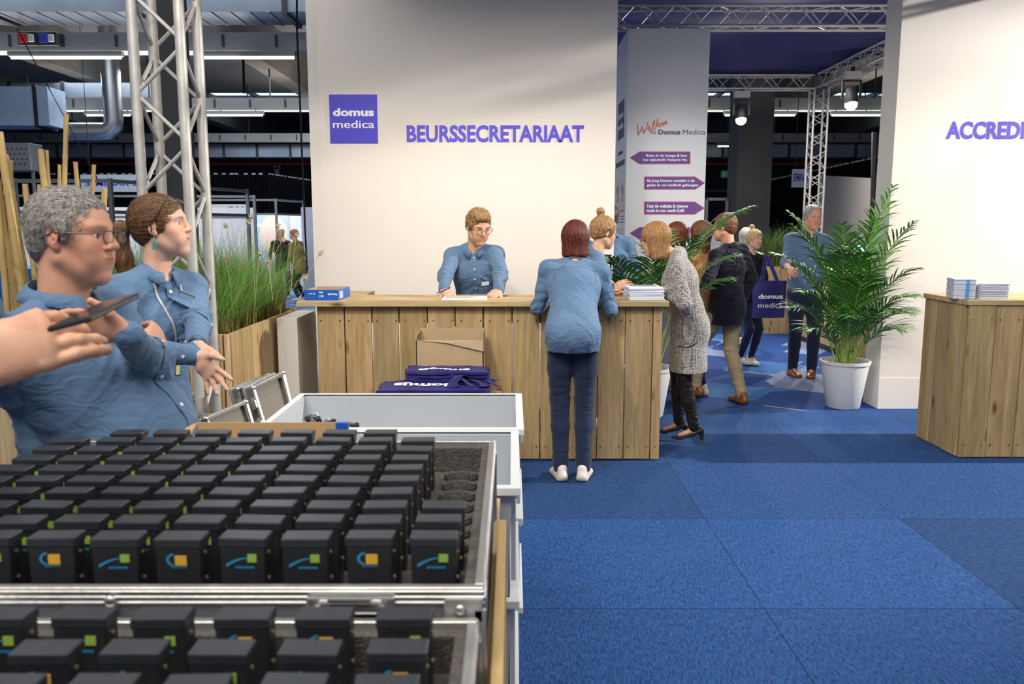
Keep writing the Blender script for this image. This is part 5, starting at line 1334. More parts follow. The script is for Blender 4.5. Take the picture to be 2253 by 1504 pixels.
# ------------------------------------------------------------------ grey crates, stacked
def crate(x0, x1, y0, y1, z0, z1, label, skew=0, handle=True):
    cx, cy = (x0 + x1) / 2, (y0 + y1) / 2
    r = empty('plastic_crate', (cx, cy, z0), R(skew), label, 'crate')
    a, b_, h, t = (x1 - x0) / 2, (y1 - y0) / 2, z1 - z0, .004
    ia, ib = a - .022, b_ - .022
    q = MB()
    def ring(xa, ya, z): return [(-xa, -ya, z), (xa, -ya, z), (xa, ya, z), (-xa, ya, z)]
    vs = ring(ia - .01, ib - .01, 0) + ring(ia, ib, h - .01) + ring(ia - t, ib - t, h - .01) + ring(ia - .014, ib - .014, .006)
    fs = [(0, 1, 2, 3)[::-1], (12, 13, 14, 15)]
    for k in range(3): fs += [(k * 4 + i, k * 4 + (i + 1) % 4, k * 4 + 4 + (i + 1) % 4, k * 4 + 4 + i) for i in range(4)]
    q.add(vs, fs); q.build('crate_body', M['greypl'], r)
    q = MB(); 
    vs = ring(ia - t, ib - t, h) + ring(a, b_, h) + ring(a, b_, h - .022) + ring(a - .004, b_ - .004, h - .022) + ring(a - .004, b_ - .004, h - .004) + ring(ia - t, ib - t, h - .010)
    fs = []
    for k in range(5): fs += [(k * 4 + i, k * 4 + (i + 1) % 4, k * 4 + 4 + (i + 1) % 4, k * 4 + 4 + i) for i in range(4)]
    q.add(vs, fs); q.build('rim', M['rim'], r, bevel=.003)
    q = MB()
    for s_ in (-1, 1):
        for k in range(7): q.box(s_ * ia - .003 if s_ > 0 else -ia - .010, s_ * ia + .010 if s_ > 0 else -ia + .003, -ib + .04 + k * (2 * ib - .09) / 6, -ib + .05 + k * (2 * ib - .09) / 6, .03, h - .03)
        for k in range(9): q.box(-ia + .04 + k * (2 * ia - .09) / 8, -ia + .05 + k * (2 * ia - .09) / 8, s_ * ib - .003 if s_ > 0 else -ib - .010, s_ * ib + .010 if s_ > 0 else -ib + .003, .03, h - .03)
    q.build('ribs', M['greypl'], r)
    if handle:
        q = MB(); q.box(ia, a - .002, -.09, .09, h - .10, h - .09); q.box(ia, a - .002, -.10, -.09, h - .10, h - .02); q.box(ia, a - .002, .09, .10, h - .10, h - .02); q.build('handle', M['rim'], r, bevel=.003)
    return r
AZ = .95
crate(-.86, .04, 2.665, 3.26, .64, AZ, 'large grey plastic crate with a nearly empty interior, topmost in front of the counter')
crate(-.80, .022, 2.045, 2.655, .64, AZ, 'large grey plastic crate half hidden directly behind the open flight case')
for z, w in ((.322, 'middle'), (.002, 'bottom')):
    crate(-.86, .038, 2.67, 3.255, z, z + .315, 'grey plastic crate, %s of the stack below the empty crate before the counter' % w)
    crate(-.80, .020, 2.05, 2.65, z, z + .315, 'grey plastic crate, %s of the stack directly behind the flight case' % w)
# wrapped bundles inside the far crate
WRAP = mat('clear_wrap', (.6, .62, .66), .12, alpha=.28, spec=1)
for i, (px, py, r_) in enumerate(((693, 915, .045), (717, 925, .045), (776, 932, .035))):
    c = at(px, py, 2.86); g = empty('wrapped_bundle', (c.x, 2.86, .647), 0, ('large black cable bundle in clear plastic, leftmost in the grey crate', 'black bundle in clear plastic, middle one in the grey crate', 'small black bundle in clear plastic, right one in the grey crate')[i], 'bundle')
    h = c.z - .647; q = MB(); rs = random.Random(i)
    for k in range(9): q.tube([(rs.uniform(-.5, .5) * r_, rs.uniform(-.5, .5) * r_, j * h / 6) if j % 2 else (rs.uniform(-.6, .6) * r_, rs.uniform(-.6, .6) * r_, j * h / 6) for j in range(7)], .009, 6)
    q.build('cable_coil', M['black'], g, smooth=True)
    q = MB(); n = 14; vs = []
    for j in range(8):
        for k in range(n): a = 2 * PI * k / n; rr = r_ * (.95 + .25 * rs.random()) * (1 if j < 6 else .6 - .4 * (j - 6)); vs.append((rr * math.cos(a), rr * math.sin(a), j * (h + .012) / 7))
    q.add(vs, [(j * n + k, j * n + (k + 1) % n, (j + 1) * n + (k + 1) % n, (j + 1) * n + k) for j in range(7) for k in range(n)] + [tuple(7 * n + k for k in range(n))]); q.build('plastic_wrap', WRAP, g)

# ------------------------------------------------------------------ cart carrying the flight cases
cart = empty('wooden_cart', (-.55, 1.35, 0), 0, 'wooden cart with a pale upright side board carrying the open flight cases', 'cart')
boxo('side_board', M['pine_y'], (.520, .538, -.62, .33, .04, 1.0), cart, .002)
boxo('shelf', M['pine_y'], (-.52, .520, -.62, .69, .905, .925), cart, .002)
for x in (-.50, .47):
    for y in (-.59, .64): boxo('leg', M['pine'], (x, x + .04, y, y + .04, .05, .905), cart); q = MB(); q.sphere((x + .02, y + .02, .028), .028, 10, (.6, 1, 1)); q.build('castor', M['black'], cart, smooth=True)

def flight_case(x0, x1, y0, y1, z0, z1, label, latch_x=None, foam_z=.05, holes=()):
    r = empty('flight_case', ((x0 + x1) / 2, (y0 + y1) / 2, z0), 0, label, 'flight case')
    a, b_, h, t = (x1 - x0) / 2, (y1 - y0) / 2, z1 - z0, .009
    q = MB(); q.box(-a + .002, a - .002, -b_ + .002, -b_ + t, 0, h - .02); q.box(-a + .002, a - .002, b_ - t, b_ - .002, 0, h - .02); q.box(-a + .002, -a + t, -b_ + t, b_ - t, 0, h - .02); q.box(a - t, a - .002, -b_ + t, b_ - t, 0, h - .02); q.box(-a + t, a - t, -b_ + t, b_ - t, 0, .008)
    q.build('case_body', mat('grey_laminate', (.16, .16, .18), .45), r)
    # aluminium closing profile with three ridges
    q = MB()
    for (xa, xb, ya, yb) in ((-a, a, -b_, -b_ + .013), (-a, a, b_ - .013, b_), (-a, -a + .013, -b_ + .013, b_ - .013), (a - .013, a, -b_ + .013, b_ - .013)):
        q.box(xa, xb, ya, yb, h - .024, h)
    for k, z in enumerate((h - .006, h - .014, h - .022)):
        for (xa, xb, ya, yb) in ((-a - .002, a + .002, -b_ - .002, -b_), (-a - .002, a + .002, b_, b_ + .002), (-a - .002, -a, -b_, b_), (a, a + .002, -b_, b_)): q.box(xa, xb, ya, yb, z - .0022, z + .0022)
    q.build('rim_profile', M['alu'], r, bevel=.001, segs=1)
    for (x, y) in ((-a, -b_), (a, -b_), (a, b_), (-a, b_)): q = MB(); q.bar((x * .99, y * .99, 0), (x * .99, y * .99, h - .03), .018, .018); q.build('corner_edge', M['alu'], r, bevel=.002)
    fz = foam_z
    q = MB(); q.box(-a + t, a - t, -b_ + t, b_ - t, .008, fz); q.box(-a + t, a - t, b_ - t - .022, b_ - t, fz, h - .012); q.box(a - t - .020, a - t, -b_ + t, b_ - t - .022, fz, h - .012); q.box(-a + t, -a + t + .02, -b_ + t, b_ - t - .022, fz, h - .012)
    q.build('foam_lining', M['foam'], r)
    for (hx, hy) in holes:
        q = MB(); q.lathe([(.001, 0), (.027, 0), (.031, .012), (.038, .014), (.040, .004)], n=24); q.T = None
        o = q.build('foam_slot', M['foam'], r, smooth=True, loc=(hx - (x0 + x1) / 2, hy - (y0 + y1) / 2, fz - .001)); o.scale = (1, .55, 1)
        o2 = MB(); o2.lathe([(.0001, 0), (.031, 0)], n=24); o2 = o2.build('slot_shadow', M['darkmetal'], o, loc=(0, 0, .0135)) if 0 else None
    # corner bracket with rivet
    for sx in (-1, 1):
        k = MB(); k.box(sx * a - (.055 if sx > 0 else 0), sx * a + (.055 if sx < 0 else 0), -b_ - .005, -b_, h - .05, h - .014); k.box(sx * a - (0 if sx > 0 else .004), sx * a + (.004 if sx > 0 else 0), -b_, -b_ + .06, h - .05, h - .014); o = k.build('corner_bracket', M['alu'], r, bevel=.002)
        k = MB(); k.sphere((sx * (a - .032), -b_ - .006, h - .032), .009, 10, (1, .5, 1)); k.build('rivet', M['steel'], o, smooth=True)
    for lx in (latch_x or ()):
        e = empty('latch', (lx - (x0 + x1) / 2, -b_ - .002, h - .022)); e.parent = r
        k = MB(); k.box(-.062, .062, -.008, 0, -.012, .012); k.box(-.045, .045, -.014, -.008, -.010, .008); k.box(-.03, .03, -.018, -.010, .006, .016); k.build('latch_plate', M['steel'], e, bevel=.003)
        for x in (-.045, .045): k = MB(); k.tube([(x, -.010, -.004), (x, -.017, -.004)], .008, 12); k.build('rivet', M['steel'], e, smooth=True)
    return r
MXR = -.040
flight_case(-1.045, MXR, 1.085, 1.885, .926, 1.12, 'large open aluminium flight case packed with rows of black handsets', (-.225,), .125,
            [(-.116 + .000, 1.175 + .0695 * k) for k in range(3, 10)] + [(-.095, 1.21 + .0695 * k) for k in range(0)])
flight_case(-.735, -.048, .755, 1.073, .926, 1.082, 'smaller open aluminium flight case in front of the large one, cut by photo bottom', None, .09)
# a rivet in the middle of the front profile
q = MB(); q.sphere((-.56, 1.078, 1.103), .009, 10, (1, .6, 1)); o = q.build('rivet', M['steel'], bpy.data.objects['flight_case'], smooth=True); o.matrix_parent_inverse = Matrix.Translation(-Vector(bpy.data.objects['flight_case'].location))

# handsets
GREEN = mat('green_label', (.30, .48, .06), .5); YEL = mat('yellow_label', (.75, .42, .04), .5); SWO = mat('cyan_print', (.03, .28, .52), .4); BRASS = mat('brass_screw', (.60, .42, .18), .35, .8)
DEVH = .112
def make_handset(kind):
    r = empty('voting_handset', (0, 0, 0))
    q = MB(); w, d = .0345, .017
    q.add([(x * w * s_, y * d, z) for z, s_ in ((0, .94), (DEVH - .014, 1)) for x, y in ((-1, -1), (1, -1), (1, 1), (-1, 1))], [(0, 1, 2, 3)[::-1], (4, 5, 6, 7), (0, 1, 5, 4), (1, 2, 6, 5), (2, 3, 7, 6), (3, 0, 4, 7)])
    q.build('handset_body', M['black'], r, bevel=.003)
    boxo('cap', M['blackcap'], (-.0355, .0355, -.0185, .0185, DEVH - .0145, DEVH), r, .0018)
    q = MB(); n = 10
    if kind == 'green':
        c = [( -.024 + .034 * t, .010 * math.sin(t * 1.75) + .0725) for t in np.linspace(0, 1, n)]
        for i in range(n - 1):
            (x0, z0), (x1, z1) = c[i], c[i + 1]; w0, w1 = .0045 * (1 - i / n) + .0008, .0045 * (1 - (i + 1) / n) + .0008
            q.add([(x0, -.0178, z0 - w0), (x1, -.0178, z1 - w1), (x1, -.0178, z1), (x0, -.0178, z0)], [(0, 1, 2, 3)])
        for i in range(8): q.box(-.010 + i * .0036, -.0078 + i * .0036, -.0179, -.0172, .0655, .0685)
        boxo('colour_label', GREEN, (.008, .0215, -.0183, -.0172, .0755, .0875), r)
    else:
        for i in range(n - 1):
            a0, a1 = R(100 + i * 17), R(100 + (i + 1) * 17); P_ = lambda a, rr: (-.004 + rr * 1.3 * math.cos(a), -.0178, .080 + rr * math.sin(a))
            q.add([P_(a0, .0075), P_(a1, .0075), P_(a1, .0105), P_(a0, .0105)], [(0, 1, 2, 3)])
        for i in range(7): q.box(-.010 + i * .0034, -.008 + i * .0034, -.0179, -.0172, .0675, .0695)
        boxo('colour_label', YEL, (-.0045, .013, -.0183, -.0172, .0715, .0865), r)
    q.build('printed_logo', SWO, r)
    for z in (.085, .045):
        q = MB(); q.tube([(.0335, 0, z), (.0362, 0, z)], .0030, 8); q.build('screw', BRASS, r, smooth=True)
    return r
protos = {k: make_handset(k) for k in ('green', 'yellow')}; used = set()
NTH = ['first', 'second', 'third', 'fourth', 'fifth', 'sixth', 'seventh', 'eighth', 'ninth', 'tenth']
def handset(kind, x, y, z, label, grp, rz=0):
    o = protos[kind] if kind not in used else copy_tree(protos[kind]); used.add(kind)
    o.location = (x, y, z); o.rotation_euler = (R(random.uniform(-1.5, 1.5)), R(random.uniform(-1, 1)), rz); tag(o, label, 'handset', grp)
ft = 'ygyggyg'
for j in range(10):
    cols_ = list(range(1, 11)) if j < 3 else (list(range(1, 10)) if j < 9 else list(range(2, 9)))
    for c_ in cols_:
        x = -.117 - .0945 * (10 - c_) + .0012 * j; y = 1.175 + .0695 * j
        if j == 0: kind = 'yellow' if c_ in (4, 6, 9, 2) else 'green'
        else: kind = 'yellow' if (c_ < 5 and j in (4, 5) and (c_ + j) % 3) or (c_, j) in ((1, 3), (2, 6)) else 'green'
        k_ = len(cols_) - cols_.index(c_)
        handset(kind, x + random.uniform(-.001, .001), y, 1.163 - DEVH, '%s labelled black handset, large flight case, %s row from front, %s from right' % (kind, NTH[j], NTH[k_ - 1]), 'handsets in the large flight case', R(random.uniform(-2, 1.2)))
kB = [['yellow', 'yellow', 'green', 'green', 'green', 'green'], ['yellow', 'yellow', 'green', 'yellow', 'yellow', 'green'], ['green', 'green', 'green', 'green', 'yellow', 'green']]
for j, y in enumerate((1.000, .915, .838)):
    for k in range(6):
        kind = [kB[0][min(5, k)], ['yellow', 'yellow', 'green', 'yellow', 'yellow', 'green'][k], 'green'][j]
        if j == 0: kind = ['green', 'yellow', 'yellow', 'green', 'green', 'green'][k]
        handset(kind, -.137 - .1045 * k, y, 1.125 - DEVH, '%s labelled black handset, small near case, %s row from its back, %s from right' % (kind, NTH[j], NTH[k]), 'handsets in the small near flight case', R(random.uniform(-1, 1)))
# carton behind the flight case
r = empty('open_carton', (-.61, 1.965, .926), 0, 'brown cardboard carton with raised flaps directly behind the flight case', 'box')
zc = 1.128 - .926
q = MB(); q.box(-.19, .19, .060, .064, 0, zc); q.box(-.19, .19, -.062, -.058, 0, zc - .09); q.box(-.19, -.186, -.058, .060, 0, zc - .05); q.box(.186, .19, -.058, .060, 0, zc - .05); q.box(-.19, .19, -.058, .060, 0, .004); q.build('box_body', M['card'], r)
q = MB(); q.add([(-.19, .060, zc), (-.19, -.055, zc - .045), (-.265, -.045, zc - .075), (-.215, .055, zc - .012)], [(0, 1, 2, 3)]); o = q.build('flap', M['card'], r); o.modifiers.new('s', 'SOLIDIFY').thickness = .004
boxo('blue_tape', BLU, (.165, .195, .050, .066, zc - .03, zc + .001), r)

# flight cases leaning near the planter
def leaning_case(loc, rx, ry, rz, w, h, d, label, openf=True):
    r = empty('flight_case_lid', loc, 0, label, 'flight case'); r.rotation_euler = (rx, ry, rz)
    q = MB(); q.box(-w / 2, w / 2, d - .008, d, 0, h); q.box(-w / 2, w / 2, 0, d, 0, .008); q.box(-w / 2, w / 2, 0, d, h - .008, h); q.box(-w / 2, -w / 2 + .008, 0, d, 0, h); q.box(w / 2 - .008, w / 2, 0, d, 0, h)
    q.build('lid_shell', mat('grey_brown_laminate', (.14, .13, .11), .5, var=.1), r)
    q = MB(); q.box(-w / 2 + .01, w / 2 - .01, d * .55, d - .01, .01, h - .01); q.build('foam_lining', mat('grey_foam', (.16, .15, .13), .9, bump=.5, bs=40), r)
    q = MB()
    for (a, b_) in (((-w / 2, 0), (w / 2, 0)), ((-w / 2, h), (w / 2, h)), ((-w / 2, 0), (-w / 2, h)), ((w / 2, 0), (w / 2, h))):
        for y in (0, d): q.bar((a[0], y, a[1]), (b_[0], y, b_[1]), .022)
    q.build('edge_profiles', M['alu'], r, bevel=.003)
    for s_ in (-1, 1):
        for z in (0, h): q = MB(); q.sphere((s_ * w / 2, 0, z), .026, 10); q.build('ball_corner', M['steel'], r, smooth=True)
    for z in (.32, .68):
        e = MB(); e.box(-w / 2 - .012, -w / 2, d * .2, d * .8, h * z - .05, h * z + .05); e.box(-w / 2 - .02, -w / 2 - .01, d * .35, d * .65, h * z - .03, h * z + .03); e.build('latch', M['steel'], r, bevel=.003)
    return r
base = empty('flight_case', (-1.30, 3.98, 0), 0, 'closed flight case on the floor carrying the leaning case lids beside the planter', 'flight case')
boxo('case_body', mat('grey_brown_laminate2', (.14, .13, .11), .5), (-.40, .42, -.28, .36, .01, .60), base); q = MB()
for x in (-.40, .42):
    for y in (-.28, .36): q.bar((x, y, 0), (x, y, .60), .03)
for z in (.015, .60):
    for (a, b_) in (((-.40, -.28), (.42, -.28)), ((.42, -.28), (.42, .36)), ((.42, .36), (-.40, .36)), ((-.40, .36), (-.40, -.28))): q.bar((a[0], a[1], z), (b_[0], b_[1], z), .03)
q.build('edge_profiles', M['alu'], base)
def quad_case(label, P4, tv, wd=.13):
    """open case lid standing on edge: P4 = corners of its open face (a, b, c, d), tv = depth vector"""
    P4 = [Vector(p) for p in P4]; tv = Vector(tv); O = (P4[2] + P4[3]) / 2 + tv * .5; r = empty('flight_case', tuple(O), 0, label, 'flight case'); P4 = [p - O for p in P4]; C_ = sum(P4, Vector()) / 4
    q = MB(); inn = [p.lerp(C_, wd) for p in P4]; vs = P4 + inn + [p + tv for p in P4] + [p + tv * .85 for p in inn]
    q.add(vs, [(i, (i + 1) % 4, 4 + (i + 1) % 4, 4 + i) for i in range(4)] + [(i, (i + 1) % 4, 8 + (i + 1) % 4, 8 + i) for i in range(4)] + [(8, 9, 10, 11)] + [(4 + i, 4 + (i + 1) % 4, 12 + (i + 1) % 4, 12 + i) for i in range(4)])
    q.build('lid_shell', mat('grey_brown_laminate', (.13, .12, .10), .5, var=.1), r)
    q = MB(); q.add([p + tv * .4 for p in inn] + [p + tv * .84 for p in inn], [(0, 1, 2, 3), (4, 5, 6, 7), (0, 1, 5, 4), (1, 2, 6, 5), (2, 3, 7, 6), (3, 0, 4, 7)]); q.build('foam_lining', mat('grey_foam', (.20, .18, .15), .9, bump=.5, bs=40), r)
    for i in range(4):
        for off in (Vector(), tv): q = MB(); q.bar(P4[i] + off, P4[(i + 1) % 4] + off, .018); q.build('edge_profile', M['alu'], r, bevel=.003)
        q = MB(); q.sphere(P4[i], .016, 10); q.build('ball_corner', M['steel'], r, smooth=True)
    for k in (.3, .7):
        e = MB(); m = P4[0].lerp(P4[3], k); dn = (P4[3] - P4[0]).normalized(); sd = (P4[0] - P4[1]).normalized()
        e.bar(m - dn * .03 + tv * .3 + sd * .006, m + dn * .03 + tv * .3 + sd * .006, .03, .02); e.bar(m - dn * .02 + tv * .1 + sd * .012, m + dn * .02 + tv * .1 + sd * .012, .016, .016); e.build('latch', M['steel'], r, bevel=.002)
    return r
quad_case('open case lid with grey foam leaning against the white plinth, right one of the pair', [at(556, 853, 4.02), at(622, 820, 4.42), at(646, 915, 4.36), at(590, 965, 3.98)], (-.055, .03, -.012))
quad_case('case shell with silver latches directly left of the right leaning lid', [at(524, 856, 4.10), at(590, 826, 4.52), at(612, 920, 4.46), at(556, 965, 4.08)], (-.05, .03, -.012))
quad_case('case lid lying lower, just right of the ponytailed woman', [at(452, 921, 3.62), at(540, 884, 3.95), at(560, 950, 3.93), at(500, 990, 3.62)], (-.04, .03, -.02))

# plinth and planter
q = MB(); q.box(-1.61, -1.47, 5.56, 6.09, 0, 1.0); tag(q.build('plinth', M['plinth'], bevel=.004), 'tall white painted plinth between the grass planter and the left counter', 'plinth')
PX1, PY0, PY1, PZ = -1.64, 4.70, 6.30, 1.0
def grass(parent, x0, x1, y0, y1, z, n, hmin, hmax, cols, seed, wd=.0022, lean=.35):
    rs = np.random.RandomState(seed); NS = 6
    bx = rs.uniform(x0, x1, n); by = rs.uniform(y0, y1, n)
    cl = np.round(np.stack([bx, by], 1) / .16) * .16 + rs.randn(n, 2) * .02; bx = bx * .35 + cl[:, 0] * .65; by = by * .35 + cl[:, 1] * .65
    h = rs.uniform(hmin, hmax, n) * (.75 + .25 * rs.rand(n)); az = rs.uniform(0, 2 * PI, n); ln = np.abs(rs.randn(n)) * lean * h + .04
    drp = rs.rand(n) ** 2 * .5 * h; V = []; T_ = []
    for j in range(NS + 1):
        t = j / NS; o = ln * t ** 1.8; zz = z + h * (t - .0) - drp * t ** 3
        cx = bx + np.cos(az) * o; cy = by + np.sin(az) * o; w = wd * (1 - t * .85) * (.7 + .6 * rs.rand(n))
        sx, sy = -np.sin(az + .8) * w, np.cos(az + .8) * w
        V.append(np.stack([cx - sx, cy - sy, zz], 1)); V.append(np.stack([cx + sx, cy + sy, zz], 1))
        c0, c1 = np.array(cols[0]), np.array(cols[1]); mix = min(1, max(0, (t - .12) * 2.6)); c = c0 * (1 - mix) + c1 * mix
        cc = c[None] * (.6 + .8 * np.sin(bx * 91.7 + by * 57.3)[:, None] ** 2); dry = (np.cos(bx * 311 + by * 77) > .80)[:, None]; cc = np.where(dry, np.array([.38, .28, .09]) * .9, cc); T_ += [cc, cc]
    VV = np.stack(V, 1).reshape(-1, 3); TT = np.stack(T_, 1).reshape(-1, 3); m = 2 * (NS + 1); b0 = np.arange(n)[:, None] * m
    F = np.concatenate([np.stack([b0[:, 0] + 2 * j, b0[:, 0] + 2 * j + 1, b0[:, 0] + 2 * j + 3, b0[:, 0] + 2 * j + 2], 1) for j in range(NS)])
    o = np_obj('grass', VV, F, GRASSM, parent, TT); o['kind'] = 'stuff'; return o
GRASSM = mat('grass_blade', (1, 1, 1), .55, tint=True, spec=.3)
def seed_head(parent, base, tip, ln=.10):
    b0, t0 = Vector(base), Vector(tip); d = (t0 - b0).normalized(); q = MB(); mid = (b0 + t0) / 2 + Vector((0, 0, .04))
    q.tube([b0, mid, t0], .0016, 5); e = t0 + d * ln * .5 + Vector((0, 0, -ln * .35)); rs = random.Random(int(tip[0] * 999))
    L = 12; pts = [t0.lerp(e, i / L) for i in range(L + 1)]
    q.tube(pts, [.003 + .012 * math.sin(PI * (i + .4) / (L + 1)) for i in range(L + 1)], 8)
    for i in range(90):
        p = t0.lerp(e, rs.random()); u = Vector((rs.gauss(0, 1), rs.gauss(0, 1), rs.gauss(0, 1))).normalized(); a = p + u * .009; q.tube([a, a + u * .012 + d * .006], .0006, 3, cap=False)
    return q.build('seed_head', mat('straw', (.52, .42, .26), .9) if 'straw' not in bpy.data.materials else bpy.data.materials['straw'], parent, smooth=True)
r = empty('grass_planter', (0, 0, 0), 0, 'long wooden planter box full of tall ornamental grass beside the truss tower', 'planter')
q = planks(-3.5, PX1, .20, RS, PY0, PY0 + .025, .0, PZ); q = planks(PY0 + .03, PY1, .20, RS, PX1 - .025, PX1, 0, PZ, axis='y', q=q); q.tint = (.95, .95, .9); q.box(-3.5, PX1, PY1 - .02, PY1, 0, PZ); q.box(-3.5, -3.48, PY0, PY1, 0, PZ)
q.build('planter_box', M['pine'], r, bevel=.002)
boxo('soil', M['soil'], (-3.47, PX1 - .03, PY0 + .03, PY1 - .03, .5, PZ - .06), r)
grass(r, -2.75, PX1 - .05, PY0 + .06, PY1 - .06, PZ - .07, 11500, .34, .68, ((.22, .18, .04), (.075, .24, .03)), 3, .0021, .42)
grass(r, -2.7, PX1 - .05, PY0 + .3, PY1 - .06, PZ - .07, 1500, .58, .88, ((.16, .16, .04), (.05, .18, .03)), 5, .0017, .26)
for i, (bx_, by_, tx_, ty_) in enumerate(((515, 700, 497, 570), (560, 680, 572, 560), (600, 660, 590, 578), (560, 640, 553, 480), (520, 640, 545, 492), (590, 640, 610, 500), (640, 640, 652, 520), (640, 650, 668, 612), (660, 660, 702, 560), (530, 650, 498, 500), (575, 640, 620, 530), (480, 640, 457, 530))):
    Yp = 5.0 + .09 * i; seed_head(r, at(bx_, by_, Yp), at(tx_, ty_, Yp), .085)

# bamboo poles
BAMB = mat('bamboo', (.56, .38, .15), .45, var=.15, vs=9, scale=(1, 1, .4))
BL_ = [((146, 250), (138, 560), .014), ((90, 328), (112, 560), .019), ((131, 362), (129, 560), .011), ((166, 356), (182, 560), .014), ((207, 362), (196, 560), .013), ((230, 414), (222, 640), .017), ((55, 404), (80, 640), .017),
       ((-2, 290), (52, 660), .024), ((-22, 310), (36, 660), .024), ((12, 340), (62, 640), .019), ((86, 406), (88, 560), .011), ((186, 416), (192, 560), .015), ((-6, 420), (14, 660), .020), ((22, 352), (28, 660), .018), ((103, 330), (120, 560), .010)]
BW = ['tallest thin bamboo pole above the grey haired man', 'thick crooked bamboo pole left of the tallest one', 'short thin bamboo pole directly left of the tallest one', 'split topped bamboo pole right of the tallest one', 'straight bamboo pole above the forehead of the grey haired man',
      'short bamboo pole just left of the ponytailed woman', 'bamboo pole leaning beside the head of the grey haired man', 'thick bamboo pole leaning right at the left edge of the photo', 'bamboo pole leaning steeply, leftmost in the cluster', 'bamboo pole crossing behind the leftmost cluster', 'short thin pole beside the thick crooked bamboo',
      'short cut bamboo stub behind the hair of the grey haired man', 'lowest bamboo pole at the extreme left edge', 'knotty upright bamboo pole in the leftmost cluster', 'slim bamboo touching the thick crooked pole']
for i, ((x0, y0), (x1, y1), rad) in enumerate(BL_):
    Yp = 4.78 + (i % 5) * .14; a = at(x0, y0, Yp); b_ = at(x1, y1, Yp + .02); d = (b_ - a); k = (a.z - .93) / max(.01, a.z - b_.z); e = a + d * k
    e.x = max(min(e.x, -1.75), -3.42); q = MB(); n = 22; pts = []; rr = []; rs = random.Random(i); ln = (a - e).length; nd = .19 + .06 * rs.random()
    for j in range(n * 3 + 1):
        t = j / (n * 3); p = a.lerp(e, t); s_ = (t * ln + i * .07) % nd; pts.append(p); rr.append(rad * (.93 + .13 * (s_ < ln / (n * 3)) + .12 * t))
    q.tube(pts, rr, 12); tag(q.build('bamboo_pole', BAMB, smooth=True), BW[i], 'bamboo pole')

# ------------------------------------------------------------------ palms
LEAF = mat('palm_leaf', (.06, .19, .03), .38, tint=True, spec=.5, var=.2, vs=5); STEM = mat('palm_stem', (.24, .34, .07), .5, tint=True)
def frond(parent, off, clampf, base, az, ln, elev, droop, nl=22, lf=.24, start=.42, tint=1.0, wid=.0105, seed=0):
    rs = random.Random(seed); q = MB(); N_ = 16; pts = []; p = Vector(base); e = elev
    for i in range(N_ + 1):
        pts.append(p.copy()); t = i / N_; ee = R(elev - droop * t ** 2.2); p = p + Vector((math.cos(az) * math.cos(ee), math.sin(az) * math.cos(ee), math.sin(ee))) * ln / N_
    q.m = 1; q.tint = (1, 1, 1); q.tube(pts, [.0065 * (1 - .75 * i / N_) + .0008 for i in range(N_ + 1)], 6)
    q.m = 0; side = Vector((-math.sin(az), math.cos(az), 0))
    for k in range(nl):
        t = start + (1 - start) * k / (nl - 1); f_ = t * N_; i = min(N_ - 1, int(f_)); P0 = pts[i].lerp(pts[i + 1], f_ - i); d = (pts[i + 1] - pts[i]).normalized(); up = side.cross(d) * -1
        if up.z < 0: up = -up
        L_ = lf * math.sin(PI * (.18 + .80 * (t - start) / (1 - start))) * rs.uniform(.85, 1.1) + .05
        for s_ in (-1, 1):
            dirv = (side * s_ * .80 + d * (.55 + .5 * t) + up * .22 + Vector((rs.gauss(0, .08), rs.gauss(0, .08), rs.gauss(0, .06)))).normalized()
            w0 = (dirv.cross(up)).normalized(); tt = tint * rs.uniform(.65, 1.35); q.tint = (tt, tt, tt * .9); vs = []; c = P0.copy(); dd_ = dirv.copy()
            for j, ww in enumerate((.35, 1, .95, .6, .04)):
                vs += [c - w0 * wid * ww, c + up * .0035 * (ww > .3), c + w0 * wid * ww]; c = c + dd_ * L_ / 4; dd_ = (dd_ + Vector((0, 0, -.14 - .2 * rs.random()))).normalized()
            fs = [(j * 3 + a, j * 3 + a + 1, j * 3 + a + 4, j * 3 + a + 3) for j in range(4) for a in (0, 1)]
            q.add(vs, fs)
    if clampf:
        for v in q.v:
            x, y = v.x + off[0], v.y + off[1]; y2 = clampf(x, y)
            if y2 != y: v.y = y2 - off[1]
    return q.build('frond', [LEAF, STEM], parent, smooth=True, fix=False)
def palm(x, y, label, specs, clampf=None, tint=1.0, seed=1, top=.43):
    r = empty('potted_palm', (x, y, 0), 0, label, 'plant')
    q = MB(); q.lathe([(.001, .003), (.138, .003), (.145, .01), (.205, top - .03), (.214, top - .028), (.218, top), (.204, top), (.198, top - .06), (.001, top - .061)], n=48); q.build('pot', M['pot'], r, smooth=True)
    q = MB(); q.lathe([(.001, .0), (.196, .0), (.196, .015), (.001, .02)], (0, 0, top - .075), 32); q.build('soil', M['soil'], r)
    rs = random.Random(seed)
    for i, (azd, ln, el, dr) in enumerate(specs):
        b_ = (.09 * math.cos(R(azd)) * rs.random(), .09 * math.sin(R(azd)) * rs.random(), top - .07)
        frond(r, (x, y), clampf, b_, R(azd + rs.uniform(-8, 8)), ln, el, dr, nl=15 + int(ln * 4), lf=.29, start=.40, tint=tint, seed=i + seed * 50)
    return r
sp = [(-62, 1.62, 86, 26), (165, 1.50, 81, 40), (-50, 1.40, 82, 44), (190, 1.42, 80, 50), (-100, 1.2, 82, 60), (235, 1.25, 80, 62), (-45, 1.10, 78, 64), (180, 1.25, 76, 62), (-90, 1.05, 80, 70), (-55, .95, 72, 78), (215, 1.0, 72, 80), (150, 1.1, 78, 55),
      (185, .80, 72, 85), (-50, .8, 70, 85), (-75, .8, 74, 85), (250, .75, 74, 90), (-75, 1.35, 86, 22), (225, 1.3, 87, 28), (-45, .65, 64, 85), (200, .6, 66, 90)]
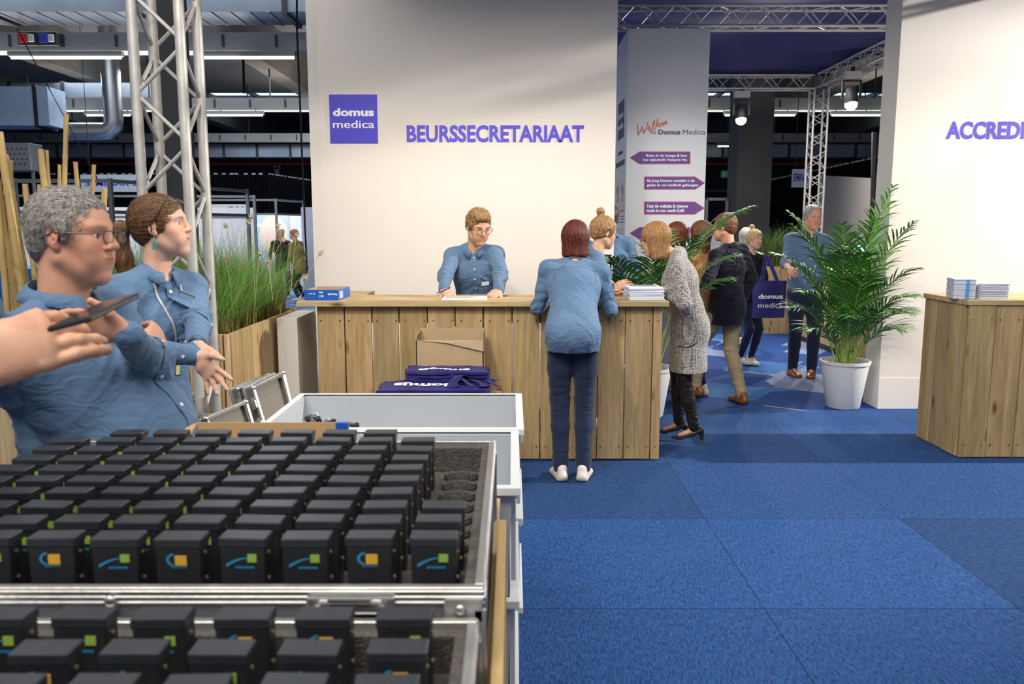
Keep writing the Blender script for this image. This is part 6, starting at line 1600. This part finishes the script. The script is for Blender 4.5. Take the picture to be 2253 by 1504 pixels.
palm(3.0, 7.27, 'tall potted palm in a white conical pot beside the right white wall', sp, lambda x, y: min(y, 7.185) if x > 3.262 and y < 7.54 else y)
sp2 = [(10, 1.65, 80, 62), (195, 1.25, 78, 60), (185, 1.15, 74, 80), (200, 1.05, 76, 80), (-20, 1.30, 76, 70), (230, 1.2, 80, 60), (-50, 1.3, 82, 50), (5, 1.75, 78, 68), (175, 1.0, 70, 85), (-90, 1.2, 80, 55), (60, 1.3, 84, 40), (210, .95, 72, 80), (-5, 1.1, 74, 75)]
palm(1.16, 6.93, 'dark green palm behind the counter between the bun haired woman and the welcome pillar', sp2, lambda x, y: min(y, 7.185 - .3 * max(0, .93 - x) * 0) if x < .92 else y, tint=.8, seed=2)

# ------------------------------------------------------------------ lounge furniture far right
r = empty('grass_planter', (0, 0, 0), 0, 'low wooden planter with ornamental grass behind the blonde woman in the lounge', 'planter')
x0 = at(1668, 700, 12.6).x; zt = at(1700, 585, 12.6).z
planks(x0, 4.55, .24, RS, 12.4, 12.43, 0, zt).build('planter_box', M['pine'], r); boxo('planter_back', M['pine_x'], (x0, 4.55, 12.43, 12.85, 0, zt - .03), r)
grass(r, x0 + .05, 4.5, 12.48, 12.8, zt - .04, 2600, .35, .75, ((.14, .14, .04), (.05, .16, .03)), 9, .004, .5)
r = empty('bar_counter', (4.12, 10.2, 0), 0, 'wooden bar counter with dark skirting behind the potted palm', 'counter')
planks(0, 1.3, .16, RS, 0, .025, .08, 1.0).build('front_panel', M['pine'], r); planks(.03, 1.6, .2, RS, 0, .025, .08, 1.0, axis='y').build('left_panel', M['pine'], r)
boxo('countertop', M['pine_x'], (-.03, 1.33, -.03, 1.63, 1.0, 1.04), r); boxo('skirting', M['darkmetal'], (.02, 1.28, .02, 1.55, 0, .08), r)
r = empty('wooden_bench_panel', (3.42, 7.95, 0), 0, 'wooden board panel just behind the palm pot at the right wall', 'panel')
planks(-.02, .30, .17, RS, 0, .025, 0, .86, q=None).build('boards', M['pine'], r)
for i, (px, py, w, h, lb) in enumerate(((1900, 556, .34, .20, 'lit blue screen seen through the palm leaves, upper one'), (1892, 592, .30, .17, 'lit blue screen standing on the bar behind the palm, lower one'))):
    c = at(px, py, 10.6 + .25 * i); rr = empty('monitor', (c.x, 10.6 - .2 * i, 1.0405), R(8), lb, 'monitor')
    cz = c.z - 1.04; boxo('bezel', M['black'], (-w / 2 - .015, w / 2 + .015, 0, .03, cz - h / 2 - .015, cz + h / 2 + .015), rr, .003); boxo('screen', M['screen'], (-w / 2, w / 2, -.002, 0, cz - h / 2, cz + h / 2), rr)
    boxo('stand', M['darkmetal'], (-.02, .02, .03, .05, .01, cz), rr); boxo('foot', M['darkmetal'], (-.1, .1, -.05, .12, 0, .01), rr)
# pale partition and black curtain beyond
q = MB(); q.add([(5.15, 11.9, 0), (5.15, 11.9, 2.30), (6.1, 16.5, 2.62), (6.1, 16.5, 0), (5.25, 11.9, 0), (5.25, 11.9, 2.30), (6.2, 16.5, 2.62), (6.2, 16.5, 0)], [(0, 1, 2, 3), (4, 7, 6, 5), (0, 4, 5, 1), (1, 5, 6, 2), (2, 6, 7, 3), (0, 3, 7, 4)])
tag(q.build('partition_panel', mat('grey_panel', (.42, .39, .38), .7)), 'pale grey sloping partition panel behind the tall man and the slim truss tower', 'partition')
wire('brown_post', [at(1924, 290, 9.0), at(1921, 437, 9.0), Vector((at(1921, 437, 9.0).x, 9.0, 0))], .028, 'dark brown vertical post next to the edge of the right white wall', 'darkmetal', 'post')
def curtain(p0, p1, z0, z1, label, n=90, z1b=None):
    p0, p1 = Vector(p0), Vector(p1); d = (p1 - p0); L_ = d.length; d.normalize(); nr = Vector((-d.y, d.x, 0)); q = MB(); vs = []; N_ = int(n * 6); z1b = z1b or z1
    r = empty('curtain', tuple(p0), 0, label, 'curtain')
    for i in range(N_ + 1):
        s_ = L_ * i / N_; o = nr * .06 * math.sin(i * 2 * PI / 6) ; zt = z1 + (z1b - z1) * i / N_
        vs += [d * s_ + o + Vector((0, 0, z0)), d * s_ + o + Vector((0, 0, zt))]
    q.add(vs, [(2 * i, 2 * i + 2, 2 * i + 3, 2 * i + 1) for i in range(N_)]); q.build('drape', M['curtain'], r, smooth=True)
    q = MB(); rs = random.Random(4)
    for i in range(int(L_ / .22)):
        t = (i + rs.random() * .5) * .22; zt = z1 + (z1b - z1) * t / L_; q.bar(d * t + Vector((0, 0, zt + .02)), d * (t + .10) + Vector((0, 0, zt + .02)), .035)
    q.build('silver_hooks', M['alu'], r); return r
curtain((7.6, 25, 0), (7.15, 15.5, 0), 0, 2.95, 'black pleated curtain with a silver rail on the right far behind the canopy', 60)
curtain((-13.5, 24, 0), (-7.0, 24, 0), 0, 3.1, 'black pleated curtain with silver hooks far left behind the bamboo poles', 60)
curtain((-7.0, 24, 0), (-6.2, 31, 0), 0, 3.1, 'black pleated curtain receding right of the truss tower toward the back wall', 60, 2.9) if 0 else curtain((-7.0, 24, 0), (-5.8, 33, 0), 0, 3.1, 'black pleated curtain receding right of the truss tower toward the back wall', 70)
def sign(px0, px1, py0, py1, Y, txt, label, tpx, m=None, nrm=None):
    a = at(px0, py1, Y); b_ = at(px1, py0, Y); r = empty('hanging_sign', (a.x, Y, a.z), 0, label, 'sign')
    boxo('sign_board', mat('pale_blue_board', (.50, .56, .66), .6), (0, b_.x - a.x, 0, .03, 0, b_.z - a.z), r)
    t0, t1 = at(tpx[0], tpx[3], Y), at(tpx[1], tpx[2], Y)
    lettering(txt, mat('sign_blue', (.03, .02, .45), .5), (t0.x - a.x, -.001, t0.z - a.z), (1, 0, 0), (0, 0, 1), width=t1.x - t0.x, height=t1.z - t0.z, parent=r, size=.1, bold=.002)
    for k in (.15, .85): q = MB(); xx = (b_.x - a.x) * k; q.bar((xx, .015, b_.z - a.z), (xx, .015, 6.52 - a.z), .012); q.build('suspension_wire', M['darkmetal'], r)
sign(179, 320, 384, 422, 19.4, 'SEMINAR C', 'pale blue sign reading SEMINAR C behind the bamboo and the truss tower', (188, 306, 396, 409))
sign(1742, 1787, 372, 412, 16.2, 'SEMINAR C', 'pale hanging sign reading SEMINAR C behind the slim truss tower', (1745, 1786, 381, 399))
c = at(1601, 383, 29.95); r = empty('exit_sign', (c.x, 29.95, c.z), 0, 'small green emergency exit sign on the far dark wall behind the pillar', 'sign')
boxo('sign_board', mat('exit_green', (.01, .18, .10), .5, emit=.25), (-.23, .23, 0, .05, -.12, .12), r)
q = MB(); q.box(-.16, -.10, -.01, 0, -.08, .08); q.bar((-.06, -.005, 0), (.05, -.005, 0), .01, .03, up=(0, 1, 0)); q.sphere((.10, -.005, .06), .02, 8, (1, .3, 1)); q.bar((.10, -.005, .04), (.08, -.005, -.02), .01, .035, up=(0, 1, 0)); q.bar((.08, -.005, -.02), (.13, -.005, -.08), .01, .018, up=(0, 1, 0)); q.bar((.08, -.005, -.02), (.04, -.005, -.07), .01, .018, up=(0, 1, 0)); q.bar((.06, -.005, .02), (.14, -.005, .02), .01, .014, up=(0, 1, 0))
q.build('running_figure', M['whiteink'], r)
q = MB(); q.bar((0, .02, .12), (0, .02, 6.52 - c.z), .02); q.build('hanger', M['darkmetal'], r)
# lounge panel with frame behind the walking man
a = at(1555, 438, 15.5); b_ = at(1597, 500, 15.5); r = empty('notice_board', (a.x, 15.5, 0), 0, 'white notice board with grey frame behind the walking man', 'notice board')
boxo('panel', M['paper'], (-.5, b_.x - a.x + .25, 0, .04, 0, b_.z + .05), r); q = MB(); w = b_.x - a.x; hh = a.z
for (p0, p1) in (((0, 0, b_.z), (w, 0, b_.z)), ((0, 0, hh), (w, 0, hh)), ((0, 0, b_.z), (0, 0, hh)), ((w, 0, b_.z), (w, 0, hh))): q.bar(p0, p1, .05)
q.build('frame', M['tray'], r)

# ------------------------------------------------------------------ fair booths in the left hall
def booth(name, posts, z, panels, label, rails=True, zlow=None):
    r = empty(name, (posts[0][0], posts[0][1], 0), 0, label, 'booth'); O = Vector((posts[0][0], posts[0][1], 0))
    for p in posts: q = MB(); q.bar(Vector((p[0], p[1], 0)) - O, Vector((p[0], p[1], z)) - O, .05); q.build('post', M['tray'], r)
    for (i, j) in panels['rails']:
        for zz in panels.get('heights', (z - .03, z - .42)):
            q = MB(); q.bar(Vector((*posts[i], zz)) - O, Vector((*posts[j], zz)) - O, .045); q.build('rail', M['tray'], r)
    for (i, j, z0, z1) in panels['walls']:
        A, B_ = Vector((*posts[i], 0)) - O, Vector((*posts[j], 0)) - O; q = MB(); d = (B_ - A).normalized(); nr = Vector((-d.y, d.x, 0)) * .015
        q.add([A - nr + Vector((0, 0, z0)), B_ - nr + Vector((0, 0, z0)), B_ - nr + Vector((0, 0, z1)), A - nr + Vector((0, 0, z1)), A + nr + Vector((0, 0, z0)), B_ + nr + Vector((0, 0, z0)), B_ + nr + Vector((0, 0, z1)), A + nr + Vector((0, 0, z1))], [(0, 1, 2, 3), (7, 6, 5, 4), (0, 4, 5, 1), (1, 5, 6, 2), (2, 6, 7, 3), (3, 7, 4, 0)])
        q.build('wall_panel', BOOTHW, r)
    return r
BOOTHW = mat('booth_white', (.80, .80, .80), .6)
def pxy(px, Y): p = at(px, 450, Y); return (p.x, p.y)
booth('fair_booth', [pxy(36, 10.5), pxy(245, 10.5), pxy(545, 13.5), pxy(36, 15.5), pxy(560, 16.0), pxy(-60, 10.5)], 2.22, dict(rails=[(0, 1), (1, 2), (0, 5), (3, 4)], walls=[(3, 4, 0, 1.98)]), 'white walled fair booth with aluminium frame behind the two foreground people')
b = booth('fair_booth', [pxy(440, 19), pxy(607, 19), pxy(668, 20.5), pxy(430, 21.5), pxy(690, 22.5)], 2.25, dict(rails=[(0, 1), (1, 2)], walls=[(3, 4, 0, 1.95)], heights=(2.22, 1.90)), 'white fair booth with a medical poster behind the ornamental grass')
# fascia with Medical and poster
a, c2 = at(450, 470, 18.9), at(548, 449, 18.9); r = empty('fascia_sign', (a.x, 18.9, a.z), 0, 'pale grey fascia board reading Medical above the booth behind the grass', 'sign')
boxo('sign_board', mat('fascia', (.62, .61, .60), .6), (0, c2.x - a.x, 0, .04, 0, c2.z - a.z), r)
lettering('Medical', M['darkmetal'], (at(505, 462, 18.9).x - a.x, -.001, .07), (1, 0, 0), (0, 0, 1), width=at(535, 462, 18.9).x - at(505, 462, 18.9).x, height=.10, parent=r, size=.1, bold=.004)
a, c2 = at(480, 600, 21.0), at(636, 474, 21.0); r = empty('poster', (a.x, 21.0, a.z), 0, 'pale blue poster with white lettering and a blonde head inside the far booth', 'poster'); w, h = c2.x - a.x, c2.z - a.z
boxo('poster_board', mat('poster_blue', (.36, .44, .64), .6), (0, w, 0, .03, 0, h), r)
lettering('SEEUS MEDICAL', M['whiteink'], (.18 * w, -.001, h * .80), (1, 0, 0), (0, 0, 1), width=w * .45, height=h * .07, parent=r, size=.1, bold=.002)
q = MB()
q.prism([(w * .78 + .36 * math.cos(t), h * .66 + .50 * math.sin(t)) for t in np.linspace(0, 2 * PI, 24)[:-1]], (0, -.001, 0), (1, 0, 0), (0, 0, 1), (0, 1, 0), .001); q.build('printed_hair', mat('print_blonde', (.62, .52, .42), .6), r)
q = MB(); q.prism([(w * .77 + .21 * math.cos(t), h * .55 + .30 * math.sin(t)) for t in np.linspace(0, 2 * PI, 24)[:-1]], (0, -.002, 0), (1, 0, 0), (0, 0, 1), (0, 1, 0), .001); q.build('printed_face', mat('print_face', (.66, .48, .40), .6), r)
q = MB(); q.tube([(w * .12 + .07 * math.cos(t), -.003, h * .87 + .07 * math.sin(t)) for t in np.linspace(0, 2 * PI, 20)[:-1]], .012, 5, closed=True); q.build('printed_emblem', M['whiteink'], r)
# blue clothed table in left booth
c = at(62, 640, 11.3); boxt = boxo('blue_table', mat('blue_cloth', (.01, .16, .62), .7), (c.x - .6, c.x + .35, 11.2, 11.9, 0, 1.05)); tag(boxt, 'table under a bright blue cloth in the booth behind the bamboo poles', 'table')
c = at(688, 560, 19); q = MB(); q.box(c.x - .16, c.x + .5, 18.7, 18.75, 0, 2.05); tag(q.build('banner_stand', mat('lilac_panel', (.48, .50, .62), .6)), 'pale lilac panel just left of the white logo wall edge', 'panel')
area('booth_lamp', (-6.4, 12.5, 3.6), 2.5, 160, (.95, .97, 1), 2); area('booth_lamp', (-5.8, 19.5, 3.4), 2.5, 200, (.95, .97, 1), 2)
# ------------------------------------------------------------------ accessories held or worn
def world_of(c, p): return c['Rm'] @ np.asarray(p, float) + c['O']
# smartphone in the reaching hand
a = at(168, 706, 1.13); b_ = at(256, 664, 1.24); d = (b_ - a).normalized(); n = Vector((-.25, -.42, .87)); n = (n - d * n.dot(d)).normalized(); s_ = d.cross(n).normalized()
r = empty('smartphone', tuple(a), 0, 'dark smartphone held by the hand reaching in from the left edge', 'phone')
Mx = Matrix((s_, d, n)).transposed().to_4x4(); q = MB(); q.T = Mx; q.box(-.033, .033, -.02, .125, -.004, .004); q.build('phone_body', M['black'], r, bevel=.003)
q = MB(); q.T = Mx; q.box(-.030, .030, -.015, .120, .004, .0045); q.build('display', mat('dark_glass', (.012, .013, .016), .08), r)
# lanyard with badge on the ponytailed woman
def strap(c, pts, m, name, w=.010, label=None):
    o = ribbon(c, pts, w, m, name, .002); return o
c = PW
for sg in (1, -1): ribbon(c, [(sg * (.058 * (1 - t) + .004 * t), .96 - .54 * t) for t in np.linspace(0, 1, 20)], .0075, STRAP, 'lanyard', .002, yfar=.19)
p, nn = hit(c, 0, .42, .008, yfar=.19); ax = unit(np.cross(c['u'], nn)); 
q = MB(); q.prism([(-.006, .05), (.006, .05), (.006, 0), (-.006, 0)], p + c['u'] * .0, ax, c['u'], nn, .004); q.prism([(-.012, 0), (.012, 0), (.012, -.048), (-.012, -.048)], p, ax, c['u'], nn, .012); o = q.build('lanyard_clip', M['black'], c['root'], bevel=.002)
q = MB(); q.prism([(-.008, -.006), (.008, -.006), (.008, -.042), (-.008, -.042)], p + nn * .0122, ax, c['u'], nn, .001); q.build('clip_label', mat('pale_yellow', (.6, .55, .2), .5), c['root'])
# earrings
HC, HF, hs = c['HC'], c['HF'], c['hsz']
for s_ in (-1, 1):
    e = HC + HF @ (V3(s_ * .080, -.004, -.034) * hs); q = MB(); q.tube([e, e + V3(0, 0, -.018)], .0012, 5); q.prism([(-.006, 0), (.006, 0), (.008, -.028), (-.008, -.028)], e + V3(0, 0, -.018), HF[:, 1], (0, 0, 1), HF[:, 0], .002); q.build('earring', EARR, c['root'])
# wrist bands
def band(c, i, m, name, rr=.030, off=.0, w=.010):
    E_, Wt = c['arms'][i]; d = unit(Wt - E_); p = Wt - d * off; q = MB(); u = unit(np.cross(d, [0, 0, 1.])); v = np.cross(d, u)
    for dd_ in np.linspace(-w / 2, w / 2, 3): q.tube([p + d * dd_ + (u * math.cos(t) + v * math.sin(t) * .85) * rr for t in np.linspace(0, 2 * PI, 17)[:-1]], w * .35, 6, closed=True)
    q.build(name, m, c['root'], smooth=True)
band(PW, 1, M['black'], 'bracelet', .028, -.005, .006)
band(G_, 1, M['black'], 'wristband', .029, 0, .008)
# belt buckle area of the grey haired man
p, nn = hit(GM, 0, -.04, .004); q = MB(); ax = unit(np.cross(GM['u'], nn)); q.prism([(-.02, -.018), (.02, -.018), (.02, .018), (-.02, .018)], p, ax, GM['u'], nn, .006); q.build('belt_buckle', M['steel'], GM['root'], bevel=.002)
# white T-shirt edge of the person with the phone
shirt_front(PH, DENIM2, n=5, t1=-.15, logo=False, bs=.007)
# pocket trim on the cardigan
c = G_; 
def back_hit(c, ang, t, off=.002):
    d = c['f'] * math.cos(R(ang)) + c['r'] * math.sin(R(ang)); p = c['up'](t); h = c['bvh'].ray_cast(Vector(p + d * .6), Vector(-d))
    return (np.array(h[0]) + np.array(h[1]) * off) if h[0] is not None else p + d * .15
q = MB(); q.tube([back_hit(c, -62 - 40 * t, -.22 - .07 * (.5 - abs(t - .5)), .003) for t in np.linspace(0, 1, 12)], .0035, 6); q.build('pocket_trim', BLACKC, c['root'], smooth=True)
q = MB(); q.tube([back_hit(c, -62 - 40 * t, -.50 - .03 * (.5 - abs(t - .5)), .002) for t in np.linspace(0, 1, 12)] , .002, 6); q.build('pocket_seam', CARDI, c['root'], smooth=True)
# tote bag of the blonde woman
a = at(1690, 660, 9.25); r = empty('tote_bag', (a.x, 9.22, 0), R(4), 'navy tote bag with white lettering hanging from the shoulder of the blonde woman', 'bag')
z0, z1 = at(1690, 698, 9.25).z, at(1690, 617, 9.25).z; w = .20; q = MB(); vs = []
for i in range(13):
    for j in range(9):
        u, v = i / 12, j / 8; vs.append(((u - .5) * 2 * w * (.93 + .07 * v), -.035 * math.sin(PI * u) ** .5 + .008 * math.sin(u * 9 + v * 5), z0 + (z1 - z0) * v))
for i in range(13):
    for j in range(9):
        u, v = i / 12, j / 8; vs.append(((u - .5) * 2 * w * (.93 + .07 * v), .035 * math.sin(PI * u) ** .5, z0 + (z1 - z0) * v))
q.add(vs, [(i * 9 + j, (i + 1) * 9 + j, (i + 1) * 9 + j + 1, i * 9 + j + 1) for i in range(12) for j in range(8)] + [(117 + i * 9 + j, 117 + i * 9 + j + 1, 117 + (i + 1) * 9 + j + 1, 117 + (i + 1) * 9 + j) for i in range(12) for j in range(8)] + [(i * 9, 117 + i * 9, 117 + (i + 1) * 9, (i + 1) * 9) for i in range(12)])
q.build('bag_body', M['bagblue'], r, smooth=True)
for txt, zf in (('domus', .52), ('medica', .28)):
    lettering(txt, M['whiteink'], (-.14, -.045, z0 + (z1 - z0) * zf), (1, 0, 0), (0, 0, 1), width=.28, height=.055, parent=r, size=.1, bold=.003 if txt == 'domus' else 0)
sz = at(1665, 562, 9.5).z
for y in (-.03, .03):
    q = MB(); q.bar((-.09, y, z1 - .01), (-.02, y + .10, sz), .025, .003, up=(0, 1, 0)); q.bar((.09, y, z1 - .01), (.0, y + .10, sz), .025, .003, up=(0, 1, 0)); q.build('strap', M['bagblue'], r)

# seams on the denim shirts
SEAM = mat('denim_seam', (.05, .10, .18), .8)
def seam(c, fn, name='seam', rad=.0012):
    pts = [p for p in (fn(t) for t in np.linspace(0, 1, 24)) if p is not None]; q = MB(); q.tube(pts, rad, 5); return q.build(name, SEAM, c['root'], smooth=True)
def bh(c, x, t, back=True):
    p, n = hit(c, x, t, .0008, back=back); return p
seam(E, lambda t: bh(E, (-.15 + .30 * t) * E['w'], .80)); seam(E, lambda t: bh(E, -.13 * E['w'], .78 - .22 * t)); seam(E, lambda t: bh(E, .13 * E['w'], .78 - .22 * t))
def side_hit(c, y, t, sgn=1):
    p = c['up'](t, 0, y); h = c['bvh'].ray_cast(Vector(p + c['r'] * .6 * sgn), Vector(-c['r'] * sgn)); return None if h[0] is None else np.array(h[0]) + np.array(h[1]) * .001
seam(GM, lambda t: side_hit(GM, .01, .42 - .62 * t), rad=.0014); seam(GM, lambda t: side_hit(GM, .012 + .0, .42 - .62 * t), rad=.0009)

def cuff(c, i, m, back=.0, w=.055, rr=.0365):
    E_, Wt = c['arms'][i]; d = unit(Wt - E_); q = MB(); a = Wt - d * (back + w); b_ = Wt - d * back; q.tube([a, a + d * .004, b_ - d * .004, b_], [rr * 1.04, rr * 1.10, rr * 1.06, rr * .97], 24)
    o = q.build('cuff', m, c['root'], smooth=True); u = unit(np.cross(d, [0, 0, 1.])); p = (a + b_) / 2 + u * rr * 1.06; q = MB(); q.tube([p, p + u * .003], .0055, 12); q.build('button', BTN, o)
for c_, i_, m_ in ((GM, 0, DENIM), (GM, 1, DENIM), (PW, 0, DENIM), (PW, 1, DENIM), (YM, 0, DENIM), (YM, 1, DENIM)): cuff(c_, i_, m_, rr=.0345 * c_['s'] * (.92 if c_ is PW else 1))
